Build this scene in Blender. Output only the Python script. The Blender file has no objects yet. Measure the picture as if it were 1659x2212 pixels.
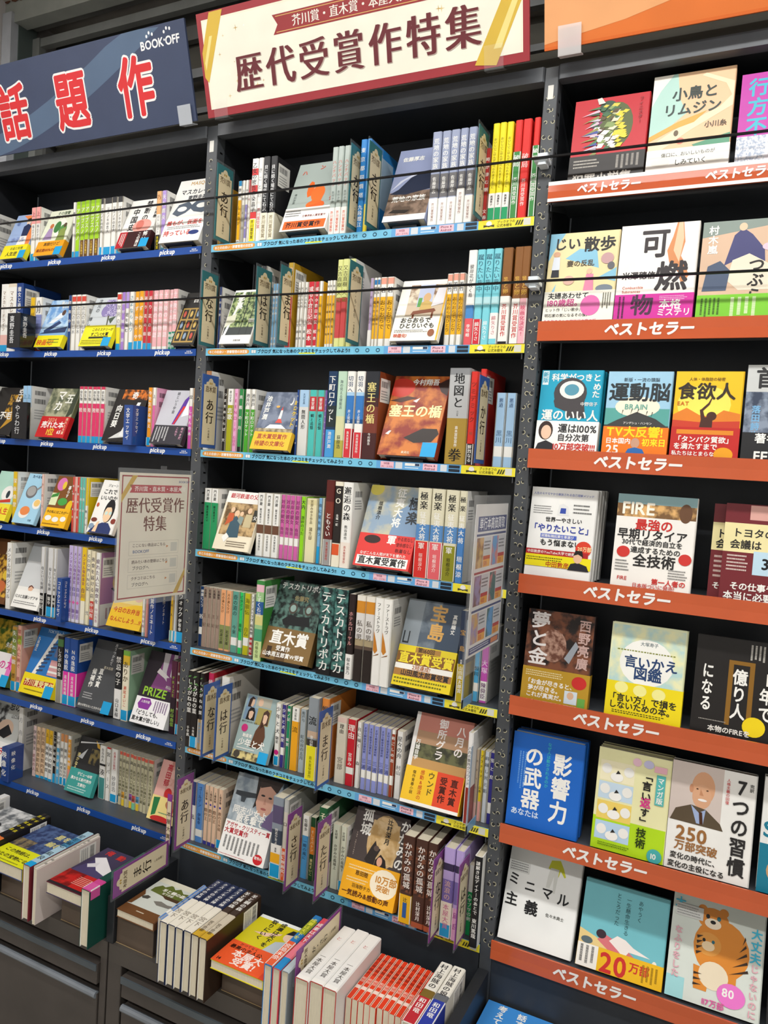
import bpy, math, random
from mathutils import Vector, Matrix
# ---------------------------------------------------------------- scene, camera, light
sc = bpy.context.scene
C = sc.collection
random.seed(7)
def cam_setup():
    cd = bpy.data.cameras.new('camera'); co = bpy.data.objects.new('camera', cd); C.objects.link(co)
    yaw, pit, rol = math.radians(25.782), math.radians(-3.121), math.radians(-3.755)
    m = Matrix.Rotation(yaw, 3, 'Z') @ Matrix.Rotation(pit, 3, 'X') @ Matrix.Rotation(rol, 3, 'Y') @ Matrix.Rotation(math.pi/2, 3, 'X')
    co.matrix_world = Matrix.Translation((1.1977, -1.4471, 1.5376)) @ m.to_4x4()
    cd.sensor_fit = 'HORIZONTAL'; cd.sensor_width = 36.0
    cd.lens = 1632.62/1659*36.0
    cd.clip_start = 0.02; cd.clip_end = 50
    sc.camera = co
cam_setup()
w = bpy.data.worlds.new('world'); sc.world = w; w.use_nodes = True
w.node_tree.nodes['Background'].inputs[0].default_value = (.80, .88, 1, 1)
w.node_tree.nodes['Background'].inputs[1].default_value = .25
sc.view_settings.view_transform = 'Standard'; sc.view_settings.look = 'None'
sc.view_settings.exposure = -1.2; sc.view_settings.gamma = 1.0
sc.view_settings.use_curve_mapping = False
cy = sc.cycles; cy.max_bounces = 5; cy.diffuse_bounces = 3; cy.glossy_bounces = 2; cy.transmission_bounces = 2; cy.transparent_max_bounces = 10; cy.adaptive_threshold = .03
LAMP_POWER = 30.0      # each ceiling tube pair (the area light sits in the fixture's diffuser)
LAMPS = [(x, y) for y in (-.85, -2.3) for x in (-.35, .95, 2.25, 3.55)]  # rows extended rightwards with unseen lamps added to brighten side-facing posters
# ---------------------------------------------------------------- materials
MATS = {}
def lin(h):
    o = []
    for i in (0, 2, 4):
        c = int(h[i:i+2], 16)/255
        o.append(c/12.92 if c <= .04045 else ((c+.055)/1.055)**2.4)
    return (*o, 1)
def mat(key, rough=None):
    """procedural: 'rrggbb' plain printed stock, 'rrggbb~rrggbb~scale' mottled print; prefixes m: metal, c: clear, p: paper edges, e: emission, g: gloss"""
    if key in MATS: return MATS[key]
    m = bpy.data.materials.new(key.replace(':', '_').replace('~', '_')); m.use_nodes = True
    nt = m.node_tree; bs = nt.nodes['Principled BSDF']
    pre, k = key.split(':') if ':' in key else ('', key)
    parts = k.split('~')
    a = lin(parts[0]); tc = nt.nodes.new('ShaderNodeTexCoord')
    def noise(scale, detail=2.0):
        n = nt.nodes.new('ShaderNodeTexNoise'); n.inputs['Scale'].default_value = scale; n.inputs['Detail'].default_value = detail
        nt.links.new(tc.outputs['Object'], n.inputs['Vector']); return n
    def mix(n, c1, c2, lo=.35, hi=.65):
        r = nt.nodes.new('ShaderNodeValToRGB'); nt.links.new(n.outputs['Fac'], r.inputs['Fac'])
        r.color_ramp.elements[0].position = lo; r.color_ramp.elements[0].color = c1
        r.color_ramp.elements[1].position = hi; r.color_ramp.elements[1].color = c2
        nt.links.new(r.outputs['Color'], bs.inputs['Base Color']); return r
    sh = lambda c, f: tuple(min(1, x*f) for x in c[:3]) + (1,)
    if len(parts) == 3: mix(noise(float(parts[2])*8, 4), a, lin(parts[1]), .42, .58)
    elif pre == 'm':
        mix(noise(9, 6), sh(a, .86), sh(a, 1.1)); bs.inputs['Roughness'].default_value = .42
        bs.inputs['Specular IOR Level'].default_value = .5
        n2 = noise(160, 2); b = nt.nodes.new('ShaderNodeBump'); b.inputs['Strength'].default_value = .04
        nt.links.new(n2.outputs['Fac'], b.inputs['Height']); nt.links.new(b.outputs['Normal'], bs.inputs['Normal'])
    elif pre == 'p':
        n = noise(30, 3); mp = nt.nodes.new('ShaderNodeMapping'); mp.inputs['Scale'].default_value = (60, 2, 2)
        nt.links.new(tc.outputs['Object'], mp.inputs['Vector']); nt.links.new(mp.outputs['Vector'], n.inputs['Vector'])
        mix(n, sh(a, .88), sh(a, 1.04), .3, .7)
    else: mix(noise(14, 1), sh(a, .97), sh(a, 1.03))
    if pre == 'p': bs.inputs['Roughness'].default_value = .85
    elif pre == 'g': bs.inputs['Roughness'].default_value = .12
    elif pre == 'w': bs.inputs['Roughness'].default_value = .8
    elif pre == 'c':
        bs.inputs['Alpha'].default_value = .055; bs.inputs['Roughness'].default_value = .06
    elif pre == 'q':
        bs.inputs['Alpha'].default_value = .45; bs.inputs['Roughness'].default_value = .15
    elif pre == 'e':
        bs.inputs['Emission Color'].default_value = a; bs.inputs['Emission Strength'].default_value = 9
    elif pre != 'm': bs.inputs['Roughness'].default_value = .36
    if pre != 'e': bs.inputs['Specular IOR Level'].default_value = .45 if pre else .3
    MATS[key] = m; return m
# ---------------------------------------------------------------- mesh helpers
class MB:
    def __init__(s): s.v = []; s.f = []; s.m = []; s.keys = []
    def k(s, key):
        if key not in s.keys: s.keys.append(key)
        return s.keys.index(key)
    def poly(s, pts, key):
        i = len(s.v); s.v += [tuple(p) for p in pts]; s.f.append(tuple(range(i, i+len(pts)))); s.m.append(s.k(key))
    def box(s, a, b, key, tx=None):
        x0, y0, z0 = a; x1, y1, z1 = b
        P = [(x0,y0,z0),(x1,y0,z0),(x1,y1,z0),(x0,y1,z0),(x0,y0,z1),(x1,y0,z1),(x1,y1,z1),(x0,y1,z1)]
        if tx: P = [tx(p) for p in P]
        i = len(s.v); s.v += P; k = s.k(key)
        for q in ((0,3,2,1),(4,5,6,7),(0,1,5,4),(1,2,6,5),(2,3,7,6),(3,0,4,7)): s.f.append(tuple(i+j for j in q)); s.m.append(k)
    def bbox(s, a, b, key, r=.002):
        """box with bevelled vertical + front edges (8-gon section)"""
        x0, y0, z0 = a; x1, y1, z1 = b; r = min(r, (x1-x0)*.4, (y1-y0)*.4)
        sec = [(x0+r,y0),(x1-r,y0),(x1,y0+r),(x1,y1-r),(x1-r,y1),(x0+r,y1),(x0,y1-r),(x0,y0+r)]
        s.prism(sec, z0, z1, key)
    def prism(s, sec, z0, z1, key, ax='z'):
        n = len(sec); k = s.k(key); i = len(s.v)
        t = {'z': lambda u, v, h: (u, v, h), 'x': lambda u, v, h: (h, u, v), 'y': lambda u, v, h: (u, h, v)}[ax]
        s.v += [t(u, v, z0) for u, v in sec] + [t(u, v, z1) for u, v in sec]
        for j in range(n):
            j2 = (j+1) % n; s.f.append((i+j, i+j2, i+n+j2, i+n+j)); s.m.append(k)
        s.f.append(tuple(i+n-1-j for j in range(n))); s.m.append(k)
        s.f.append(tuple(i+n+j for j in range(n))); s.m.append(k)
    def tube(s, pts, r, key, n=8):
        for p, q in zip(pts[:-1], pts[1:]):
            p, q = Vector(p), Vector(q); d = (q-p).normalized()
            a = d.orthogonal().normalized(); b = d.cross(a); i = len(s.v); k = s.k(key)
            for e in (p, q): s.v += [tuple(e + a*r*math.cos(2*math.pi*j/n) + b*r*math.sin(2*math.pi*j/n)) for j in range(n)]
            for j in range(n): s.f.append((i+j, i+(j+1)%n, i+n+(j+1)%n, i+n+j)); s.m.append(k)
            s.f.append(tuple(i+j for j in reversed(range(n)))); s.m.append(k); s.f.append(tuple(i+n+j for j in range(n))); s.m.append(k)
    def mesh(s, name):
        me = bpy.data.meshes.new(name); me.from_pydata(s.v, [], s.f)
        for k in s.keys: me.materials.append(mat(k))
        me.polygons.foreach_set('material_index', s.m); me.update(); return me
    def build(s, name, parent=None):
        if not s.f: return None
        return link(name, s.mesh(name), parent)
def link(name, data, parent=None):
    o = bpy.data.objects.new(name, data); C.objects.link(o)
    if parent: o.parent = parent
    return o
def tag(o, label, cat, group=None, kind=None):
    if label: o['label'] = label
    if cat: o['category'] = cat
    if group: o['group'] = group
    if kind: o['kind'] = kind
    return o
def thing(name, loc, label, cat, group=None, rot=None):
    o = link(name, None); o.location = loc; o.empty_display_size = .02
    if rot: o.rotation_euler = rot
    return tag(o, label, cat, group)
def struct(o): o['kind'] = 'structure'; return o
# ---------------------------------------------------------------- glyphs (built-in font)
GL = {}
def load_glyphs(chars, res):
    obs = []
    for ch in sorted(chars):
        if ch == ' ': continue
        cu = bpy.data.curves.new('glyph', 'FONT'); cu.body = ch; cu.resolution_u = res
        o = bpy.data.objects.new('glyph', cu); C.objects.link(o); obs.append((ch, o, cu))
    dg = bpy.context.evaluated_depsgraph_get(); dg.update()
    for ch, o, cu in obs:
        me = o.evaluated_get(dg).to_mesh()
        vs = [(v.co.x-.5, v.co.y-.36) for v in me.vertices]; fs = [tuple(p.vertices) for p in me.polygons]
        adv = 1.0
        if ord(ch) < 0x250 and vs:
            x0 = min(v[0] for v in vs); x1 = max(v[0] for v in vs); adv = x1-x0+.12
            vs = [(x-(x0+x1)/2, y) for x, y in vs]
        GL[ch] = (vs, fs, adv)
    for ch, o, cu in obs:
        bpy.data.objects.remove(o); bpy.data.curves.remove(cu)
ROT = set('ー…〜「」()（）-—')
def put_glyph(mb, ch, st, fn, cx, cy, sx, sy, key, rot=False, shear=0):
    g = GL.get(ch)
    if not g: return
    vs, fs, _ = g
    if st == 'm': sh = ((-.019, 0), (.019, 0))
    elif st == 'n': sh = ((0, 0),)
    else:
        r_, n_ = {'b': (.013, 4), 'k': (.026, 6), 'B': (.046, 8), 'R': (.03, 8), 'O': (.066, 14)}[st]
        sh = [(r_*math.cos(2*math.pi*(j+.5)/n_), r_*math.sin(2*math.pi*(j+.5)/n_)) for j in range(n_)]
    o_ = Vector(fn(0, 0)); nv = (Vector(fn(1e-2, 0))-o_).cross(Vector(fn(0, 1e-2))-o_)
    if nv.length: nv.normalize()
    for j_, (dx, dy) in enumerate(sh):
        i = len(mb.v); k = mb.k(key); a_, b_, c_ = nv*(j_*8e-6)
        for x, y in vs:
            x += dx; y += dy
            if rot: x, y = y, -x
            p_ = fn(cx + (x + shear*y)*sx, cy + y*sy)
            mb.v.append((p_[0]+a_, p_[1]+b_, p_[2]+c_))
        for f in fs: mb.f.append(tuple(i+j for j in f)); mb.m.append(k)
def vtext(mb, text, fn, cx, top, bot, wmax, key, st='m', wscale=1.0):
    n = max(1, len(text)); p = (top-bot)/n; sz = min(p*.98, wmax)
    for i, ch in enumerate(text):
        put_glyph(mb, ch, st, fn, cx, top - p*(i+.5), sz*wscale, sz, key, rot=ch in ROT)
def htext(mb, text, fn, x, cy, sz, key, st='b', shear=0, tall=1.0):
    for ch in text:
        g = GL.get(ch); a = (g[2] if g else .4)*sz*(1.1 if st == 'B' and ord(ch) < 256 else 1)
        put_glyph(mb, ch, st, fn, x + a/2, cy, sz, sz*tall, key, shear=shear); x += a
    return x
def dashes(mb, fn, u0, v0, u1, v1, n, key, vert=False):
    rnd = random.Random(int(u0*999+v0*77+n))
    for i in range(n):
        if vert:
            c = u0+(u1-u0)*(i+.5)/n; w_ = (u1-u0)/n*.24; v = v1; end = v0+(v1-v0)*rnd.random()*.25
            while v > end:
                l = (v1-v0)*rnd.uniform(.02, .045); mb.poly([fn(c-w_, v-l), fn(c+w_, v-l), fn(c+w_, v), fn(c-w_, v)], key); v -= l+(v1-v0)*.016
        else:
            c = v0+(v1-v0)*(i+.5)/n; w_ = (v1-v0)/n*.22; u = u0; end = u1-(u1-u0)*rnd.random()*.2
            while u < end:
                l = (u1-u0)*rnd.uniform(.02, .045); mb.poly([fn(u, c-w_), fn(u+l, c-w_), fn(u+l, c+w_), fn(u, c+w_)], key); u += l+(u1-u0)*.016
def rect(mb, fn, u0, v0, u1, v1, key): mb.poly([fn(u0, v0), fn(u1, v0), fn(u1, v1), fn(u0, v1)], key)
def ellipse(mb, fn, cu, cv, ru, rv, key, n=20):
    mb.poly([fn(cu+ru*math.cos(2*math.pi*i/n), cv+rv*math.sin(2*math.pi*i/n)) for i in range(n)], key)
W = 'f1efe9'; K = '1b1b1d'; SKY = '1f9fd8'
EPS = .00016
# ---------------------------------------------------------------- what stands on each shelf (metres, sRGB hex)
DATA = {
'L1': [
 ('s', ((-.7989, -.7819),), .148, .012, {'d': 'white paperback with barcoded back cover', 'c': 'f1efe9', 'b': (), 't': (), 'bc': 1}),
 ('f', -.7336, .0931, .148, -.01, {'d': 'blue and orange cover showing a waitress', 'c': '9db4dc', 'a': (('r', .72, .3, 1, 1, 'f08a4a'), ('p', ((.3, .98), (1, .98), (1, .8), (.6, .85)), 'f08a4a'), ('e', .62, .83, .09, .075, 'f3d6bd'), ('p', ((.52, .9), (.72, .92), (.74, .84), (.5, .84)), '4a2c1c'), ('p', ((.48, .72), (.62, .78), (.8, .72), (.78, .5), (.52, .5)), '1f2c52'), ('p', ((.5, .5), (.78, .5), (.84, .3), (.46, .3)), 'f1efe9'), ('v', '老', .2, .85, .16, '6b84bd'), ('h', 'ホテル', .15, .42, .2, '7a8cc4')), 'obi': (.3, 'f2e21c', (('h', 'お金と知恵', .3, .22, .11, '7a7a20'), ('h', '人生逆', .2, .1, .16, '1b1b1d'))), 'tag': 1}, .013),
 ('s', ((-.6383, -.6193), (-.6193, -.6003)), .148, .012, {'d': 'white paperback with salmon pink top', 'c': 'f1efe9', 'b': ((.7, 1, 'f0a3a0'),), 't': ((.68, .4, '傷よすぎた', '777777'), (.95, .8, '上', 'a05050')), 'k': '1f9fd8', 'bc': 1}),
 ('f', -.5995, .0995, .148, -.01, {'d': 'pale green cover with a seated couple', 'c': 'e6ead2', 'a': (('h', 'その復讐', .3, .93, .12, '55664a'), ('h', 'お預かりします', .14, .85, .115, '55664a'), ('e', .62, .6, .2, .2, 'f4f2e8'), ('e', .5, .62, .12, .13, '3f7d3a'), ('e', .74, .55, .14, .12, '55924a'), ('p', ((.1, .35), (.2, .6), (.34, .6), (.44, .35)), 'a98fb8'), ('e', .27, .65, .07, .055, 'c9713b'), ('p', ((.62, .3), (.66, .56), (.84, .6), (.95, .3)), '8a9a4c'), ('e', .78, .65, .06, .05, '5b4a34')), 'obi': (.31, 'f2a31b', (('h', '高額だけど', .25, .24, .12, '6a4a10'), ('h', '満足度100%の復讐', .05, .11, .11, '7a2010'))), 'tag': 1}, .013),
 ('s', ((-.4799, -.4689),), .148, .012, {'d': 'white paperback before the lime spines', 'c': 'f1efe9', 'b': ((0, .13, '1f9fd8'),), 't': ((.9, .5, '復讐', '1b1b1d'),)}),
 ('s', ((-.468, -.4517),), .148, .012, {'d': 'plain lime paperback', 'c': 'a4d322', 'b': ((0, .13, '1f9fd8'), (.94, 1, '8fbf10')), 't': ((.9, .3, 'アルプスノ', 'f1efe9'),)}),
 ('s', ((-.4517, -.4345), (-.4345, -.4171), (-.4171, -.3992), (-.3992, -.381)), .148, .012, {'d': 'lime paperback with brown paper band', 'c': 'a4d322', 'b': ((.94, 1, '8fbf10'),), 't': ((.9, .42, 'アルプスノ', 'f1efe9'),), 'o': (.32, '6b4a20'), 'ot': ((.3, .06, '人気沸騰中', 'e9c34a'),)}),
 ('s', ((-.3786, -.3663), (-.3663, -.339), (-.339, -.3204), (-.3204, -.3019)), .148, .012, {'d': 'white paperback with small black top mark', 'c': 'f1efe9', 'b': ((.9, 1, '3a3a3c'),), 't': ((.84, .4, 'マスノキの恋人', '555555'),), 'k': '1f9fd8', 'bc': 1}),
 ('f', -.3011, .1025, .148, -.01, {'d': 'white cover with large black calligraphy', 'c': 'f1efe9', 'a': (('v', '禁断の', .62, .97, .2, '1b1b1d'), ('v', '中国史', .28, .82, .22, '1b1b1d'), ('v', '百田尚樹', .93, .9, .11, '1b1b1d'), ('e', .62, .44, .3, .14, 'e9a79b'), ('e', .55, .46, .12, .1, 'd97a6c')), 'obi': (.33, '3b1719', (('r', 0, 0, .25, .33, 'b8202a'), ('v', 'この国は', .66, .3, .11, 'f1efe9'), ('v', '怖い', .84, .32, .15, 'f1efe9'), ('lv', .05, .04, .22, .3, 3, 'f1efe9'))), 'tag': 1}, .013),
 ('s', ((-.1907, -.1741),), .148, .012, {'d': 'paperback with apricot top and yellow foot', 'c': 'f1efe9', 'b': ((.62, 1, 'f0b27a'), (0, .28, '2a2a20')), 't': ((.26, .04, '本屋大賞', 'e8d21c'), (.6, .3, 'デルレゴスト', '999999'), (.95, .85, '乃', '7a4a20'))}),
 ('s', ((-.1732, -.1577),), .148, .012, {'d': 'lilac paperback with teal foot', 'c': 'b79bdc', 'b': ((0, .27, '3a7f96'),), 't': ((.95, .5, '天久鷹央', 'f1efe9'), (.25, .05, '回復の呪', 'f1efe9')), 'sd': 'f1efe9', 'bc': 1}),
 ('f', -.1569, .1222, .188, -.01, {'d': 'white cover with grey carnival mask', 'c': 'f1efe9', 'a': (('h', 'MASQUE', .3, .94, .12, 'c8a060'), ('h', 'マスカレード', .12, .8, .14, '33343a'), ('h', '東野圭吾', .35, .7, .12, '44454c'), ('p', ((.08, .46), (.18, .6), (.42, .64), (.52, .58), (.64, .66), (.92, .68), (1, .62), (1, .48), (.84, .44), (.62, .47), (.52, .52), (.42, .46), (.24, .41)), '56606e'), ('e', .3, .525, .12, .04, 'f1efe9'), ('e', .78, .56, .13, .04, 'f1efe9')), 'obi': (.36, 'f6f4ee', (('h', '誰もが、仮面を', .05, .3, .13, 'c8322a'), ('h', '持っている', .05, .14, .14, 'c8322a'), ('l', .1, .2, .95, .25, 2, '555555'), ('e', .82, .13, .13, .035, '2a3c78')))}, .022),
],
'L2': [
 ('s', ((-.7422, -.714),), .188, .006, {'d': 'tall white hardback with pink foot', 'c': 'f1efe9', 'b': ((0, .25, 'e7b7ae'), (0, .1, '1f9fd8')), 't': ((.9, .3, 'マスカレードライフ', '8a6a4a'),), 'hc': 1}),
 ('s', ((-.714, -.6808),), .188, .006, {'d': 'tall white hardback beside the blue one', 'c': 'f1efe9', 'b': ((.95, 1, 'e6d9c4'),), 't': ((.9, .4, 'マスカレード', '8a6a4a'),), 'hc': 1}),
 ('s', ((-.6797, -.6537),), .188, .006, {'d': 'tall navy hardback with white label', 'c': '1f3f80', 'b': (), 't': ((.95, .4, '魔女と過ごした', 'f1efe9'),), 'hc': 1, 'bc': 2}),
 ('x', -.6367, -.5854, .092, {'dep': .05, 'c': '17181c', 't': '東野圭吾', 'd': 'black index box', 'tc': 'd8d8d8', 'yo': -.052}),
 ('s', ((-.6293, -.6099),), .148, .012, {'d': 'yellow paperback with blue foot sticker', 'c': 'e9bd1c', 'b': (), 't': ((.9, .3, 'かがみの', '8a6a10'),), 'k': '1f9fd8'}),
 ('s', ((-.6089, -.5826),), .148, .012, {'d': 'lavender paperback with red foot', 'c': 'f1efe9', 'b': ((.33, .68, '8d97cf'), (0, .26, 'e2502c')), 't': ((.95, .7, '八月', '1b1b1d'),), 'bc': 1}),
 ('f', -.5818, .0974, .148, -.01, {'d': 'blue cover with two flying schoolgirls', 'c': '86b2de', 'a': (('n', 0, .3, 1, 1, '6d9dd4', 'bcd8ef', 5), ('p', ((.12, .35), (.6, .55), (.72, .5), (.2, .28)), '30436f'), ('p', ((.2, .5), (.55, .72), (.68, .7), (.66, .62), (.4, .5)), 'e8edf2'), ('e', .66, .72, .07, .06, '5a3f34'), ('p', ((0, .28), (1, .3), (1, .42), (.3, .34)), '2c3c62'), ('h', '君と宙の', .42, .93, .12, 'f1efe9'), ('h', '青い夏', .5, .85, .1, 'f1efe9')), 'obi': (.24, 'f0e020', (('h', '映画化!', .05, .09, .2, 'd2402a'), ('l', .45, .06, .95, .18, 2, '4a7a30')))}, .013),
 ('s', ((-.4822, -.4697),), .148, .012, {'d': 'thin dark blue paperback', 'c': '22437f', 'b': (), 't': ((.95, .3, '青春小説', 'f1efe9'),)}),
 ('s', ((-.4678, -.4506), (-.4506, -.4336), (-.4336, -.4167)), .148, .012, {'d': 'white paperback with red top tab', 'c': 'f1efe9', 'b': ((.88, .97, 'd8483a'),), 't': ((.8, .3, '次元の挿し木', '888888'),), 'bc': 1}),
 ('f', -.4145, .104, .148, -.01, {'d': 'grey cover with purple hydrangea', 'c': 'c9cfd2', 'a': (('v', '次元の', .2, .97, .13, '50555a'), ('v', '挿し木', .06, .6, .13, '50555a'), ('n', .42, .6, .88, .95, '6d5f9c', 'c9bfdd', 26), ('e', .45, .72, .1, .1, '8d80b4'), ('e', .85, .84, .09, .1, '8d80b4'), ('p', ((.62, .62), (.7, .36), (.73, .36), (.67, .62)), '5c5a46'), ('p', ((.68, .55), (.9, .6), (.8, .45)), '4d5c4a')), 'obi': (.42, 'f1e52a', (('h', 'このミステリーが', .28, .33, .095, '1b1b1d'), ('h', 'すごい!大賞', .28, .235, .115, '1b1b1d'), ('r', .25, .15, .9, .19, '3a3a20'), ('l', .05, .03, .9, .13, 3, '55551a'))), 'tag': 1}, .013),
 ('s', ((-.3083, -.2918),), .148, .012, {'d': 'white paperback with yellow lower band', 'c': 'f1efe9', 'b': ((.88, .97, 'd8483a'), (.12, .4, 'eee030'), (0, .12, '1f9fd8')), 't': ((.8, .45, '次元の', '888888'),)}),
 ('s', ((-.2909, -.2777),), .148, .012, {'d': 'purple paperback', 'c': 'a882d2', 'b': (), 't': ((.9, .1, '黒牢城物語', 'f1efe9'),)}),
 ('s', ((-.2777, -.2645),), .148, .012, {'d': 'white paperback with lilac top', 'c': 'f1efe9', 'b': ((.72, 1, 'b59add'),), 't': ((.65, .3, '君を編む', '1b1b1d'),)}),
 ('s', ((-.2645, -.2488),), .148, .012, {'d': 'white paperback with blue vertical line', 'c': 'f1efe9', 'b': ((0, .14, '1f9fd8'),), 't': ((.95, .3, 'さよならトワ', '4a8a98'),)}),
 ('s', ((-.2479, -.2315), (-.2315, -.2143)), .148, .012, {'d': 'amber paperback', 'c': 'f0a41e', 'b': (), 't': ((.95, .15, 'あずかりや', 'f1efe9'),), 'k': '1f9fd8'}),
 ('s', ((-.2143, -.2015), (-.2015, -.187)), .148, .012, {'d': 'crimson paperback with white title', 'c': 'c9303c', 'b': ((0, .12, '1f9fd8'),), 't': ((.95, .2, '返り花の宿', 'f1efe9'),)}),
 ('s', ((-.187, -.1694), (-.1694, -.1522), (-.1522, -.1344)), .148, .012, {'d': 'pale pink striped paperback', 'c': 'eeb4b8', 'b': ((.0, .06, 'f1efe9'),), 't': ((.97, .2, '十年後の恋物語', 'fbeef0'),)}),
 ('s', ((-.1344, -.1213), (-.1213, -.1041)), .148, .012, {'d': 'pale pink paperback with green band', 'c': 'eeb4b8', 'b': (), 't': ((.97, .4, '十年後の恋物', 'fbeef0'),), 'o': (.3, '24896c'), 'ot': ((.28, .03, '映画化', 'f1efe9'),), 'bc': 1, 'sd': 'f1efe9'}),
 ('f', -.1033, .0686, .148, -.01, {'d': 'black cover gridded with gold tarot figures', 'c': '1f1d1a', 'a': (('r', .05, .04, .95, .7, 'b1904a'), ('r', .1, .07, .33, .25, '26241f'), ('r', .1, .28, .33, .46, '26241f'), ('r', .1, .49, .33, .67, '26241f'), ('r', .4, .07, .63, .25, '26241f'), ('r', .4, .28, .63, .46, '26241f'), ('r', .4, .49, .63, .67, '26241f'), ('r', .7, .07, .93, .25, '26241f'), ('r', .7, .28, .93, .46, '26241f'), ('r', .7, .49, .93, .67, '26241f'), ('e', .21, .16, .06, .06, 'd0b060'), ('e', .21, .37, .06, .06, '8aa0b8'), ('e', .21, .58, .06, .06, 'c05040'), ('e', .51, .16, .06, .06, '8aa0b8'), ('e', .51, .37, .06, .06, 'c05040'), ('e', .51, .58, .06, .06, 'd0b060'), ('e', .81, .16, .06, .06, 'c05040'), ('e', .81, .37, .06, .06, 'd0b060'), ('e', .81, .58, .06, .06, '8aa0b8'), ('h', '白鳥', .4, .85, .24, 'f1efe9'))}, .013),
],
'L3': [
 ('s', ((-.7951, -.7767),), .148, .012, {'d': 'white paperback with barcode at frame edge', 'c': 'f1efe9', 'b': (), 't': (), 'bc': 1}),
 ('f', -.7758, .1065, .148, -.01, {'d': 'black cover with golden creature', 'c': '221f1d', 'a': (('n', .5, .35, .95, .85, 'b98a26', '22201c', 12), ('p', ((.55, .1), (.9, .3), (.95, .6), (.7, .7), (.75, .4)), 'b98a26'), ('v', '空は', .85, .98, .2, 'f1efe9'), ('h', '不毛', .35, .4, .24, 'f1efe9'))}, .013),
 ('s', ((-.6472, -.6283), (-.6283, -.6101)), .148, .012, {'d': 'white paperback with pale blue top', 'c': 'f1efe9', 'b': ((.6, 1, '9cc6e8'),), 't': ((.9, .7, '上', '4a7a98'),), 'bc': 1}),
 ('x', -.6512, -.5913, .1, {'dep': .012, 'c': '151518', 't': 'やらわ行', 'd': 'black index box with faded label', 'tc': 'cfcfcf', 'yo': -.016}),
 ('f', -.5642, .1065, .148, -.01, {'d': 'olive cover with red bestseller band', 'c': '6d7050', 'a': (('n', 0, .35, 1, 1, '59604a', 'a9a88a', 5), ('v', 'マカ', .42, .97, .3, 'f1efe9'), ('v', '五', .75, .9, .3, 'e6e6dc'), ('p', ((.8, .35), (1, .5), (1, 1), (.9, 1)), '3c4434')), 'obi': (.42, 'c21f22', (('h', '2024', .25, .35, .14, 'e09a7a'), ('h', '売れた本', .08, .25, .2, 'f1efe9'), ('h', '1位', .35, .11, .22, 'e8c23a'), ('h', '65', .72, .11, .13, 'f1efe9'), ('v', '売れた大賞', .92, .4, .09, 'e8c0a0')))}, .013),
 ('s', ((-.4263, -.4105), (-.4105, -.3956), (-.3956, -.3804), (-.3804, -.3649), (-.3649, -.3499), (-.3499, -.3346)), .148, .012, {'d': 'raspberry and white paperback', 'c': 'f1efe9', 'b': ((.12, .7, 'e3386c'), (.95, 1, 'd23a5e'), (0, .12, '1f9fd8')), 't': ((.93, .74, '余生物', '1b1b1d'), (.66, .5, '陸', 'f1efe9')), 'bc': 1}),
 ('f', -.3186, .1065, .148, -.01, {'d': 'black cover with fiery top and white streak', 'c': '242120', 'a': (('n', .2, .8, 1, 1, 'd9772a', '3a2418', 9), ('v', '向日葵', .22, .7, .2, 'f1efe9'), ('v', 'の', .72, .7, .18, 'f1efe9'), ('v', '奇', .6, .96, .2, 'f1efe9'), ('p', ((.2, .04), (.9, .1), (1, .2), (.55, .2)), 'd8d8d4'), ('p', ((.5, .1), (.75, .75), (.85, .75), (.7, .1)), 'ececea'))}, .013),
 ('s', ((-.2879, -.2727),), .148, .072, {'d': 'yellow paperback behind the blue box', 'c': 'e9c21c', 'b': (), 't': (), 'bc': 1}),
 ('x', -.2329, -.2038, .1, {'dep': .055, 'c': '2a4c92', 't': '文学エッセイ', 'd': 'royal blue index box', 'tc': 'f1efe9', 'yo': -.022}),
 ('s', ((-.1876, -.1729),), .148, .012, {'d': 'orange paperback with blue foot', 'c': 'f09a22', 'b': (), 't': ((.95, .3, '今を生きる教え', 'f1efe9'),), 'k': '1f9fd8'}),
 ('s', ((-.1729, -.1607),), .148, .012, {'d': 'white and pink paperback', 'c': 'f1efe9', 'b': ((0, .7, 'e070a8'),), 't': ((.95, .75, '上', '1b1b1d'),), 'bc': 1, 'sd': 'eda3c4'}),
 ('f', -.1565, .0984, .148, -.01, {'d': 'silver cover with purple feather pen', 'c': 'c4c4cc', 'a': (('v', '娘という宇宙', .44, .97, .1, '55555c'), ('v', '野水', .9, .9, .12, '55555c'), ('p', ((.52, .36), (.62, .36), (.86, .82), (.8, .9), (.7, .82)), '5a2f9c'), ('p', ((.55, .36), (.6, .36), (.8, .7), (.72, .7)), 'd2302a'), ('p', ((.75, .5), (1, .55), (1, .95), (.85, .95)), 'f2f2f4')), 'obi': (.34, '35333a', (('lv', .05, .03, .5, .31, 5, 'c9c9c9'), ('v', '完べきだ', .92, .31, .08, 'd8a0b8'), ('v', 'これで', .76, .31, .08, 'd8a0b8')))}, .013),
 ('s', ((-.0559, -.0428),), .148, .012, {'d': 'white and magenta paperback', 'c': 'f1efe9', 'b': ((0, .7, 'd95bb4'),), 't': ((.95, .75, '宮', '1b1b1d'), (.66, .2, 'しをんの本', 'f1efe9'))}),
 ('s', ((-.0429, -.0322),), .148, .012, {'d': 'light orange paperback by the upright', 'c': 'f0a030', 'b': (), 't': ((.9, .2, '教科書', 'f1efe9'),)}),
],
'L4': [
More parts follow.
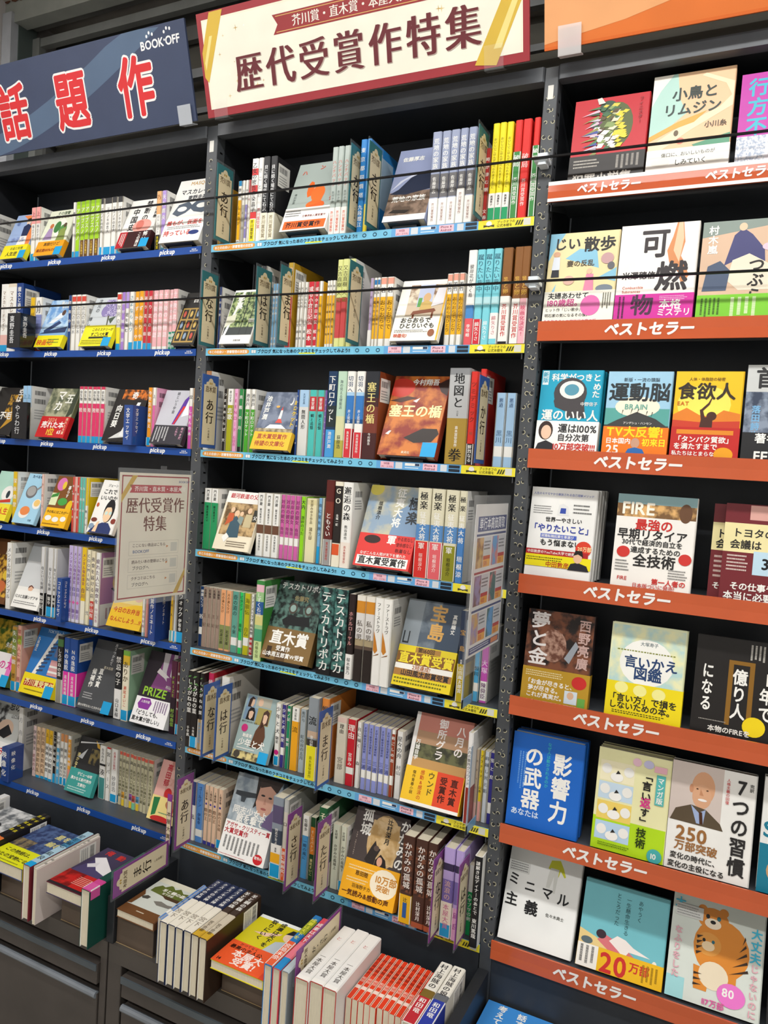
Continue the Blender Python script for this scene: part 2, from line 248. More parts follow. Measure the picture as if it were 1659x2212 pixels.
 ('f', -.7643, .0906, .148, -.01, {'d': 'mint cover with fish and yellow band', 'c': 'b4dcca', 'a': (('e', .7, .55, .28, .16, 'f1efe9'), ('p', ((.45, .4), (.9, .45), (.95, .38), (.5, .35)), 'c8402e'), ('e', .72, .53, .08, .08, '2c3a40'), ('v', 'ごちそ', .85, .95, .16, '6aa590')), 'obi': (.34, 'f0e038', (('h', '女人生', .35, .19, .24, 'd2402a'),))}, .013),
 ('s', ((-.6715, -.6536),), .148, .012, {'d': 'yellow paperback with white back label', 'c': 'e6c020', 'b': (), 't': ((.9, .3, '深夜食堂', 'f1efe9'),), 'bc': 2}),
 ('f', -.6442, .0847, .148, -.01, {'d': 'light blue cover with frying pan and eggs', 'c': 'a6d3ea', 'a': (('e', .4, .63, .25, .13, '6d6d70'), ('e', .39, .645, .2, .1, 'a5a4a2'), ('p', ((.6, .7), (.95, .86), (.97, .83), (.63, .66)), '8d8d8e'), ('e', .85, .4, .2, .1, 'f1efe9'), ('e', .84, .42, .14, .07, 'f0c878'), ('e', .4, .2, .23, .1, 'f1efe9'), ('e', .42, .25, .22, .09, 'ea8a4c'), ('h', 'たべるを', .2, .94, .12, '3a5a78'), ('h', '文庫', .7, .07, .08, '6a8aa0'))}, .013),
 ('s', ((-.5573, -.5462),), .148, .012, {'d': 'pale pink paperback with barcode', 'c': 'e9c4ba', 'b': (), 't': ((.9, .3, 'きのう', 'a04a40'),), 'bc': 1}),
 ('f', -.5281, .0877, .148, -.01, {'d': 'brown cover with pink tulip and lemon', 'c': '7d4d20', 'a': (('e', .28, .84, .2, .13, 'd978b4'), ('e', .4, .82, .08, .08, 'e8c83a'), ('r', 0, .42, .3, .66, 'dfe8b8'), ('p', ((.02, .62), (.3, .68), (.28, .6), (0, .56)), '3f8a3c'), ('e', .55, .5, .2, .075, '49a048'), ('e', .9, .4, .14, .14, 'e8c020'), ('v', 'これで', .85, .9, .13, 'f1efe9'), ('v', '暮らす', .66, .82, .13, 'f1efe9')), 'obi': (.37, 'f2b81c', (('h', '今の私にはこれが一', .05, .29, .105, '4a2a10'), ('e', .2, .17, .14, .05, 'f1efe9'), ('e', .52, .15, .14, .05, 'f1efe9'), ('e', .84, .17, .12, .05, 'f1efe9'), ('l', .05, .03, .85, .08, 1, '8a5a10')))}, .013),
 ('s', ((-.4382, -.4303),), .148, .012, {'d': 'thin red paperback', 'c': 'd93430', 'b': (), 't': ((.9, .2, '世田谷の家', 'f1efe9'),)}),
 ('s', ((-.4298, -.4211),), .148, .012, {'d': 'thin blush paperback', 'c': 'f0b4ac', 'b': (), 't': ((.9, .2, '恋文', 'c03030'),)}),
 ('s', ((-.4207, -.4124),), .148, .012, {'d': 'second thin red paperback', 'c': 'd93430', 'b': (), 't': ((.9, .2, '世田谷の家', 'f1efe9'),)}),
 ('s', ((-.4119, -.4007), (-.4007, -.3894)), .148, .012, {'d': 'aqua paperback', 'c': '63bfb0', 'b': (), 't': ((.9, .3, '九月の', 'f1efe9'),)}),
 ('s', ((-.389, -.3791),), .148, .012, {'d': 'yellow and white paperback with barcode', 'c': 'f1efe9', 'b': ((.5, 1, 'e6c41c'),), 't': ((.45, .1, '筋トレ', '1b1b1d'),), 'bc': 2, 'sd': 'e6c41c'}),
 ('f', -.3571, .0872, .148, -.01, {'d': 'white cover with bespectacled woman', 'c': 'f1efe9', 'a': (('h', 'ジェーン・', .25, .9, .1, '333333'), ('h', 'これで', .15, .78, .18, '1b1b1d'), ('h', 'いいのか', .1, .66, .17, '1b1b1d'), ('e', .62, .42, .2, .22, '1b1b1d'), ('e', .6, .36, .155, .15, 'f3cfa8'), ('p', ((.45, .48), (.75, .5), (.7, .57), (.5, .56)), '1b1b1d'), ('e', .54, .38, .055, .035, 'c8e0d8'), ('e', .7, .38, .055, .035, 'c8e0d8'), ('p', ((.05, 0), (.2, .12), (.5, .2), (.75, .2), (.92, .1), (.92, 0)), '2d3b6d'), ('p', ((.2, .02), (.3, .2), (.38, .22), (.36, .02)), 'f3cfa8'), ('e', .15, .24, .12, .04, '7a3a2c'), ('e', .92, .24, .1, .05, '8a3a30'), ('e', .12, .12, .1, .05, '8aa0b8'), ('e', .1, .52, .05, .04, 'c05a3a'))}, .013),
 ('s', ((-.2677, -.2563),), .148, .012, {'d': 'orange paperback beside the poster', 'c': 'f0a428', 'b': (), 't': ((.9, .2, '働く人', 'f1efe9'),)}),
 ('s', ((-.2531, -.2369), (-.2369, -.2208)), .148, .012, {'d': 'cream paperback behind the poster', 'c': 'e8dcc0', 'b': (), 't': ((.9, .2, '朝の空気', '8a6a4a'),)}),
 ('s', ((-.1097, -.0964),), .165, .01, {'d': 'orange topped white book above the poster', 'c': 'f1efe9', 'b': ((.8, 1, 'f0a04a'),), 't': ()}),
 ('s', ((-.0946, -.072),), .165, .01, {'d': 'white book above the poster', 'c': 'f1efe9', 'b': (), 't': ()}),
 ('s', ((-.0571, -.0423),), .165, .01, {'d': 'sky blue book above the poster', 'c': '7fb8de', 'b': (), 't': ()}),
],
'L5': [
 ('f', -.8065, .1263, .188, .0, {'d': 'brown cover with cooked dishes at frame edge', 'c': '6b4426', 'a': (('n', .3, .1, .98, .75, '5a3418', 'd8a83a', 9), ('r', .5, .76, .97, .98, 'e9e2cc'), ('h', 'ライス', .55, .87, .13, '5a2a1a'), ('e', .8, .45, .14, .08, 'e6c23a'), ('e', .7, .25, .18, .1, 'c86a3a'))}, .022),
 ('s', ((-.678, -.6565),), .188, .006, {'d': 'tall white book with grey title', 'c': 'f1efe9', 'b': (), 't': ((.93, .15, 'メンタル呪縛シンプル', '7a7a7a'),), 'bc': 1}),
 ('f', -.6464, .104, .188, .0, {'d': 'pale grey cover with tiny face', 'c': 'f1efe9', 'a': (('r', 0, .32, 1, 1, 'd3d5d6'), ('p', ((0, .72), (1, .72), (1, 1), (0, 1)), 'b5b9bc'), ('e', .5, .3, .09, .035, 'e8b898'), ('p', ((.4, .3), (.5, .34), (.62, .31), (.6, .33), (.5, .36), (.42, .34)), '6a3a2c')), 'obi': (.27, 'f7f5ef', (('h', '1と0と加藤シゲアキ', .03, .17, .1, '1b1b1d'), ('l', .05, .05, .95, .11, 2, '555555')))}, .022),
 ('s', ((-.5402, -.5239),), .19, .006, {'d': 'first grey and black spine', 'c': 'd9d9d9', 'b': (), 't': ((.72, .38, '母という呪縛', '555555'),), 'o': (.33, '1b1b1d'), 'ot': ((.3, .1, '獄中記', 'f1efe9'),)}),
 ('s', ((-.5117, -.4893), (-.4893, -.477)), .19, .006, {'d': 'grey and black spine with blue sticker', 'c': 'd9d9d9', 'b': (), 't': ((.72, .38, '母という呪縛', '555555'),), 'o': (.33, '1b1b1d'), 'ot': ((.3, .18, '獄中', 'f1efe9'),), 'k': '1f9fd8'}),
 ('s', ((-.5239, -.5117),), .19, .056, {'d': 'black book rising behind the index box', 'c': '1b1b1d', 'b': (), 't': ((.8, .5, 'BUTTER', '8ac8c0'),)}),
 ('x', -.4447, -.4262, .118, {'dep': .045, 'c': '1f4a94', 't': 'コミックエッセイ', 'd': 'blue index box with comic label', 'tc': 'f1efe9', 'yo': -.02}),
 ('s', ((-.4353, -.4173), (-.4173, -.4017), (-.4017, -.3866)), .205, .006, {'d': 'lilac comic with purple title', 'c': 'c4b4e0', 'b': ((0, .04, 'e8e4f2'),), 't': ((.92, .5, 'メンタル強め美女', '7a4a90'), (.47, .33, '白川', '4a3a90'), (.18, .04, '獅子', '7a5a9a')), 'star': 'e860a8'}),
 ('s', ((-.3861, -.3671),), .205, .006, {'d': 'yellow comic with purple title', 'c': 'ecc41e', 'b': ((0, .05, 'f1efe9'), (.05, .3, 'f4eed8')), 't': ((.92, .5, 'メンタル強め美女', '8a3a60'), (.47, .33, '白川', '6a2a60'))}),
 ('s', ((-.3667, -.3518),), .2, .006, {'d': 'cream comic with dark bubble letters', 'c': 'efe6c4', 'b': (), 't': ((.95, .45, 'COOMING記', '33406a'), (.25, .06, '弐', '6a6a8a'))}),
 ('s', ((-.3514, -.3353),), .198, .006, {'d': 'cream comic with red foot panel', 'c': 'ece0c0', 'b': ((.08, .33, 'd0463c'), (0, .08, '4a6ab0')), 't': ((.93, .36, '夜食を届ける店', '4a4a5a'), (.31, .1, '中山有', 'f1efe9'))}),
 ('s', ((-.3344, -.3172),), .196, .006, {'d': 'white comic with mauve back cover', 'c': 'f1efe9', 'b': (), 't': ((.92, .3, '疲れた人に夜食を', '5a3a5a'), (.25, .05, '中山有香', 'b07a90')), 'sd': 'b585ae', 'bc': 2, 'roll': 1}),
 ('f', -.2827, .1127, .188, .0, {'d': 'cream and yellow lunchbox cover', 'c': 'f0dc8c', 'a': (('e', .3, .6, .2, .12, 'f2e6c8'), ('e', .72, .5, .18, .12, 'e8b8a0'), ('e', .3, .62, .1, .06, '6a4a34'), ('r', 0, .7, 1, 1, 'f4ecc8'), ('h', 'お弁当', .2, .85, .2, 'b04a30')), 'obi': (.34, 'f3c630', (('h', '今日のお弁当', .07, .24, .135, 'c83a28'), ('h', 'なんにしよう…!?', .05, .11, .125, 'c83a28')))}, .022),
 ('s', ((-.1678, -.157),), .196, .006, {'d': 'white comic left of nominee box', 'c': 'f1efe9', 'b': ((0, .05, 'a8cce4'),), 't': ((.35, .1, '中山有香', 'b07a90'),)}),
 ('s', ((-.1562, -.1472),), .19, .006, {'d': 'salmon comic left of nominee box', 'c': 'e8948a', 'b': (), 't': ()}),
 ('x', -.1218, -.1002, .128, {'dep': .1, 'c': '27458c', 't': '受賞作ノミネート', 'd': 'navy index box with nominee label', 'tc': 'f1efe9', 'yo': -.02}),
 ('s', ((-.0764, -.0661),), .188, .006, {'d': 'yellow and brown spine under the poster', 'c': 'e3b21e', 'b': (), 't': ((.8, .3, '学びの人', '1b1b1d'),), 'k': '6aa8a0'}),
 ('s', ((-.0653, -.0559),), .188, .006, {'d': 'grey spine under the poster', 'c': 'c8ccd0', 'b': (), 't': (), 'k': '1f9fd8'}),
 ('s', ((-.0548, -.0322),), .188, .006, {'d': 'black spine with white title and sticker', 'c': '1b1b1d', 'b': (), 't': ((.9, .35, 'キャベウォック', 'f1efe9'), (.33, .16, '伊坂幸', 'f1efe9')), 'k': '1f9fd8'}),
],
'L6': [
 ('f', -.8074, .1242, .188, .02, {'d': 'olive photo cover with pink edged panel', 'c': '5c6a2a', 'a': (('n', 0, .42, 1, 1, '3f5a22', 'c8a83a', 6), ('h', '失われた', .55, .62, .13, 'f1efe9'), ('r', .3, .02, 1, .5, 'eeeaea'), ('r', .85, .02, 1, .5, 'e87ac0'), ('h', 'のス', .55, .32, .22, 'd83a90')), 'tag': 1}, .022),
 ('s', ((-.681, -.6607),), .188, .036, {'d': 'gold and green spine with handwriting', 'c': 'c89430', 'b': ((.55, .95, '7a8a34'),), 't': ((.95, .4, '失われた貌', 'f1efe9'), (.3, .05, '櫻田', '6a4a1a')), 'k': '1f9fd8'}),
 ('s', ((-.6587, -.641),), .194, .036, {'d': 'salmon spine with green top patch', 'c': 'e8ac98', 'b': ((.72, .85, 'a8c832'),), 't': ((.95, .35, '翠雨の人に捧ぐ', '9a3a30'), (.3, .1, '原', '9a3a30')), 'bc': 2, 'k': '1f9fd8'}),
 ('f', -.6262, .1266, .188, .02, {'d': 'blue cover with white staircase and yellow band', 'c': '2f78c0', 'a': (('h', 'TOKYO・ト', .25, .96, .09, 'cfe2f2'), ('p', ((.2, .3), (.55, .95), (.95, .95), (.95, .88), (.62, .86), (.32, .3)), 'f1efe9'), ('p', ((.3, .34), (.5, .36), (.5, .39), (.31, .37)), '3a4a6a'), ('p', ((.335, .4), (.53, .42), (.53, .45), (.345, .43)), '3a4a6a'), ('p', ((.37, .46), (.56, .48), (.56, .51), (.38, .49)), '3a4a6a'), ('p', ((.405, .52), (.59, .54), (.59, .57), (.415, .55)), '3a4a6a'), ('p', ((.44, .58), (.62, .6), (.62, .63), (.45, .61)), '3a4a6a'), ('p', ((.475, .64), (.65, .66), (.65, .69), (.485, .67)), '3a4a6a'), ('p', ((.51, .7), (.68, .72), (.68, .75), (.52, .73)), '3a4a6a'), ('p', ((.545, .76), (.71, .78), (.71, .81), (.555, .79)), '3a4a6a'), ('r', .66, .32, .98, .55, 'd8a0a0'), ('r', .7, .6, .98, .88, '6d7aa0'), ('v', '九段理江', .08, .85, .08, 'f1efe9'), ('r', .66, .36, .98, .39, 'f1efe9'), ('r', .66, .44, .98, .47, 'f1efe9')), 'obi': (.3, 'f3da1a', (('p', ((.08, .11), (.96, .13), (.96, .23), (.08, .21)), 'b02a28'), ('h', '芥川賞受賞作', .09, .17, .15, 'f7e9a0'), ('l', .15, .04, .85, .08, 1, '6a5a10'))), 'tag': 1}, .022),
 ('s', ((-.4974, -.4744),), .188, .036, {'d': 'black spine with green leaf tips', 'c': '211e1d', 'b': ((.85, .96, '4d7a44'),), 't': ((.82, .4, 'しろがねの葉', 'f1efe9'),), 'o': (.36, '9a968a'), 'hc': 1}),
 ('s', ((-.4726, -.449), (-.449, -.4193)), .188, .036, {'d': 'blue and magenta spine', 'c': '234f9c', 'b': (), 't': ((.85, .52, 'Nの逸脱', 'f1efe9'),), 'o': (.5, 'e83aa8'), 'ot': ((.45, .15, '直木賞候補', 'f1efe9'),), 'k': '1f9fd8', 'bc': 2, 'hc': 1}),
 ('f', -.4007, .119, .188, .02, {'d': 'charcoal cover with falling white lettering', 'c': '4b4d50', 'a': (('v', '月うつかれて', .62, .98, .08, 'dcdcdc'), ('v', '直木賞', .42, .6, .14, 'f1efe9'), ('v', '候補作', .22, .58, .14, 'f1efe9'), ('h', '夏木志朋', .45, .62, .07, 'd8d0b8'), ('l', .1, .14, .4, .24, 3, 'bbbbbb'), ('h', '誰かが死なないと分からないの?', .05, .05, .06, 'f1efe9')), 'tag': 1}, .022),
 ('s', ((-.2795, -.2552),), .188, .036, {'d': 'black spine above white portrait band', 'c': '1b1b1d', 'b': (), 't': ((.9, .48, '禁忌の子', 'f1efe9'),), 'o': (.43, 'efedea'), 'ot': ((.3, .03, '山口未桜', '1b1b1d'),), 'hc': 1}),
 ('s', ((-.2544, -.2295),), .188, .036, {'d': 'cream spine with orange title', 'c': 'f2ead0', 'b': ((.93, 1, '7fb84a'), (.8, .93, 'f0c83a')), 't': ((.85, .55, 'ありか', '5a4a2a'), (.5, .2, '瀬尾まいこ', 'd0502a')), 'k': '1f9fd8', 'sd': '9fc4a4', 'bc': 2, 'hc': 1}),
 ('f', -.2058, .114, .188, .02, {'d': 'purple and black cover with green capitals', 'c': '2a222c', 'a': (('p', ((.3, .5), (.5, 1), (.95, 1), (.9, .5)), '8a4a86'), ('p', ((.42, 1), (.5, .7), (.7, .62), (.62, .75), (.6, 1)), 'ded8de'), ('p', ((.7, 1), (.75, .7), (.85, .66), (.86, .9), (.8, 1)), 'e6e0e4'), ('p', ((.35, .72), (.6, .66), (.75, .68), (.4, .78)), 'efe9ea'), ('h', 'PRIZE', .12, .45, .26, '97c93a'), ('h', '村山由佳', .72, .55, .08, 'f1efe9')), 'obi': (.36, 'f4f2f2', (('p', ((.08, .26), (.15, .34), (.4, .35), (.48, .29), (.42, .2), (.14, .2)), '8d3a9c'), ('h', '人気作家', .16, .3, .065, 'f1efe9'), ('h', '「どうしても、', .05, .15, .11, '1b1b1d'), ('h', '直木賞が欲しい」', .03, .065, .11, '1b1b1d'), ('lv', .55, .18, .95, .34, 6, '7a4a8a')))}, .022),
 ('s', ((-.0896, -.0696),), .188, .036, {'d': 'black and plum spine with green lettering', 'c': '2a1a26', 'b': ((.5, 1, '5c2440'),), 't': ((.8, .5, 'PRIZE', '8ab03a'), (.35, .1, '村山由佳', '9ac84a')), 'hc': 1}),
 ('s', ((-.0688, -.0588),), .188, .036, {'d': 'maroon spine by the upright', 'c': '6a2030', 'b': (), 't': ((.9, .3, '最高の間々', 'f1efe9'),), 'k': '1f9fd8'}),
],
'L7': [
 ('f', -.8065, .13, .188, .03, {'d': 'white manga portrait cover with hand lettering', 'c': 'dadcd8', 'a': (('n', 0, .35, .45, .9, 'c8cac8', '4a4a4a', 7), ('h', '忌の子', .45, .9, .22, '3a3a3a'), ('h', '山口未桜', .6, .75, .09, '6a6a6a'), ('e', .55, .55, .25, .14, 'e8c8b0'), ('p', ((.3, .45), (.6, .62), (.8, .5), (.6, .4)), '2a2a2c'), ('r', 0, 0, 1, .35, 'f4f2ee'), ('h', 'ドラマ化', .45, .2, .22, 'c82a30'))}, .022),
 ('x', -.6448, -.6145, .096, {'dep': .05, 'c': '2b4585', 't': '映像化', 'd': 'blue index box for adaptations', 'tc': 'f1efe9', 'yo': -.012}),
 ('s', ((-.6697, -.6488),), .188, .06, {'d': 'tall white book with printed back', 'c': 'f1efe9', 'b': (), 't': ((.9, .5, '方舟', 'b0b0b0'),), 'bc': 1}),
 ('s', ((-.6036, -.5885),), .148, .057, {'d': 'blush paperback', 'c': 'e4c8c4', 'b': (), 't': ((.93, .5, '伊坂幸太', '555555'), (.45, .1, '終末の人', 'a06a6a'))}),
 ('s', ((-.588, -.5711), (-.5711, -.5543)), .148, .057, {'d': 'peach paperback with blue foot', 'c': 'ecc7a0', 'b': ((0, .05, '1f9fd8'),), 't': ((.93, .65, '有川浩', '6a5040'), (.6, .1, '図書館内乱', '6a5040'))}),
 ('s', ((-.5534, -.5376), (-.5376, -.521)), .148, .057, {'d': 'white paperback with yellow head', 'c': 'f1efe9', 'b': ((.72, 1, 'eab81e'), (0, .05, '1f9fd8')), 't': ((.97, .8, '上', '5a4a10'), (.68, .15, '死神の精度', '1b1b1d'))}),
 ('s', ((-.521, -.5078),), .148, .057, {'d': 'black paperback', 'c': '211f20', 'b': ((0, .18, '1f9fd8'),), 't': ((.95, .3, '二十世紀電氣', 'f1efe9'),)}),
 ('s', ((-.5078, -.4938),), .148, .057, {'d': 'white and sky blue paperback', 'c': 'f1efe9', 'b': ((0, .7, '59b0dc'),), 't': ((.95, .75, '辻村', '1b1b1d'), (.66, .1, '朝が来る', 'f1efe9'))}),
 ('s', ((-.4933, -.4784), (-.4784, -.4641)), .148, .057, {'d': 'white paperback with orange painted head', 'c': 'f1efe9', 'b': ((.85, 1, 'd8925a'),), 't': ((.75, .5, '朝井', '1b1b1d'), (.45, .1, '何者なのか', '1b1b1d')), 'k': '1f9fd8'}),
 ('s', ((-.4636, -.4503),), .148, .057, {'d': 'orange and salmon paperback with barcode', 'c': 'f0a838', 'b': ((0, .35, 'ea9a8a'), (.93, 1, 'f1efe9')), 't': ((.9, .4, 'ナミヤ雑貨', 'f1efe9'),), 'sd': 'd8d4c4', 'bc': 1}),
 ('f', -.4411, .0964, .148, .03, {'d': 'black cover with teal award band', 'c': '2b2b2c', 'a': (('v', '湊かなえ', .13, .7, .12, 'e8d890'), ('p', ((.6, .98), (.72, .86), (.86, .84), (.76, .92)), 'd8a83a'), ('n', .55, .55, .95, .82, '8a7a4a', '2b2b2c', 8), ('p', ((.05, .86), (.9, .96), (.9, .97), (.05, .89)), 'e0e0e0'), ('p', ((.12, .62), (.4, .8), (.3, .6)), 'cfd2d4')), 'obi': (.42, '3f9d96', (('h', 'デビュー10年', .3, .34, .1, 'f1efe9'), ('h', '湊かなえ新代表作', .1, .25, .1, 'f1efe9'), ('h', '文庫化!', .42, .16, .1, 'f1efe9'), ('l', .1, .03, .9, .11, 2, 'c8e4e0')))}, .013),
 ('s', ((-.3425, -.3181),), .148, .057, {'d': 'white paperback with teal foot band', 'c': 'f1efe9', 'b': ((.62, .66, '1b1b1d'),), 't': ((.95, .7, '告白の人', '1b1b1d'), (.58, .42, '湊', '1b1b1d')), 'o': (.4, '4a8f8c')}),
 ('s', ((-.3172, -.3004),), .148, .057, {'d': 'white paperback with red top line', 'c': 'f1efe9', 'b': ((.97, 1, 'cf2a2e'),), 't': ((.93, .8, '宮', '1b1b1d'), (.75, .2, 'リバース', '666666'))}),
 ('s', ((-.2995, -.2742),), .148, .057, {'d': 'white paperback with red printed title', 'c': 'f1efe9', 'b': (), 't': ((.95, .6, '高瀬庄左衛門', 'c8505a'), (.5, .2, '砂原浩', '888888')), 'k': '1f9fd8'}),
 ('s', ((-.2716, -.2597), (-.2597, -.2466), (-.2466, -.2336), (-.2336, -.2202), (-.2202, -.2069), (-.2069, -.1941), (-.1941, -.181), (-.181, -.1675), (-.1675, -.1489)), .148, .057, {'d': 'khaki series paperback with red head label', 'c': 'c9c3a2', 'b': ((.93, .99, 'd8604e'),), 't': ((.88, .78, '高', '1b1b1d'), (.72, .15, 'あきない世傳金と銀', '4a4a30')), 'sd': 'f1efe9', 'bc': 1, 'multi': ('f0b040', None, '9a5ab0', 'd84a50', '5aa8d8')}),
 ('f', -.1412, .1065, .148, .03, {'d': 'pink and cream cover with red lettering', 'c': 'e8b0a6', 'a': (('n', .3, .4, 1, 1, 'e9b9ae', 'c8887c', 5), ('v', '高田郁', .28, .95, .17, 'c02a3a'), ('v', '金と銀', .62, .92, .15, '1b1b1d'), ('v', 'い世傳', .9, .8, .17, '1b1b1d'), ('e', .42, .47, .11, .09, 'c8282a')), 'obi': (.4, 'f3dc8e', (('p', ((.05, .36), (.24, .38), (.22, .1), (.1, .06)), '2a7a44'), ('e', .6, .3, .16, .08, 'b87a50'), ('h', '心', .62, .22, .26, 'b02a28'), ('e', .4, .03, .3, .06, 'c82a28'), ('l', .3, .12, .9, .16, 1, '3a8a6a')))}, .013),
],
'M1': [
 ('s', ((.0016, .0111),), .148, .015, {'d': 'gold paperback behind the first divider', 'c': 'b98a2a', 'b': (), 't': (), 'sd': 'b98a2a'}),
 ('s', ((.0564, .0681),), .148, .015, {'d': 'yellow and white paperback with blue head', 'c': 'f1efe9', 'b': ((.08, .7, 'f0b41a'), (.92, 1, '2a8ac0')), 't': ((.9, .72, '李良', '1b1b1d'), (.62, .3, 'しょうが', '7a5a10'), (.07, .01, '文', '1b1b1d'))}),
 ('s', ((.0684, .0773),), .148, .015, {'d': 'grey paperback', 'c': 'b4b2a8', 'b': ((.62, 1, 'f1efe9'),), 't': ((.9, .65, '上村', '1b1b1d'), (.55, .2, 'その日', '55544c'))}),
 ('s', ((.0776, .0864),), .148, .015, {'d': 'lavender paperback in award row', 'c': '8c84c0', 'b': ((.62, 1, 'f1efe9'), (0, .1, 'f1efe9')), 't': ((.9, .65, '中村', '1b1b1d'), (.55, .2, '土の中', 'f1efe9'))}),
 ('s', ((.0867, .0931),), .148, .015, {'d': 'thin maroon topped white paperback', 'c': 'f1efe9', 'b': ((.8, 1, 'b03a40'),), 't': ((.75, .2, '蛇にピアス', 'a04a50'),)}),
 ('s', ((.1033, .1216),), .188, .001, {'d': 'white spine with red and black squares', 'c': 'f1efe9', 'b': ((.58, .68, 'd93a3a'), (.8, .88, 'd93a3a'), (.28, .36, 'd93a3a')), 't': ((.95, .35, '乙女の密告赤染晶子', '1b1b1d'),), 'o': (.27, 'f2df28'), 'ot': ((.26, .03, '芥川賞受賞', '1b1b1d'),), 'hc': 1}),
 ('s', ((.1221, .1355),), .188, .001, {'d': 'white spine with red award lettering', 'c': 'f1efe9', 'b': (), 't': ((.9, .5, 'きことわ', '888888'), (.4, .15, '芥川賞受賞', 'd06060')), 'hc': 1}),
 ('s', ((.1361, .1543), (.1543, .1723)), .188, .001, {'d': 'black spine with cream band', 'c': '232326', 'b': (), 't': ((.9, .35, '貝に続く場所にて石沢', 'e8e8e8'),), 'o': (.33, 'ece6ce'), 'ot': ((.3, .03, '芥川賞受賞', '8a7a5a'),), 'hc': 1, 'bc': 2}),
 ('f', .1971, .1168, .188, -.01, {'d': 'grey green cover with orange capsule shapes', 'c': 'a7b2ac', 'a': (('p', ((.36, .55), (.35, .66), (.4, .72), (.47, .7), (.5, .62), (.47, .5), (.4, .48)), 'ec6c2c'), ('e', .62, .53, .15, .12, 'ee7230'), ('p', ((.52, .42), (.6, .36), (.72, .36), (.76, .5), (.6, .58)), 'ee7230'), ('e', .62, .365, .2, .06, 'ee7230'), ('p', ((.44, .3), (.5, .36), (.8, .4), (.84, .36), (.78, .3)), 'e8662a'), ('h', 'ハ', .12, .86, .12, 'd8563a'), ('h', 'ン', .5, .92, .12, 'd8563a'), ('v', '市川沙央', .12, .55, .06, '55605c'), ('h', 'ク', .9, .44, .12, 'd8563a')), 'obi': (.33, 'f4f2ec', (('r', .05, .02, .98, .14, 'ee6a2c'), ('h', '芥川賞受賞作', .1, .08, .13, '1b1b1d'), ('h', '文學界新人賞受賞作', .42, .2, .058, '8a2a1a'), ('l', .03, .2, .38, .3, 3, '666666')))}, .022),
 ('s', ((.3161, .3308), (.3308, .3457), (.3457, .361)), .188, .001, {'d': 'grey green spine with orange band', 'c': 'b7c2bc', 'b': (), 't': ((.85, .55, 'ハンチバック', 'c86a5a'), (.5, .36, '市川沙央', '55605c')), 'o': (.31, 'f4f2ec'), 'ot': ((.27, .03, '芥川賞受賞作', 'e4582a'),), 'hc': 1}),
 ('d', .3814, -.034, 'teal', 'か行', 'teal edged award divider lettered for ka row'),
 ('s', ((.3866, .401),), .195, .001, {'d': 'bright blue spine with white title', 'c': '2f88d2', 'b': (), 't': ((.93, .35, '東京都同情塔', 'f1efe9'), (.3, .05, '九段理江', 'f1efe9')), 'hc': 1}),
 ('s', ((.4015, .4118),), .195, .001, {'d': 'bright blue book with yellow foot', 'c': '2f88d2', 'b': ((0, .3, 'f0d832'),), 't': (), 'hc': 1, 'sd': '2f88d2', 'bc': 2, 'win': 1}),
 ('d', .4244, -.034, 'teal', 'さ行', 'teal edged award divider lettered for sa row'),
 ('d', .0294, -.034, 'teal', 'あ行', 'teal edged award divider lettered for a row'),
 ('f', .4541, .0966, .188, -.01, {'d': 'mountain landscape cover in grey blue', 'c': '8f98b8', 'a': (('r', 0, .08, 1, .38, '6b5a4c'), ('n', 0, .08, 1, .4, '5a4a3e', '8a7464', 6), ('p', ((0, .38), (.2, .44), (.45, .6), (.6, .66), (1, .68), (1, .42), (.4, .36)), '232b40'), ('p', ((0, .42), (.3, .56), (.62, .64), (.55, .66), (.2, .56)), 'c8ccdc'), ('h', '佐藤厚志', .12, .86, .13, 'f1efe9'), ('h', '荒地の家族', .1, .3, .16, 'f1efe9'), ('r', 0, 0, 1, .08, 'f1efe9'), ('p', ((.1, .12), (.5, .1), (.6, .14), (.2, .16)), '2a2420'))}, .022),
 ('s', ((.5529, .5736), (.5736, .5931), (.5931, .6126)), .188, .001, {'d': 'grey blue spine with white award band', 'c': '9aa3be', 'b': ((.3, .55, '6c6a6c'),), 't': ((.93, .6, '荒地の家族', 'f1efe9'), (.52, .34, '佐藤厚志', 'f1efe9')), 'o': (.29, 'f3f1ec'), 'ot': ((.24, .04, '芥川賞受賞作', 'b08a80'),), 'hc': 1}),
 ('s', ((.6131, .6302),), .188, .001, {'d': 'grey blue spine with raised white band', 'c': '9aa3be', 'b': ((.3, .55, '6c6a6c'),), 't': ((.93, .6, '荒地の家族', 'f1efe9'), (.52, .4, '佐藤厚', 'f1efe9')), 'o': (.37, 'f3f1ec'), 'ot': ((.33, .1, '芥川賞受賞作', 'b08a80'),), 'hc': 1}),
 ('s', ((.6309, .649),), .188, .001, {'d': 'rightmost grey blue spine beside divider', 'c': '9aa3be', 'b': ((.3, .55, '6c6a6c'),), 't': ((.93, .6, '荒地の家族', 'f1efe9'), (.52, .34, '佐藤厚志', 'f1efe9')), 'o': (.29, 'f3f1ec'), 'ot': ((.24, .04, '芥川賞受賞作', 'b08a80'),), 'hc': 1, 'sd': '9aa3be'}),
 ('d', .6643, -.034, 'teal', 'た行', 'teal edged divider beside the yellow spines'),
 ('s', ((.6558, .6634),), .148, .015, {'d': 'dark red paperback behind divider', 'c': '9a2c2a', 'b': (), 't': ()}),
 ('s', ((.665, .6761),), .148, .015, {'d': 'brick red paperback with white title', 'c': 'b4322e', 'b': (), 't': ((.9, .4, '時が滲む朝', 'f1efe9'), (.2, .04, '文春', 'f1efe9'))}),
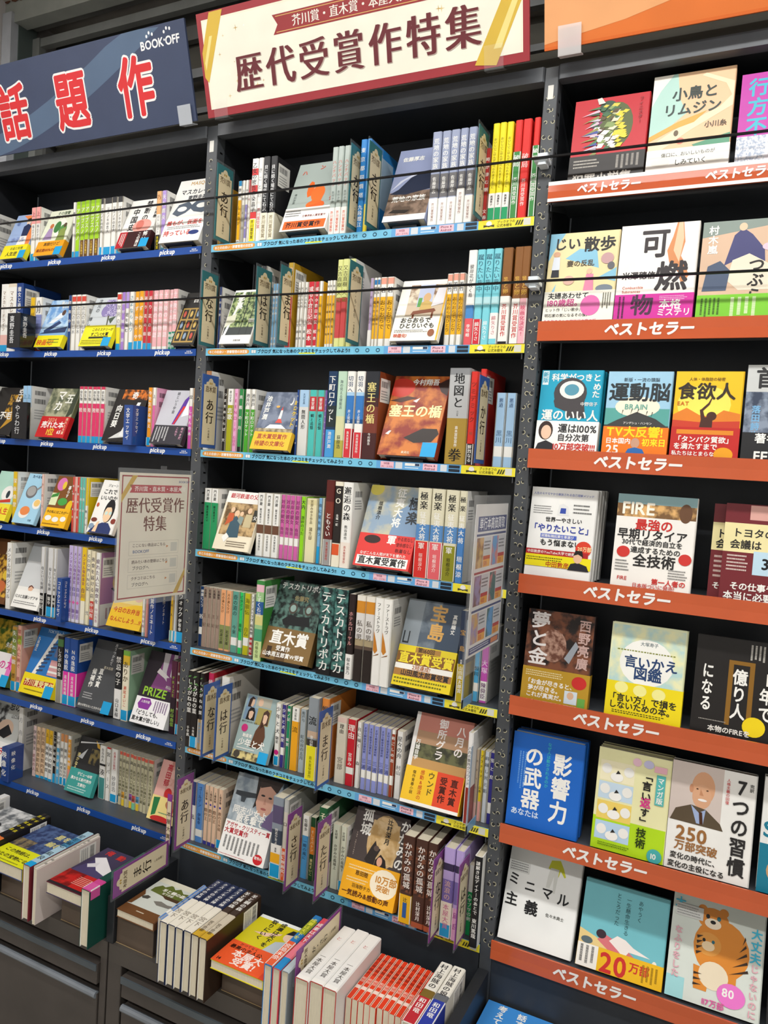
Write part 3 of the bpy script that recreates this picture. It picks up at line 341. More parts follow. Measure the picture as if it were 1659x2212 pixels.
 ('s', ((.6812, .6956), (.6956, .7093), (.7093, .7235)), .188, .001, {'d': 'canary yellow spine with green foot', 'c': 'f2e022', 'b': (), 't': ((.85, .33, 'おいしいごはんが食べられますように', '8a7a10'),), 'o': (.28, 'f3ece6'), 'ot': ((.26, .15, '高瀬隼子', '1b1b1d'),), 'ob': ((.0, .13, '1f9a62'),), 'hc': 1}),
 ('s', ((.7264, .7418),), .188, .001, {'d': 'red spine under deep green band', 'c': 'dc2f2a', 'b': (), 't': ((.9, .7, '', 'ffffff'),), 'o': (.68, '3f8a46'), 'ot': ((.65, .52, '破局', 'f1efe9'), (.42, .14, '芥川賞受賞作', 'f1efe9')), 'hc': 1}),
 ('s', ((.7423, .7595),), .188, .001, {'d': 'bare red spine with grey lettering', 'c': 'dc2f2a', 'b': (), 't': ((.66, .5, '破局', 'e8d0cc'), (.4, .12, '芥川賞受賞作', 'ecdcd8')), 'hc': 1}),
 ('s', ((.7638, .777),), .188, .001, {'d': 'red spine with green band by the upright', 'c': 'dc2f2a', 'b': (), 't': (), 'o': (.72, '3f8a46'), 'ot': ((.7, .56, '破局', 'f1efe9'), (.44, .16, '芥川賞受賞作', 'f1efe9')), 'hc': 1}),
],
'M2': [
 ('d', .0013, -.034, 'teal', 'な行', 'teal edged divider lettered for na row'),
 ('s', ((.0174, .026),), .148, .015, {'d': 'navy paperback right of the first divider', 'c': '22386e', 'b': (), 't': ((.9, .5, '道の文学', 'f1efe9'),), 'sd': 'f1efe9', 'bc': 1}),
 ('f', .0431, .0861, .148, -.01, {'d': 'white cover with garden photograph', 'c': 'f1efe9', 'a': (('r', .02, .16, .98, .96, '7d8a5a'), ('n', .02, .3, .98, .96, '2f4a22', 'a8b87a', 14), ('r', .02, .16, .98, .3, '2a3230'), ('p', ((.3, .96), (.38, .96), (.12, .16), (.04, .16)), 'f1efe9'), ('p', ((.02, .5), (.3, .55), (.3, .4), (.02, .3)), 'd8d8c0'), ('r', .55, .16, .58, .96, '1c221c'), ('r', .78, .16, .8, .96, '1c221c'), ('v', '影裏', .3, .92, .24, 'f1efe9'), ('h', '沼田', .75, .42, .12, 'f1efe9'), ('h', '文春文庫', .45, .06, .06, '555555'))}, .013),
 ('s', ((.1314, .1478),), .192, .021, {'d': 'black book with white label behind divider', 'c': '232326', 'b': (), 't': (), 'sd': 'f1efe9', 'bc': 1}),
 ('d', .1575, -.034, 'teal', 'は行', 'teal edged divider lettered for ha row'),
 ('s', ((.1694, .1784), (.1784, .1868)), .148, .015, {'d': 'sky blue paperback with white title', 'c': '7fb2da', 'b': (), 't': ((.92, .5, '孤独な夜の', 'f1efe9'), (.2, .03, '文春', 'f1efe9'))}),
 ('s', ((.2127, .2278),), .192, .011, {'d': 'gold and red book behind divider', 'c': 'c8302e', 'b': ((.6, 1, 'b8962a'),), 't': ((.96, .8, 'コン', 'e8c0c0'),), 'sd': 'b98f22', 'bc': 2}),
 ('d', .2224, -.034, 'teal', 'ま行', 'teal edged divider lettered for ma row'),
 ('s', ((.2384, .2477), (.2477, .2566), (.2566, .2658)), .148, .015, {'d': 'white paperback with thin black title', 'c': 'f1efe9', 'b': (), 't': ((.93, .6, '火口のふたり', '444444'), (.4, .1, '文庫本', '666666'))}),
 ('s', ((.2664, .2829), (.2829, .2946)), .148, .015, {'d': 'scarlet paperback with white lettering', 'c': 'cf2b3a', 'b': ((0, .04, 'f1efe9'),), 't': ((.93, .35, '或る小倉日記伝', 'f1efe9'), (.3, .1, '松本', 'f1efe9'))}),
 ('s', ((.2952, .3051),), .148, .015, {'d': 'thick amber and white paperback', 'c': 'f1efe9', 'b': ((0, .78, 'efb31e'),), 't': ((.7, .2, '日蝕一月', '6a4a10'),), 'sd': 'efb31e'}),
 ('s', ((.3146, .3224), (.3224, .3298), (.3298, .3378)), .148, .015, {'d': 'amber paperback with black title', 'c': 'f1efe9', 'b': ((.06, .78, 'efb31e'),), 't': ((.95, .8, '平野', '1b1b1d'), (.7, .15, '決壊の街角', '5a4010'))}),
 ('s', ((.347, .3616), (.3616, .3767)), .188, .001, {'d': 'lime white spine with red lower half', 'c': 'dde093', 'b': ((.1, .56, 'c64a4a'),), 't': ((.93, .68, '又吉直樹', '5a5a30'), (.66, .5, '火花', '6a7a2a')), 'hc': 1}),
 ('s', ((.3772, .3916),), .188, .001, {'d': 'lime white spine partly behind divider', 'c': 'dde093', 'b': ((.1, .56, 'c64a4a'),), 't': ((.93, .68, '又吉直樹', '5a5a30'),), 'hc': 1, 'sd': 'f1efe9', 'bc': 2}),
 ('d', .3963, -.034, 'teal', 'や・ら・わ行', 'teal edged divider lettered for ya ra wa rows'),
 ('s', ((.4226, .4316),), .148, .015, {'d': 'lilac paperback beside divider', 'c': 'bda8cc', 'b': (), 't': ((.9, .3, '文学のうた', '6a4a7a'),), 'o': (.25, 'f1efe9')}),
 ('s', ((.4318, .4408), (.4408, .4483)), .148, .015, {'d': 'amber paperback with blue head mark', 'c': 'f1efe9', 'b': ((.12, .72, 'efb31e'), (.9, .97, '2a7ab8')), 't': ((.88, .75, '綿矢', '1b1b1d'), (.68, .3, '蹴りたい背中', '5a4010'))}),
 ('s', ((.4486, .4644), (.4644, .4816)), .148, .015, {'d': 'amber paperback with salmon head', 'c': 'f1efe9', 'b': ((.12, .72, 'efb31e'), (.9, .99, 'eca08a')), 't': ((.88, .75, '若', '1b1b1d'), (.68, .25, 'おらおらで', '6a4a10')), 'bc': 1, 'sd': 'f1efe9'}),
 ('f', .4894, .1065, .148, -.01, {'d': 'cream cover with woman at low table', 'c': 'f3efe2', 'a': (('r', .2, .4, .98, .92, 'c8b49a'), ('n', .2, .62, .98, .92, '8a6a52', 'e0d2ba', 7), ('r', .4, .55, .72, .92, 'b8c0d8'), ('r', .42, .55, .5, .7, '5a9a4a'), ('e', .6, .7, .08, .08, 'd0a878'), ('p', ((.48, .5), (.5, .62), (.6, .66), (.72, .62), (.74, .5)), 'c8a860'), ('p', ((.32, .42), (.36, .48), (.8, .52), (.84, .48), (.8, .46)), '7a4022'), ('r', .36, .36, .4, .48, '7a4022'), ('r', .76, .36, .8, .48, '7a4022'), ('p', ((.72, .55), (.98, .6), (.98, .88), (.8, .86)), 'dfdce0'), ('h', 'おらおらで', .14, .33, .13, '2a2a24'), ('h', 'ひとりいぐも', .14, .24, .125, '2a2a24'), ('l', .06, .13, .8, .18, 2, '777777'), ('h', '映画化!', .06, .08, .09, 'c8502a'), ('e', .85, .12, .07, .06, '8a4a20'), ('r', .97, 0, 1, .9, 'efb020'))}, .013),
 ('s', ((.6003, .6139), (.6139, .6271), (.6271, .6402)), .148, .015, {'d': 'amber, white and salmon paperback', 'c': 'f1efe9', 'b': ((.16, .72, 'efb31e'), (.9, .99, 'eca08a')), 't': ((.88, .75, '若竹', '1b1b1d'), (.68, .2, 'おらおらでひとり', '6a4a10'))}),
 ('s', ((.6492, .6673),), .188, .001, {'d': 'white spine with blue and red painted foot', 'c': 'f1efe9', 'b': ((.28, .42, '4a8ac8'), (0, .28, 'df5a60')), 't': ((.85, .5, '彼岸花が咲く島', '555555'), (.22, .08, '李琴峰', 'f1efe9')), 'hc': 1}),
 ('s', ((.6677, .6847),), .188, .001, {'d': 'turquoise spine with red band', 'c': '7ccfdb', 'b': ((.42, .5, 'b8e0e4'),), 't': ((.95, .55, '蹴りたい背中', '37687a'),), 'o': (.27, 'd3303c'), 'ot': ((.24, .04, '綿矢りさ', 'f1efe9'),), 'hc': 1}),
 ('s', ((.6852, .7015),), .188, .001, {'d': 'bare turquoise spine', 'c': '7ccfdb', 'b': ((.42, .5, 'b8e0e4'),), 't': ((.95, .55, '蹴りたい背中', '37687a'), (.25, .05, '綿矢りさ', 'eaf4f6')), 'hc': 1}),
 ('s', ((.702, .719),), .188, .001, {'d': 'turquoise spine with white band', 'c': '7ccfdb', 'b': ((.42, .5, 'b8e0e4'),), 't': ((.95, .55, '蹴りたい背中', '37687a'),), 'o': (.33, 'f2efea'), 'ob': ((0, .06, '7ccfdb'),), 'ot': ((.3, .1, '綿矢りさ', 'd08a90'),), 'hc': 1}),
 ('s', ((.7207, .741),), .188, .001, {'d': 'brown gold spine with white award band', 'c': '87572a', 'b': (), 't': ((.7, .52, '乳と卵', 'd8a84a'),), 'o': (.5, 'f1eee8'), 'ot': ((.42, .08, '芥川賞受賞作', 'cc3a34'),), 'ob': ((0, .03, '1b1b1d'),), 'hc': 1}),
 ('s', ((.7446, .7635),), .188, .001, {'d': 'second brown gold spine with white award band', 'c': '87572a', 'b': (), 't': ((.7, .5, '乳と卵', 'd8a84a'),), 'o': (.47, 'f1eee8'), 'ot': ((.42, .06, '芥川賞受賞作', 'cc3a34'),), 'hc': 1}),
 ('s', ((.7596, .777),), .188, .001, {'d': 'brown gold spine with pink band', 'c': '87572a', 'b': (), 't': ((.7, .5, '乳と卵', 'd8a84a'),), 'o': (.47, 'eeb4bc'), 'ot': ((.4, .08, '映画化決定!', 'cc4a6a'),), 'hc': 1}),
],
'M3': [
 ('s', ((.0016, .0175),), .188, .001, {'d': 'brown spine at the upright', 'c': 'a87448', 'b': ((0, .4, 'f1efe9'),), 't': (), 'sd': 'f1efe9', 'bc': 1, 'hc': 1}),
 ('d', .0186, -.034, 'blue', 'あ行', 'blue edged award divider lettered for a row'),
 ('s', ((.0467, .0575),), .148, .015, {'d': 'black paperback right of divider', 'c': '26221f', 'b': (), 't': ((.95, .3, 'つまをめとらば', 'f1efe9'), (.25, .1, '文', 'f1efe9'))}),
 ('s', ((.0581, .0765),), .148, .015, {'d': 'olive paperback with white head', 'c': 'aaa91c', 'b': ((.74, 1, 'f1efe9'),), 't': ((.97, .78, '青山文平', '1b1b1d'), (.7, .5, '恋歌', 'f1efe9'))}),
 ('s', ((.0771, .0907),), .148, .015, {'d': 'pink paperback', 'c': 'e9a6cc', 'b': (), 't': ((.95, .3, 'TEENロード', 'c0407a'), (.25, .08, '石田衣', 'c0407a'))}),
 ('s', ((.0919, .1042),), .148, .015, {'d': 'forest green paperback', 'c': '2f8a4a', 'b': ((0, .08, '1b1b1d'),), 't': ((.95, .3, '真鶴の月', 'f1efe9'),)}),
 ('s', ((.1106, .1256), (.1256, .1389)), .148, .015, {'d': 'green paperback with white head', 'c': '4aa52e', 'b': ((.68, 1, 'f1efe9'),), 't': ((.93, .72, '池井戸', '1b1b1d'), (.64, .25, '下町ロケット', 'f1efe9')), 'sd': 'f1efe9', 'bc': 1}),
 ('f', .1494, .1017, .148, -.01, {'d': 'night sky cover with white rocket', 'c': '59647c', 'a': (('n', 0, .3, 1, 1, '4a566e', '7a8498', 4), ('p', ((.2, .34), (.35, .43), (.65, .43), (.85, .34), (.85, .28), (.2, .28)), 'f1efe9'), ('p', ((.52, .5), (.54, .66), (.57, .74), (.6, .66), (.6, .5)), 'efe9e0'), ('p', ((.54, .68), (.57, .75), (.59, .68)), 'd03a30'), ('p', ((.47, .46), (.53, .53), (.6, .53), (.66, .46)), 'd8483c'), ('e', .77, .84, .05, .07, 'f1efe9'), ('e', .75, .86, .045, .065, '59647c'), ('e', .44, .74, .05, .02, 'e0a84a'), ('v', '池井戸潤', .15, .93, .15, 'f1efe9'), ('v', '下町ロケット', .92, .95, .13, 'e9c428'), ('n', 0, .26, 1, .36, 'b8a884', '7a6a50', 8)), 'obi': (.3, 'f0bc2c', (('h', '直木賞受賞作', .1, .22, .135, 'a8452a'), ('h', '待望の文庫化', .08, .1, .135, 'a8452a')))}, .013),
 ('s', ((.2533, .2587),), .148, .015, {'d': 'thin navy paperback right of rocket cover', 'c': '2a4a8a', 'b': (), 't': ((.95, .4, 'エンピツ戦記', 'f1efe9'), (.25, .12, '文', 'f1efe9'))}),
 ('s', ((.2592, .2871),), .148, .015, {'d': 'thick white paperback with pale blue head', 'c': 'dcdcd8', 'b': ((.74, 1, 'a9cbe8'),), 't': ((.95, .78, '大沢在昌', '3a5a7a'), (.7, .4, '無間人形', '1b1b1d'))}),
 ('s', ((.2877, .3078), (.3078, .3267)), .148, .015, {'d': 'turquoise paperback with red plaque', 'c': '4fbfb6', 'b': ((.68, .9, 'c53038'),), 't': ((.88, .7, '葉室麟', 'f1efe9'), (.64, .4, '蜩と追憶', '1b1b1d'))}),
 ('s', ((.327, .3325),), .148, .015, {'d': 'thin purple paperback', 'c': '8a6ab4', 'b': (), 't': ((.9, .3, 'ラブアラウンド', 'f1efe9'),)}),
 ('s', ((.3407, .3643),), .188, .001, {'d': 'deep blue spine with bold white title', 'c': '1f3a5c', 'b': ((.35, .6, '2a3436'), (0, .32, '4a9ad8')), 't': ((.95, .4, '下町ロケット', 'f1efe9'), (.3, .1, '池井戸潤', 'f1efe9')), 'hc': 1}),
 ('s', ((.3648, .3871),), .188, .001, {'d': 'pale green spine with house painting', 'c': 'bcd8c0', 'b': ((.2, .48, 'd8d8a8'), (0, .2, 'b8b050')), 't': ((.9, .56, '海の見える理髪店', '5a6a6a'), (.26, .1, '荻原浩', '3a4a3a')), 'hc': 1}),
 ('s', ((.3881, .4081),), .188, .001, {'d': 'white and blue spine with red award band', 'c': 'f1efe9', 'b': ((.45, .72, '3a7ac0'), (.72, .76, 'a8cce8'), (.4, .45, '24548c')), 't': ((.95, .75, '切羽へ', '3a4a6a'), (.56, .4, '井上荒野', 'f1efe9')), 'o': (.34, 'd3373f'), 'ot': ((.31, .1, '直木賞受賞作', 'f1efe9'),), 'hc': 1}),
 ('s', ((.4114, .4328),), .188, .001, {'d': 'white and blue spine with lower red band', 'c': 'f1efe9', 'b': ((.45, .72, '3a7ac0'), (.72, .76, 'a8cce8'), (.4, .45, '24548c')), 't': ((.95, .75, '切羽へ', '3a4a6a'), (.56, .4, '井上荒野', 'f1efe9')), 'o': (.3, 'd3373f'), 'ot': ((.28, .06, '直木賞受賞作', 'f1efe9'),), 'hc': 1}),
 ('s', ((.4333, .4674),), .188, .001, {'d': 'plastic wrapped maroon spine with gold title', 'c': '4a2a2a', 'b': ((.7, 1, '2c2e34'), (.3, .6, '7a3c30')), 't': ((.88, .4, '塞王の楯', 'e9d88a'), (.3, .16, '今村翔吾', 'f1efe9')), 'hc': 1, 'sd': '8c4526', 'bc': 2}),
 ('f', .4777, .13, .188, -.01, {'d': 'fiery red landscape cover with gold title', 'c': 'a8452a', 'a': (('n', 0, 0, 1, 1, '8c2e1e', 'd07a34', 3.5), ('e', .15, .85, .25, .12, 'c83a2c'), ('p', ((.4, .22), (.7, .34), (.95, .34), (1, .28), (.9, .18), (.6, .16)), '2e2420'), ('p', ((0, .68), (.3, .74), (.5, .72), (.2, .66)), '4a2a20'), ('p', ((.8, .9), (1, .98), (1, .75), (.88, .8)), '3a2420'), ('h', '今村翔吾', .34, .92, .12, 'f1efe9'), ('h', '塞王の楯', .03, .55, .235, 'f6efb0'), ('p', ((.42, .68), (.48, .7), (.54, .72), (.49, .66)), 'f1efe9'), ('p', ((.06, .26), (.12, .3), (.16, .3), (.12, .25)), 'f1efe9'), ('h', '集英社', .42, .04, .05, 'f0e0c0')), 'tag': 1}, .022),
 ('s', ((.6259, .6712),), .195, .001, {'d': 'thick silver and gold wrapped spine', 'c': 'b7b8b8', 'b': ((0, .48, 'a98a3c'), (.93, 1, '8a8c8e')), 't': ((.95, .58, '地図と', '1b1b1d'), (.56, .5, '小川哲', '555555'), (.4, .18, '直木賞受賞作', 'f1efe9'), (.17, .02, '拳', '1b1b1d')), 'hc': 1}),
 ('s', ((.6722, .6879),), .188, .001, {'d': 'red spine with black band and grey title', 'c': 'd8352c', 'b': (), 't': ((.9, .45, 'ツミデミック', '7a2a22'), (.4, .32, '一穂', 'a84a3a')), 'o': (.23, '26211e'), 'ot': ((.22, .03, '鮮烈なる', 'f1efe9'),), 'hc': 1}),
 ('s', ((.6879, .7),), .195, .013, {'d': 'tall red book behind blue divider', 'c': 'd8352c', 'b': (), 't': (), 'hc': 1, 'sd': 'c82f28', 'bc': 2}),
 ('d', .7024, -.034, 'blue', 'か行', 'blue edged award divider lettered for ka row'),
 ('s', ((.7241, .7448), (.7448, .7654)), .148, .015, {'d': 'pale blue paperback with small black title', 'c': 'a4c6e4', 'b': ((.14, .28, 'f1efe9'),), 't': ((.93, .8, '悪道', '33507a'), (.5, .32, '黒川', '5a7a9a')), 'sd': '8a8d92'}),
],
'M4': [
 ('s', ((.0016, .025), (.0225, .0457)), .148, .017, {'d': 'emerald paperback with white head', 'c': '2e9d63', 'b': ((.77, 1, 'f1efe9'),), 't': ((.98, .8, '門井慶', '1b1b1d'), (.72, .45, '銀河鉄道の父', '1b1b1d')), 'sd': 'f1efe9', 'bc': 1}),
 ('f', .0554, .103, .148, -.01, {'d': 'cream film tie in cover with kimono group', 'c': 'eadfc6', 'a': (('r', 0, .8, 1, 1, 'f1efe9'), ('h', '銀河鉄道の父', .1, .92, .13, 'c03a40'), ('n', .06, .25, 1, .8, '6a5236', 'c8a878', 6), ('e', .42, .62, .07, .055, 'e8c4a0'), ('p', ((.25, .2), (.3, .5), (.42, .58), (.56, .5), (.62, .22)), '3f5a68'), ('e', .28, .68, .055, .045, 'e8c4a0'), ('p', ((.16, .4), (.2, .62), (.34, .62), (.36, .5)), 'c8603a'), ('e', .76, .68, .06, .05, 'e8c4a0'), ('p', ((.66, .4), (.68, .62), (.86, .62), (.88, .4)), 'c8b890'), ('e', .56, .62, .05, .04, 'e8c4a0'), ('p', ((.48, .5), (.52, .58), (.64, .56), (.62, .42)), '8a9a94'), ('r', .88, .5, 1, .7, '3a3a34'), ('p', ((.18, .2), (.28, .28), (.38, .22), (.28, .12)), 'f1efe9'), ('l', .35, .05, .95, .16, 3, '6a5a4a'), ('v', '父', .95, .6, .1, 'f1efe9'))}, .013),
 ('s', ((.1606, .1825), (.1825, .2042), (.2042, .2244)), .148, .017, {'d': 'white paperback with photo band on spine', 'c': 'f1efe9', 'b': ((.36, .5, '6d4a38'),), 't': ((.97, .8, '門井慶', '1b1b1d'), (.76, .52, '銀河鉄道の父', '1b1b1d'), (.34, .08, '直木賞受賞作', '555555'))}),
 ('s', ((.2247, .2379), (.2379, .2518), (.2518, .2657), (.2657, .2794)), .148, .017, {'d': 'pink paperback with black author plate', 'c': 'd063a6', 'b': ((.22, .34, 'f1efe9'),), 't': ((.93, .55, '対岸の彼女', '7a2a60'), (.5, .38, '角田', '7a2a60'))}),
 ('s', ((.2799, .2936),), .148, .017, {'d': 'lime paperback next to pink row', 'c': '8fd41f', 'b': (), 't': ((.95, .8, '大内', '1b1b1d'), (.7, .4, '漂砂のうた', '3a5a10'))}),
 ('s', ((.2946, .3237),), .145, .017, {'d': 'thick cream paperback', 'c': 'e9e0b6', 'b': ((.9, .98, 'ddd2a0'),), 't': ((.98, .6, '宮部みゆき作品', '6a5a3a'), (.55, .35, '蒲生邸', '6a5a3a'))}),
 ('s', ((.3257, .337),), .148, .017, {'d': 'blue paperback with sky foot', 'c': '7fb4dc', 'b': ((0, .26, '1f9fd8'),), 't': ((.93, .4, '夜に星を放つ', '33506a'),)}),
 ('s', ((.3375, .3416),), .148, .017, {'d': 'thin white paperback with yellow edge', 'c': 'f1ead0', 'b': (), 't': ()}),
 ('s', ((.3525, .3748),), .19, 0, {'d': 'wine red spine with grey band', 'c': '5d2420', 'b': ((.55, .75, '7a3328'),), 't': ((.62, .34, 'ともぐい', 'f1efe9'),), 'o': (.31, '9a9896'), 'ot': ((.28, .06, '直木賞受賞作', 'c0504a'),), 'hc': 1}),
 ('s', ((.3753, .3957),), .188, 0, {'d': 'black and cream spine with outlined capitals', 'c': 'ede5cf', 'b': ((.28, .95, '2b2624'),), 't': ((.95, .72, 'GO', 'f2ecd8'), (.62, .48, '金城一紀', 'f1efe9')), 'hc': 1, 'ob2': ((.14, .27, 'dd5a30'),)}),
 ('s', ((.3961, .4211),), .188, 0, {'d': 'white spine with brush lettered black title', 'c': 'f1efe9', 'b': ((0, .3, 'efe3d6'),), 't': ((.95, .55, '邂逅の森', '1b1b1d'), (.5, .33, '熊谷達也', '1b1b1d'), (.26, .05, '直木賞受賞作', 'c0504a')), 'hc': 1, 'bc': 2, 'sd': 'f1efe9'}),
 ('f', .4367, .13, .188, -.01, {'d': 'grey gold cover with blue brush and red band', 'c': 'b9b59c', 'a': (('n', 0, .35, 1, 1, 'c4bfa4', '8fa4b8', 3), ('e', .12, .95, .13, .08, 'e0d060'), ('p', ((.5, .3), (.6, .7), (1, .9), (1, .3)), '7f9ab8'), ('v', '征夷大将', .6, .98, .17, 'f1efe9'), ('v', '極楽', .88, .88, .24, '33373c'), ('v', '垣根涼介', .25, .8, .08, '1b1b1d')), 'obi': (.4, 'da3b36', (('v', '軍', .6, .4, .17, 'f1efe9'), ('h', 'やる気なし', .7, .36, .075, '5a1410'), ('h', '使命感なし', .7, .29, .075, '5a1410'), ('h', '執着なし', .7, .22, .075, '5a1410'), ('e', .25, .33, .15, .05, '33201e'), ('r', .04, .02, .97, .13, 'f4efe9'), ('h', '直木賞受賞作', .07, .075, .145, '1b1b1d'), ('h', 'なぜこんな人間が天下を獲れた', .08, .16, .06, 'f1efe9')))}, .022),
 ('s', ((.5738, .6053),), .188, 0, {'d': 'cream and blue spine with red award band', 'c': 'd9d3b8', 'b': ((.42, .6, '5a8abf'),), 't': ((.96, .76, '極楽', '1b1b1d'), (.74, .42, '征夷大将', 'f1efe9')), 'o': (.41, 'd6332e'), 'ot': ((.4, .32, '軍', 'f1efe9'), (.28, .08, '垣根涼介', 'f4c8c0')), 'hc': 1}),
 ('s', ((.6058, .6357),), .188, 0, {'d': 'cream and blue spine with coral award band', 'c': 'd9d3b8', 'b': ((.42, .6, '5a8abf'),), 't': ((.96, .76, '極楽', '1b1b1d'), (.74, .42, '征夷大将', 'f1efe9')), 'o': (.41, 'e2646a'), 'ot': ((.4, .32, '軍', 'f1efe9'), (.28, .08, '垣根涼介', 'f9dcd8')), 'hc': 1}),
 ('s', ((.6367, .6666),), .188, 0, {'d': 'cream and blue spine with olive band', 'c': 'd9d3b8', 'b': ((.42, .6, '5a8abf'),), 't': ((.95, .76, '極楽', '1b1b1d'), (.74, .42, '征夷大将', 'f1efe9')), 'o': (.39, '8b8a24'), 'ot': ((.38, .3, '軍', 'f1efe9'), (.26, .06, '垣根涼介', '3a3a10')), 'hc': 1}),
 ('s', ((.6671, .6834),), .188, 0, {'d': 'cream and blue spine without band', 'c': 'd9d3b8', 'b': ((.0, .6, '4a80bf'),), 't': ((.95, .76, '極楽', '1b1b1d'), (.74, .42, '征夷大将', 'f1efe9'), (.3, .05, '垣根涼', 'f1efe9')), 'hc': 1, 'sd': 'f1efe9', 'bc': 2}),
 ('d', .6777, .01, 'plum', 'さ行', 'orange faced award divider lettered for sa row'),
],
'M5': [
 ('s', ((.0016, .0178),), .148, .021, {'d': 'navy paperback at left end', 'c': '1f3a66', 'b': ((.2, .32, 'f1efe9'),), 't': ((.95, .65, '柳腰にくう', 'f1efe9'), (.6, .4, '谷', 'f1efe9'))}),
 ('s', ((.0129, .0271), (.0271, .0401), (.0401, .0528), (.0528, .0653)), .148, .021, {'d': 'taupe paperback', 'c': 'a38b7c', 'b': (), 't': ((.97, .82, '佐藤賢', '1b1b1d'), (.6, .3, '王妃', '6a5548'))}),
 ('s', ((.0653, .0826), (.0826, .0998)), .148, .021, {'d': 'apricot and olive paperback', 'c': 'eda978', 'b': ((.03, .42, '8b9258'),), 't': ((.95, .62, '月の満ち欠け', '6a4a20'), (.35, .1, '岩波文庫', '1b1b1d'))}),
 ('s', ((.0998, .1199),), .148, .021, {'d': 'sage paperback', 'c': '62a292', 'b': ((.12, .25, 'f1efe9'),), 't': ((.95, .6, '壺の道の', '2a4a44'), (.45, .3, '今東', '2a4a44'))}),
 ('s', ((.1212, .1337),), .148, .021, {'d': 'bright green paperback', 'c': '2ec864', 'b': ((.1, .22, 'f1efe9'),), 't': ((.95, .7, 'ビタミン', '1b1b1d'), (.5, .35, '重松', '1a5a2a'))}),
 ('s', ((.1355, .1541),), .148, .021, {'d': 'mustard green paperback', 'c': 'c3bd1e', 'b': ((.15, .28, 'f1efe9'),), 't': ((.92, .65, '海狼伝', '5a5a10'), (.45, .3, '白石', '5a5a10'))}),
 ('s', ((.1547, .1652),), .148, .021, {'d': 'white paperback with red foot panel', 'c': 'f1efe9', 'b': ((.02, .3, 'c83038'),), 't': ((.97, .55, 'ファーストラヴ', '3a3a3a'), (.52, .34, '島本理', '1b1b1d'), (.28, .04, '映画化', 'f1efe9'))}),
 ('s', ((.1874, .2095),), .188, -.008, {'d': 'painted green and pink spine', 'c': '9cc48a', 'b': ((.86, .95, 'e6b8c4'), (.95, 1, '3f8a44'), (.58, .74, '2d5a96'), (.45, .58, 'd8cf84'), (.25, .4, '4a9a74'), (0, .25, 'c8dc9a')), 't': ((.85, .55, 'しずく石川', 'f1efe9'), (.24, .04, '西條奈加', '5a6a3a')), 'hc': 1, 'sd': '3f8a3c', 'bc': 2}),
 ('f', .2103, .1275, .188, -.01, {'d': 'dark stone idol cover with brown band', 'c': '26302d', 'a': (('n', 0, .4, 1, 1, '1c2422', '5a7a70', 9), ('e', .42, .66, .09, .07, '4a4038'), ('e', .42, .66, .06, .045, '8fa8a0'), ('e', .75, .66, .08, .065, '4a4038'), ('e', .75, .66, .05, .04, '8fa8a0'), ('p', ((.25, .5), (.4, .58), (.55, .56), (.8, .58), (.85, .46), (.3, .44)), '16181a'), ('p', ((.54, .6), (.6, .72), (.66, .6)), '2e3432'), ('h', 'テスカトリポカ', .06, .93, .13, 'f1efe9'), ('h', '佐藤究', .4, .79, .1, 'b8aa7a')), 'obi': (.4, '80643a', (('r', .1, .02, .2, .16, '3e2c1a'), ('p', ((.3, 0), (.33, .16), (.5, .16), (.52, 0)), '5e4526'), ('h', '直木賞', .1, .28, .27, 'f1efe9'), ('h', '受賞作', .28, .15, .1, 'f1efe9'), ('h', '山本周五郎賞W受賞', .03, .07, .095, 'f1efe9')))}, .022),
 ('s', ((.3577, .3959), (.3959, .4302)), .195, -.008, {'d': 'dark teal mosaic spine with katakana', 'c': '1d2b2d', 'b': ((.0, .08, '1b1b1d'),), 't': ((.96, .04, 'テスカトリポカ', 'f1efe9'),), 'hc': 1, 'nz': 1}),
 ('s', ((.4312, .4487),), .188, -.008, {'d': 'black spine with pink title and white foot', 'c': '2a1f1e', 'b': (), 't': ((.8, .4, 'ホテルローヤル', 'd89a98'),), 'o': (.3, 'efece8'), 'ot': ((.26, .06, '桜木紫乃', '5a5a5a'),), 'hc': 1}),
 ('s', ((.4512, .4726), (.4726, .4946)), .188, -.008, {'d': 'white and orange spine with black base', 'c': 'e9e3d6', 'b': ((.8, .94, 'd08a2c'), (.5, .8, 'dcd8d4'), (.42, .5, 'a89878'), (.38, .42, '5a4a40'), (0, .38, '2b2320')), 't': ((.72, .48, '私の男', '6a625a'),), 'hc': 1}),
 ('s', ((.4955, .5158), (.5158, .5376)), .188, -.008, {'d': 'white spine with orange brush stroke', 'c': 'f1efe9', 'b': (), 't': ((.95, .6, 'ファーストラヴ', '3f3a36'),), 'hc': 1, 'bc': 2, 'sd': 'f1efe9', 'brush': 1}),
 ('f', .5466, .13, .188, -.01, {'d': 'slate blue cover with gold title', 'c': '44505e', 'a': (('r', 0, .35, .32, 1, '8c959c'), ('n', .3, .35, .6, 1, '7c8790', '525e6c', 3), ('r', .62, .35, 1, 1, '36465a'), ('v', '宝島', .58, .97, .3, 'd9a656'), ('v', '真藤順丈', .86, .88, .08, 'f1efe9'), ('p', ((.03, .48), (.14, .48), (.14, .62), (.12, .62), (.12, .5), (.05, .5), (.05, .62), (.03, .62)), '20242a')), 'obi': (.46, 'e7cf1c', (('r', .3, .39, .74, .45, 'b0803a'), ('h', '第160回', .34, .42, .09, '3a2a10'), ('r', 0, .25, 1, .385, '87581f'), ('h', '直木賞受賞', .03, .318, .192, 'f2dc30'), ('r', 0, .19, 1, .25, 'f2efe6'), ('h', '2冠達成!', .3, .22, .085, 'a8622c'), ('r', 0, .115, 1, .19, 'a8763a'), ('h', '山田風太郎賞受賞', .12, .152, .105, '1b1b1d'), ('l', .03, .02, .95, .1, 2, '6a6a10')))}, .022),
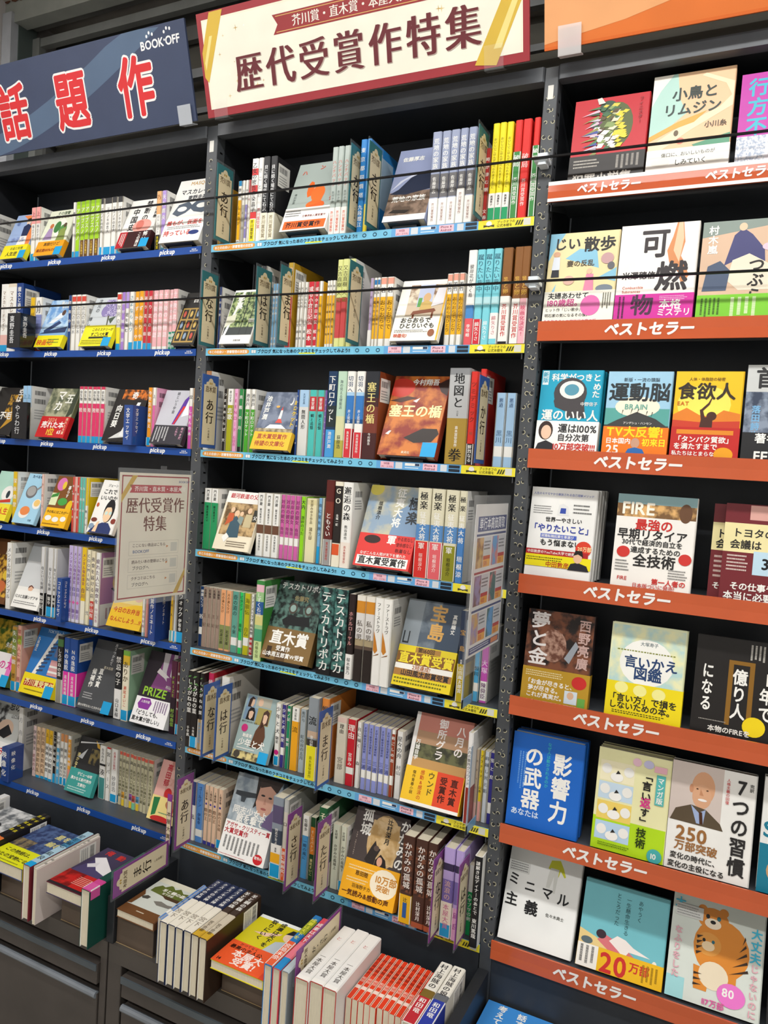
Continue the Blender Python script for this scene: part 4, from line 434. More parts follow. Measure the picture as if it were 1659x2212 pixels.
 ('s', ((.6895, .7059),), .188, -.008, {'d': 'navy spine with gold title and yellow band', 'c': '2f3a50', 'b': (), 't': ((.85, .5, '宝島', 'c89a50'), (.47, .42, '真藤', 'f1efe9')), 'o': (.42, 'b8a01c'), 'ot': ((.4, .1, '山田風太郎賞', 'f1efe9'),), 'hc': 1}),
 ('d', .7212, -.0578, 'clear', '', 'nearly edge-on clear divider beside gold titled spine'),
 ('s', ((.7157, .7286),), .148, .021, {'d': 'sky blue paperback leaning near upright', 'c': '55acdc', 'b': ((.14, .26, 'f1efe9'),), 't': ((.5, .35, '恒川', '1b1b1d'),)}),
 ('s', ((.7301, .7473),), .148, .021, {'d': 'magenta paperback by the upright', 'c': 'c355b4', 'b': ((.03, .3, 'f1efe9'),), 't': ((.6, .4, '大塚', 'f0d0ec'), (.28, .05, '陳舜臣', '6a3a6a')), 'bc': 1, 'sd': 'c9c9c6'}),
],
'M6': [
 ('s', ((.0016, .0192),), .188, -.008, {'d': 'black spine with green leaf and tiny white foot', 'c': '1f1b19', 'b': ((0, .1, '2a2622'),), 't': ((.9, .45, 'しろがねの葉', 'f1efe9'), (.28, .14, '千早茜', 'f1efe9')), 'hc': 1, 'leaf': 1}),
 ('s', ((.0158, .0372),), .188, -.008, {'d': 'black spine with green leaf and blue sticker', 'c': '1f1b19', 'b': (), 't': ((.9, .45, 'しろがねの葉', 'f1efe9'), (.28, .16, '千早茜', 'f1efe9')), 'hc': 1, 'leaf': 1, 'k': '1f9fd8'}),
 ('s', ((.0382, .052),), .188, -.008, {'d': 'black spine with green leaf and tan band', 'c': '1f1b19', 'b': (), 't': ((.9, .45, 'しろがねの葉', 'f1efe9'),), 'hc': 1, 'leaf': 1, 'o': (.4, 'a98d62'), 'ot': ((.36, .08, '直木賞受賞作', '6aa0c8'),)}),
 ('s', ((.052, .0677),), .188, .007, {'d': 'raspberry book behind dividers', 'c': 'c9305c', 'b': (), 't': ((.97, .8, '偵', 'f1efe9'),), 'hc': 1, 'sd': 'c23038', 'bc': 2}),
 ('d', .0895, -.0572, 'blue', 'な行', 'blue edged award divider lettered for na row'),
 ('s', ((.096, .1185),), .188, .002, {'d': 'white book with gold foot behind divider', 'c': 'f1efe9', 'b': ((0, .28, 'b98a34'),), 't': (), 'hc': 1, 'sd': 'e0dacf', 'bc': 1}),
 ('d', .1257, -.0564, 'blue', 'は行', 'blue edged award divider lettered for ha row'),
 ('f', .1434, .0983, .148, -.01, {'d': 'grey green dog film cover', 'c': '9fb4b4', 'a': (('r', .05, .78, .3, .98, '8aa4bc'), ('p', ((.1, .8), (.11, .92), (.18, .97), (.26, .95), (.25, .88), (.2, .8)), '3a2c28'), ('p', ((.18, .82), (.2, .93), (.26, .93), (.275, .87), (.24, .81)), 'e0bca0'), ('r', .32, .84, .75, .98, 'b8b4a4'), ('e', .45, .9, .07, .06, 'e0bca0'), ('r', .05, .6, .42, .8, '7f9ab4'), ('p', ((.13, .6), (.15, .74), (.2, .8), (.3, .8), (.36, .74), (.38, .6)), '26201e'), ('p', ((.2, .64), (.19, .73), (.26, .75), (.32, .73), (.31, .65), (.26, .61)), 'e2bea2'), ('r', .42, .56, .8, .82, 'a89a5a'), ('p', ((.58, .57), (.6, .76), (.68, .81), (.77, .77), (.79, .57)), '4a342a'), ('p', ((.63, .61), (.62, .72), (.68, .74), (.74, .71), (.73, .61), (.68, .58)), 'e2bea2'), ('p', ((.45, .2), (.5, .46), (.62, .62), (.66, .6), (.74, .52), (.8, .4), (.78, .26), (.7, .2)), '5e3c28'), ('p', ((.6, .5), (.62, .62), (.68, .55)), '3a2418'), ('e', .18, .47, .09, .06, 'c8327a'), ('h', '涙がとまらなくなる', .05, .57, .05, '1b1b1d'), ('h', '馳星周', .18, .36, .09, 'f1efe9'), ('h', '少年と犬', .1, .25, .19, 'f1efe9'), ('l', .1, .14, .7, .18, 1, 'f1efe9'), ('n', .02, .0, .75, .12, '5a5040', 'd8c888', 8), ('e', .15, .06, .09, .06, '4a443c')), 'tag': 1}, .013),
 ('s', ((.2439, .2597),), .148, .018, {'d': 'white paperback with pink circle', 'c': 'f1efe9', 'b': (), 't': ((.97, .5, '少年と犬', '1b1b1d'), (.48, .36, '馳星', '1b1b1d')), 'k': '1f9fd8', 'dot': 'd02a80'}),
 ('s', ((.2608, .2731),), .148, .018, {'d': 'indigo paperback', 'c': '3a3484', 'b': ((.2, .32, 'f1efe9'),), 't': ((.95, .6, '少年と犬', 'f1efe9'), (.55, .4, '馳星', 'f1efe9'))}),
 ('s', ((.2748, .2859),), .148, .018, {'d': 'teal green paperback', 'c': '1f8a60', 'b': (), 't': ((.97, .75, '蝉ノ記', 'f1efe9'), (.5, .35, '葉室', 'f1efe9'))}),
 ('s', ((.2881, .3095),), .148, .018, {'d': 'orange paperback with white head', 'c': 'f0a81e', 'b': ((.78, 1, 'f1efe9'),), 't': ((.98, .8, '東山彰良', '1b1b1d'), (.7, .6, '流', '7a5a10'))}),
 ('s', ((.3112, .3286),), .148, .018, {'d': 'silver grey paperback', 'c': 'a9b4ba', 'b': (), 't': ((.97, .8, '船戸与', '4a5458'), (.6, .2, '虹の谷の五月', '4a5458'))}),
 ('s', ((.3459, .3737),), .188, -.008, {'d': 'slate and yellow spine with brush character', 'c': '8d949a', 'b': ((.52, .6, 'c9ae96'), (.42, .5, '3a3430')), 't': ((.85, .6, '流', '1b1b1d'), (.55, .36, '東山彰良', 'f1efe9')), 'o': (.42, 'eee326'), 'ot': ((.3, .03, '直木賞受賞作', '8a8a10'),), 'hc': 1}),
 ('s', ((.3737, .3934),), .188, .004, {'d': 'orange spine with white label behind divider', 'c': 'e0893c', 'b': (), 't': ((.97, .78, '蜩', '1b1b1d'),), 'hc': 1, 'sd': 'd07c34', 'bc': 2}),
 ('d', .4038, -.0593, 'blue', 'ま行', 'blue edged award divider lettered for ma row'),
 ('s', ((.4074, .4343),), .15, .018, {'d': 'thick cream paperback right of divider', 'c': 'e3dccb', 'b': ((.92, 1, 'e4c8bc'),), 't': ((.9, .75, '理由', '1b1b1d'), (.4, .2, '宮部', '8a8478'))}),
 ('s', ((.4349, .4563),), .15, .018, {'d': 'red paperback with white plate', 'c': 'cc2231', 'b': ((.18, .28, 'f1efe9'),), 't': ((.93, .7, '理由', 'f1efe9'), (.5, .3, '宮部み', 'f1efe9'))}),
 ('s', ((.4593, .4713),), .148, .018, {'d': 'slim white paperback', 'c': 'e8e6e2', 'b': (), 't': ((.93, .6, '月に囁く', '5a5a5a'), (.45, .3, '森', '6a6a6a'))}),
 ('s', ((.4732, .4866), (.4866, .5009), (.5009, .5151), (.5151, .5291), (.5291, .5425)), .148, .018, {'d': 'periwinkle paperback', 'c': '8e95d2', 'b': ((.18, .3, 'f1efe9'),), 't': ((.95, .55, 'まほろ駅前多田便利軒', '2e3670'), (.48, .3, '三浦', '3e4680'))}),
 ('s', ((.5428, .5532),), .148, .018, {'d': 'rust red paperback', 'c': '9c4228', 'b': ((.18, .32, 'f1efe9'), (.94, 1, 'f1efe9')), 't': ((.92, .5, '肩ごしの恋', 'f1efe9'),)}),
 ('s', ((.5561, .5721),), .148, .018, {'d': 'white paperback right of rust spine', 'c': 'e4e2de', 'b': (), 't': ((.93, .6, '星々の舟', '4a4a4a'), (.5, .35, '村山', '6a6a6a')), 'bc': 1, 'sd': 'd9d6d0'}),
 ('f', .584, .13, .188, -.01, {'d': 'dusk playing field cover with yellow and orange band', 'c': 'b07a5e', 'a': (('r', 0, 0, .07, 1, 'e9e6e2'), ('r', .07, .8, 1, 1, 'c07a6a'), ('r', .07, .55, 1, .8, 'b08a6a'), ('n', .07, .5, 1, .66, '3a3a2c', '6a6a48', 7), ('r', .07, .32, 1, .5, 'c0945c'), ('v', '御所グラ', .5, .97, .16, 'efe6e2'), ('v', '八月の', .82, .93, .16, 'efe6e2'), ('v', '万城目学', .12, .7, .08, 'f1efe9')), 'obi': (.4, 'f0c02c', (('r', .55, .0, 1, .4, 'dd4a2c'), ('v', '感動&感涙の', .3, .38, .075, 'c03a20'), ('v', '傑作青春小説', .16, .36, .06, '4a3a10'), ('v', 'ウンド', .46, .38, .12, '6a5a20'), ('v', '受賞作', .68, .36, .13, '4a1a10'), ('v', '直木賞', .86, .36, .13, '4a1a10'), ('r', 0, 0, 1, .035, 'efece6')))}, .022),
 ('s', ((.7243, .7362),), .188, -.008, {'d': 'white spine with dark red foot band', 'c': 'e9e6e4', 'b': (), 't': ((.85, .42, '八月の御所グラウンド', '5a5a5a'),), 'o': (.4, '8e2a20'), 'hc': 1}),
 ('d', .7501, -.0623, 'clear', '', 'clear divider at right end of lower shelf'),
 ('s', ((.7362, .7425),), .148, .018, {'d': 'tan paperback behind clear divider', 'c': 'b9a184', 'b': ((0, .25, 'd8a49a'),), 't': ((.9, .4, '月まで三', '5a4a34'),)}),
 ('s', ((.7436, .7529),), .148, .018, {'d': 'yellow and pink paperback', 'c': 'e3c71e', 'b': ((0, .28, 'e2a49a'),), 't': ((.95, .6, 'プラナリア', '5a5010'), (.5, .4, '山本', '5a5010'))}),
 ('s', ((.7539, .7652),), .148, .018, {'d': 'white and grey blue paperback', 'c': 'c9d0d8', 'b': (), 't': ((.95, .4, '肩越し光と影', '4a5460'),)}),
 ('s', ((.7652, .777),), .148, .018, {'d': 'dark indigo paperback at upright', 'c': '34318a', 'b': ((.15, .3, 'f1efe9'),), 't': ((.95, .6, '蛍と鳥', 'f1efe9'),)}),
],
'M7': [
 ('s', ((.0117, .0285),), .148, .014, {'d': 'navy and white paperback behind first divider', 'c': '2a3a78', 'b': ((0, .6, 'f1efe9'),), 't': ((.5, .3, '凪', '1b1b1d'),), 'sd': 'e0dce8'}),
 ('d', .0267, -.0588, 'purple', 'あ行', 'purple edged divider lettered for a row on shelf'),
 ('s', ((.0295, .0524),), .148, .014, {'d': 'cornflower paperback', 'c': '5a8ed0', 'b': ((.1, .22, 'f1efe9'),), 't': ((.95, .6, 'ゴールデン', '1f3a6a'), (.5, .3, '伊坂幸', '1f3a6a'))}),
 ('s', ((.053, .0665), (.0665, .0802), (.0802, .0945)), .148, .014, {'d': 'peach paperback with violet dot', 'c': 'e8c3a6', 'b': ((0, .06, '3a3a90'),), 't': ((.93, .75, '上橋菜穂', '1b1b1d'), (.62, .4, '鹿の王', '6a4a34')), 'dot2': '3a3a9a'}),
 ('s', ((.0952, .111),), .148, .014, {'d': 'peach paperback with blue sticker', 'c': 'e8c3a6', 'b': (), 't': ((.93, .75, '上橋菜穂', '1b1b1d'), (.62, .3, '鹿の王水底', '6a4a34')), 'dot2': '3a3a9a', 'k': '1f9fd8', 'sd': 'ddc6b0', 'bc': 1}),
 ('f', .1266, .13, .188, -.018, {'d': 'grey portrait cover of young woman with rifle', 'c': '8d9ba6', 'a': (('n', 0, .4, 1, 1, '7c8a96', 'b0bac0', 3), ('p', ((.05, .78), (.5, .8), (.52, .75), (.3, .72), (.28, .66), (.2, .66), (.18, .72), (.05, .73)), '3c4248'), ('p', ((.45, 1), (.5, .72), (.48, .62), (.6, .7), (.65, 1)), '2c2522'), ('p', ((.55, .98), (.52, .7), (.6, .58), (.75, .55), (.88, .62), (.9, .98)), 'c89a86'), ('p', ((.5, 1), (.55, .88), (.75, .93), (.92, .86), (1, 1)), '352a26'), ('e', .64, .8, .045, .012, '2c2a2c'), ('e', .8, .79, .04, .012, '2c2a2c'), ('e', .71, .645, .06, .014, 'a05a54'), ('p', ((.7, .78), (.68, .7), (.74, .7)), 'b88674'), ('p', ((.8, .55), (1, .75), (1, .42), (.75, .45)), '6a5a80'), ('h', '同志少女よ', .08, .56, .15, 'f1efe9'), ('h', '敵を撃て', .2, .47, .15, 'f1efe9')), 'obi': (.42, 'f1efeb', (('h', 'アガサ・クリスティー賞', .02, .37, .095, 'b02a34'), ('h', '大賞受賞作', .02, .3, .105, 'b02a34'), ('lv', .05, .05, .85, .24, 9, '4a4a4a'), ('e', .86, .07, .1, .06, 'c8222a'), ('h', '驚愕の', .78, .085, .055, 'f1efe9'), ('l', .03, .01, .6, .03, 1, 'c06060')))}, .022),
 ('s', ((.2748, .3044),), .188, -.02, {'d': 'purple haired portrait spine with blue sticker', 'c': '8a94a0', 'b': ((.68, .9, '5a5070'), (.42, .6, '3a4454'), (0, .42, 'efede8')), 't': ((.62, .42, '同志少女よ', 'f1efe9'), (.38, .32, '逢坂', '1b1b1d')), 'k': '1f9fd8', 'k2': 'f0b020', 'hc': 1, 'kh': .16}),
 ('s', ((.305, .3183),), .188, -.02, {'d': 'cream and orange spine left of divider', 'c': 'cfc9bc', 'b': ((.85, 1, 'b8bab8'),), 't': ((.8, .6, '口', '1b1b1d'),), 'o': (.4, 'dd5a2c'), 'ot': ((.37, .04, '遂に映画化!', 'f1efe9'),), 'hc': 1, 'sd': 'a8aaa4', 'bc': 2}),
 ('d', .3437, -.0652, 'purple', 'さ行', 'purple edged divider lettered for sa row'),
 ('s', ((.3364, .3559),), .148, .014, {'d': 'white and azure paperback', 'c': 'f1efe9', 'b': ((0, .68, '4f9ad2'),), 't': ((.95, .75, '佐藤多', '1b1b1d'), (.62, .3, '一瞬の風に', '1f3a5a'))}),
 ('s', ((.3576, .3724),), .148, .014, {'d': 'dark green paperback with orange panel', 'c': '1f4a2c', 'b': ((.42, .85, 'e0822c'),), 't': ((.8, .46, 'そしてバトン', 'f4e0c0'), (.35, .08, '瀬尾まいこ', 'e8dca0'))}),
 ('s', ((.3902, .4129),), .188, -.008, {'d': 'tall green hardback behind divider', 'c': '1f5a34', 'b': (), 't': ((.95, .75, 'そし', 'e8e0c0'),), 'hc': 1, 'sd': '2a5a3a', 'bc': 2, 'o': (.3, 'e8dccc')}),
 ('d', .4191, -.0626, 'purple', 'た行', 'purple edged divider lettered for ta row'),
 ('s', ((.416, .4361),), .148, .014, {'d': 'pale sage paperback with green dot', 'c': 'd6dac6', 'b': (), 't': ((.92, .78, '辻村深', '1b1b1d'), (.7, .3, 'かがみの孤城上', '4a4a40'))}),
 ('s', ((.4367, .4535),), .148, .014, {'d': 'pale sage paperback with blue sticker', 'c': 'd6dac6', 'b': (), 't': ((.92, .78, '辻村深', '1b1b1d'), (.7, .3, 'かがみの孤城下', '4a4a40')), 'k': '1f9fd8', 'bc': 1}),
 ('f', .4576, .13, .188, -.018, {'d': 'brown fantasy cover with wolf and girl in oval mirror', 'c': '4a4140', 'a': (('e', .6, .68, .3, .3, 'c8a878'), ('n', .35, .45, .85, .9, 'b8945c', 'd8bc90', 4), ('e', .6, .93, .12, .03, 'd8b888'), ('p', ((.32, .45), (.4, .6), (.46, .68), (.5, .62), (.58, .6), (.52, .5), (.5, .36)), '2e2826'), ('e', .5, .6, .05, .03, '5c4c44'), ('p', ((.5, .32), (.52, .48), (.6, .55), (.7, .5), (.78, .34)), '26201f'), ('e', .6, .47, .05, .05, 'd8a488'), ('v', '辻村深月', .66, .95, .1, '1b1b1d'), ('v', '孤城', .24, 1.0, .21, 'f1efe9'), ('v', 'かがみの', .95, .98, .19, 'f1efe9'), ('v', 'THE SOLITARY', .1, .72, .03, 'c8b8a8')), 'obi': (.42, 'f0ac1e', (('e', .76, .25, .25, .155, 'f6ead0'), ('h', '10万部', .6, .29, .14, 'c8862a'), ('h', '突破!', .64, .2, .11, 'c8862a'), ('h', '恩田陸', .22, .29, .08, '5a3a10'), ('h', '羽海野チカ', .2, .15, .07, '5a3a10'), ('h', '一気読み&感動の声', .04, .07, .1, '5a2a0c'), ('l', .08, .31, .6, .37, 2, 'f8e0a8'), ('l', .08, .18, .5, .24, 2, 'f8e0a8')))}, .022),
 ('s', ((.6019, .6307),), .188, -.02, {'d': 'brown bookshelf patterned spine with yellow band', 'c': '4a2f26', 'b': (), 't': ((.93, .4, 'かがみの孤城', 'e8e2dc'),), 'o': (.33, 'e9b41c'), 'ot': ((.3, .14, '辻村深', '1b1b1d'),), 'hc': 1, 'bsh': 1, 'k3': '2a5aa0'}),
 ('s', ((.6317, .6605), (.6605, .6821)), .188, -.02, {'d': 'brown bookshelf patterned spine', 'c': '4a2f26', 'b': ((0, .06, 'a8583a'),), 't': ((.93, .4, 'かがみの孤城', 'e8e2dc'), (.3, .08, '辻村深月', 'f1efe9')), 'hc': 1, 'bsh': 1}),
 ('d', .6901, -.0655, 'purple', 'な行', 'purple edged divider before the lavender spines'),
 ('s', ((.6946, .7198),), .188, -.02, {'d': 'lavender spine with cream band and blue sticker', 'c': 'b9a4dc', 'b': ((.75, .83, '3a3050'), (.4, .65, '7a6ab0')), 't': ((.64, .42, '流浪の', 'd8b0a8'),), 'o': (.4, 'f0e4d4'), 'ot': ((.38, .1, '本屋大賞', 'd07aa0'),), 'k': '1f9fd8', 'hc': 1}),
 ('s', ((.7203, .7391),), .188, -.02, {'d': 'lavender spine with pink band', 'c': 'b9a4dc', 'b': ((.75, .83, '3a3050'), (.4, .65, '7a6ab0')), 't': (), 'o': (.36, 'dca4cc'), 'ot': ((.34, .1, '凪良', '9a4a90'),), 'hc': 1}),
 ('d', .742, -.0584, 'purple', 'は行', 'purple edged divider after the lavender spines'),
 ('s', ((.7391, .7518),), .148, .014, {'d': 'green and white paperback', 'c': '1fa05a', 'b': ((.62, 1, 'f1efe9'),), 't': ((.6, .2, 'ハヤブサの剣', 'f1efe9'),), 'sd': 'e0e0da', 'bc': 1}),
 ('s', ((.7601, .777),), .188, -.02, {'d': 'black spine with bold white vertical title', 'c': '1b1b1d', 'b': (), 't': ((.95, .36, '謎解きはディナーのあとで', 'f1efe9'), (.32, .1, '東川篤哉', 'f1efe9')), 'sd': 'f1efe9', 'hc': 1, 'top': 'd8b090'}),
],
'R1': [
 ('g', .8368, .1347, .1652, .002, {'d': 'red cover with feathered parrot', 'c': 'c4202c', 'a': (('e', .58, .66, .23, .27, '55602f'), ('e', .46, .88, .12, .08, '33503c'), ('p', ((.406, .72), (.358, .676), (.279, .684), (.327, .729)), '7a3a6a'), ('p', ((.636, .837), (.611, .79), (.539, .782), (.564, .83)), '8aa060'), ('p', ((.676, .814), (.631, .775), (.561, .784), (.606, .823)), 'e8d23a'), ('p', ((.447, .771), (.404, .735), (.339, .744), (.382, .78)), '5a4a2c'), ('p', ((.61, .68), (.56, .646), (.493, .661), (.544, .695)), '8aa060'), ('p', ((.374, .751), (.337, .714), (.274, .72), (.31, .756)), 'e8e4e0'), ('p', ((.487, .518), (.467, .473), (.401, .464), (.421, .509)), 'f0ece2'), ('p', ((.578, .467), (.554, .428), (.494, .425), (.518, .464)), 'f0ece2'), ('p', ((.555, .728), (.532, .693), (.477, .691), (.5, .726)), '3f6a44'), ('p', ((.346, .711), (.295, .673), (.224, .688), (.275, .725)), '4a7a4a'), ('p', ((.683, .741), (.654, .688), (.573, .681), (.602, .734)), 'e8d23a'), ('p', ((.572, .746), (.551, .71), (.496, .707), (.517, .742)), '5a4a2c'), ('p', ((.632, .838), (.594, .794), (.521, .797), (.559, .841)), 'efe6c0'), ('p', ((.681, .777), (.631, .753), (.577, .772), (.627, .796)), 'e8d23a'), ('p', ((.611, .519), (.56, .469), (.472, .478), (.524, .528)), '5a4a2c'), ('p', ((.755, .818), (.709, .789), (.65, .804), (.696, .833)), 'e8d23a'), ('p', ((.511, .789), (.467, .756), (.405, .768), (.449, .801)), 'd8c94e'), ('p', ((.709, .676), (.655, .635), (.578, .649), (.632, .69)), 'e8d23a'), ('p', ((.612, .573), (.581, .534), (.516, .535), (.547, .574)), 'f0ece2'), ('p', ((.419, .513), (.386, .483), (.333, .489), (.366, .519)), 'e8e4e0'), ('p', ((.451, .554), (.399, .529), (.342, .549), (.394, .574)), 'f0ece2'), ('p', ((.537, .529), (.5, .481), (.422, .482), (.46, .529)), 'f0ece2'), ('p', ((.559, .59), (.517, .566), (.467, .58), (.508, .604)), '8aa060'), ('p', ((.622, .911), (.568, .862), (.481, .872), (.535, .921)), 'd8c94e'), ('p', ((.66, .702), (.631, .658), (.562, .655), (.591, .699)), '8aa060'), ('p', ((.67, .798), (.637, .766), (.581, .771), (.614, .803)), 'e8d23a'), ('p', ((.737, .591), (.693, .543), (.611, .547), (.655, .596)), 'e8d23a'), ('p', ((.554, .706), (.512, .65), (.422, .65), (.464, .706)), '8aa060'), ('p', ((.474, .905), (.437, .879), (.387, .89), (.424, .916)), 'd8c94e'), ('p', ((.629, .411), (.587, .387), (.537, .402), (.579, .426)), 'efe6c0'), ('p', ((.608, .644), (.552, .605), (.477, .622), (.533, .66)), 'efe6c0'), ('p', ((.414, .556), (.374, .536), (.331, .552), (.371, .571)), 'e8e4e0'), ('p', ((.745, .569), (.704, .533), (.639, .541), (.68, .577)), 'e8d23a'), ('p', ((.406, .638), (.37, .587), (.289, .586), (.325, .636)), 'e8e4e0'), ('p', ((.604, .444), (.578, .408), (.519, .407), (.546, .444)), 'f0ece2'), ('p', ((.443, .535), (.384, .504), (.318, .526), (.377, .557)), 'f0ece2'), ('p', ((.578, .832), (.539, .806), (.488, .818), (.527, .844)), 'd8c94e'), ('p', ((.674, .545), (.636, .495), (.555, .494), (.592, .545)), 'e8d23a'), ('p', ((.36, .666), (.309, .639), (.251, .658), (.302, .685)), '7a3a6a'), ('p', ((.69, .781), (.656, .737), (.585, .738), (.619, .781)), 'e8d23a'), ('p', ((.383, .633), (.346, .599), (.286, .606), (.323, .64)), '3f4f9a'), ('p', ((.627, .534), (.595, .491), (.526, .491), (.558, .534)), 'f0ece2'), ('p', ((.468, .497), (.43, .447), (.35, .447), (.388, .497)), '8aa060'), ('p', ((.577, .761), (.548, .73), (.495, .734), (.524, .764)), '5a4a2c'), ('p', ((.454, .46), (.42, .408), (.339, .405), (.373, .456)), 'f0ece2'), ('p', ((.58, .685), (.553, .642), (.486, .638), (.513, .682)), '8aa060'), ('p', ((.6, .465), (.539, .436), (.475, .459), (.535, .488)), 'f0ece2'), ('p', ((.681, .476), (.636, .451), (.583, .467), (.628, .492)), 'e8d23a'), ('p', ((.452, .777), (.436, .737), (.376, .728), (.393, .769)), '5a4a2c'), ('p', ((.374, .554), (.343, .516), (.28, .518), (.311, .556)), '3f4f9a'), ('p', ((.533, .42), (.503, .374), (.432, .371), (.462, .417)), '3f6a44'), ('p', ((.737, .631), (.677, .599), (.608, .621), (.668, .653)), 'e8d23a'), ('p', ((.653, .534), (.618, .504), (.562, .511), (.598, .542)), 'efe6c0'), ('p', ((.664, .599), (.628, .541), (.538, .536), (.574, .594)), 'e8d23a'), ('p', ((.383, .614), (.323, .585), (.258, .609), (.318, .638)), 'e8e4e0'), ('p', ((.722, .596), (.67, .538), (.572, .543), (.624, .601)), 'e8d23a'), ('p', ((.448, .636), (.407, .597), (.339, .604), (.38, .643)), '5a4a2c'), ('p', ((.562, .881), (.523, .845), (.459, .852), (.498, .888)), '8aa060'), ('p', ((.703, .445), (.672, .4), (.6, .399), (.632, .444)), 'e8d23a'), ('p', ((.411, .617), (.346, .586), (.276, .611), (.341, .643)), 'e8e4e0'), ('p', ((.35, .587), (.314, .544), (.242, .546), (.279, .589)), 'e8e4e0'), ('p', ((.751, .544), (.706, .505), (.636, .514), (.681, .553)), 'e8d23a'), ('p', ((.454, .877), (.418, .839), (.353, .842), (.389, .881)), '3f6a44'), ('p', ((.635, .858), (.57, .818), (.489, .839), (.554, .879)), '3f6a44'), ('p', ((.658, .684), (.618, .656), (.564, .668), (.605, .696)), 'd8c94e'), ('p', ((.516, .6), (.461, .555), (.379, .568), (.433, .613)), 'f0ece2'), ('p', ((.624, .846), (.584, .806), (.515, .812), (.555, .852)), '5a4a2c'), ('p', ((.444, .529), (.406, .477), (.324, .477), (.362, .528)), 'f0ece2'), ('p', ((.4, .605), (.372, .58), (.327, .585), (.355, .61)), '7a3a6a'), ('p', ((.518, .799), (.45, .767), (.378, .794), (.446, .826)), '3f6a44'), ('p', ((.645, .758), (.605, .703), (.516, .702), (.556, .757)), 'efe6c0'), ('p', ((.384, .599), (.346, .574), (.296, .586), (.334, .611)), '4a7a4a'), ('p', ((.762, .519), (.723, .493), (.672, .504), (.711, .531)), 'e8d23a'), ('p', ((.38, .656), (.343, .611), (.268, .612), (.304, .657)), 'e8e4e0'), ('p', ((.63, .752), (.592, .734), (.551, .748), (.589, .767)), '3f6a44'), ('p', ((.36, .34), (.165, .291), (.34, .37)), '8a8a4a'), ('p', ((.36, .375), (.15, .376), (.34, .405)), 'c8c0d0'), ('p', ((.36, .41), (.141, .384), (.34, .44)), 'c8c0d0'), ('p', ((.36, .445), (.146, .433), (.34, .475)), '3f4f9a'), ('p', ((.36, .48), (.172, .423), (.34, .51)), '4a7a4a'), ('p', ((.36, .515), (.114, .491), (.34, .545)), '8a8a4a'), ('p', ((.36, .55), (.138, .564), (.34, .58)), 'd8b8c8'), ('p', ((.36, .585), (.111, .566), (.34, .615)), '3f4f9a'), ('p', ((.36, .62), (.132, .567), (.34, .65)), '8a8a4a'), ('p', ((.36, .655), (.204, .668), (.34, .685)), '2f5a3c'), ('p', ((.36, .69), (.164, .645), (.34, .72)), 'd8b8c8'), ('p', ((.36, .725), (.218, .729), (.34, .755)), 'c8c0d0'), ('p', ((.36, .76), (.126, .709), (.34, .79)), '8a8a4a'), ('p', ((.36, .795), (.191, .8), (.34, .825)), '2f5a3c'), ('p', ((.36, .83), (.107, .796), (.34, .86)), 'd8b8c8'), ('p', ((.36, .865), (.18, .866), (.34, .895)), '4a7a4a'), ('p', ((.33, .92), (.3, .99), (.36, 1), (.42, .93)), 'd8d8d0'), ('v', 'フィニスター', .9, .95, .06, '7a1a20')), 'obi': (.33, '2b2624', (('h', '犯罪小説集', .06, .05, .16, 'c9c4bc'), ('lv', .62, .14, .95, .3, 5, 'a8a29a'), ('l', .06, .18, .4, .29, 3, 'c0bab0')))}, .02, 7),
 ('g', .9767, .1357, .1894, .002, {'d': 'pastel landscape cover with winding path', 'c': 'f2c69c', 'a': (('p', ((0, .35), (0, 1), (.3, 1), (.35, .75), (.45, .6), (.2, .45)), 'b4d8cc'), ('p', ((0, .7), (0, 1), (.25, 1), (.1, .85)), 'f6efe2'), ('p', ((0, .3), (.4, .48), (.85, .62), (.98, .72), (.9, .84), (.6, .95), (.65, .97), (1, .85), (1, .62), (.5, .42), (.05, .2)), 'f7e2bc'), ('p', ((0, .35), (.3, .45), (.55, .5), (.7, .6), (.35, .52), (0, .4)), 'd9a84a'), ('e', .34, .41, .03, .03, '6a5a44'), ('e', .4, .33, .05, .03, 'e07a6a'), ('h', '小鳥と', .25, .79, .19, '33403c'), ('h', 'リムジン', .15, .64, .18, '33403c'), ('h', '小川糸', .68, .46, .09, '5a4a3a'), ('p', ((.55, .28), (1, .36), (1, .26), (.6, .24)), '5a9a7a')), 'obi': (.26, 'f3f0e8', (('h', '傷口に、おいしいものが', .18, .2, .06, '5a5a50'), ('h', 'しみていく', .35, .12, .08, '5a5a50'), ('e', .18, .13, .12, .04, 'e9e5da'), ('e', .84, .13, .12, .04, 'e9e5da')))}, .02, 7),
 ('g', 1.1238, .13, .1684, .002, {'d': 'magenta cover with cyan characters', 'c': 'c23aa8', 'a': (('v', '行方不明', .22, .95, .26, '3fb8cc'), ('n', .4, .3, 1, 1, 'a82a90', 'd860c0', 6)), 'obi': (.33, 'e8e6ee', (('n', 0, 0, .35, .33, 'f0f0f4', 'a8b4c8', 30), ('v', '怖い', .45, .3, .15, '1b1b1d')))}, .02, 7),
],
'R2': [
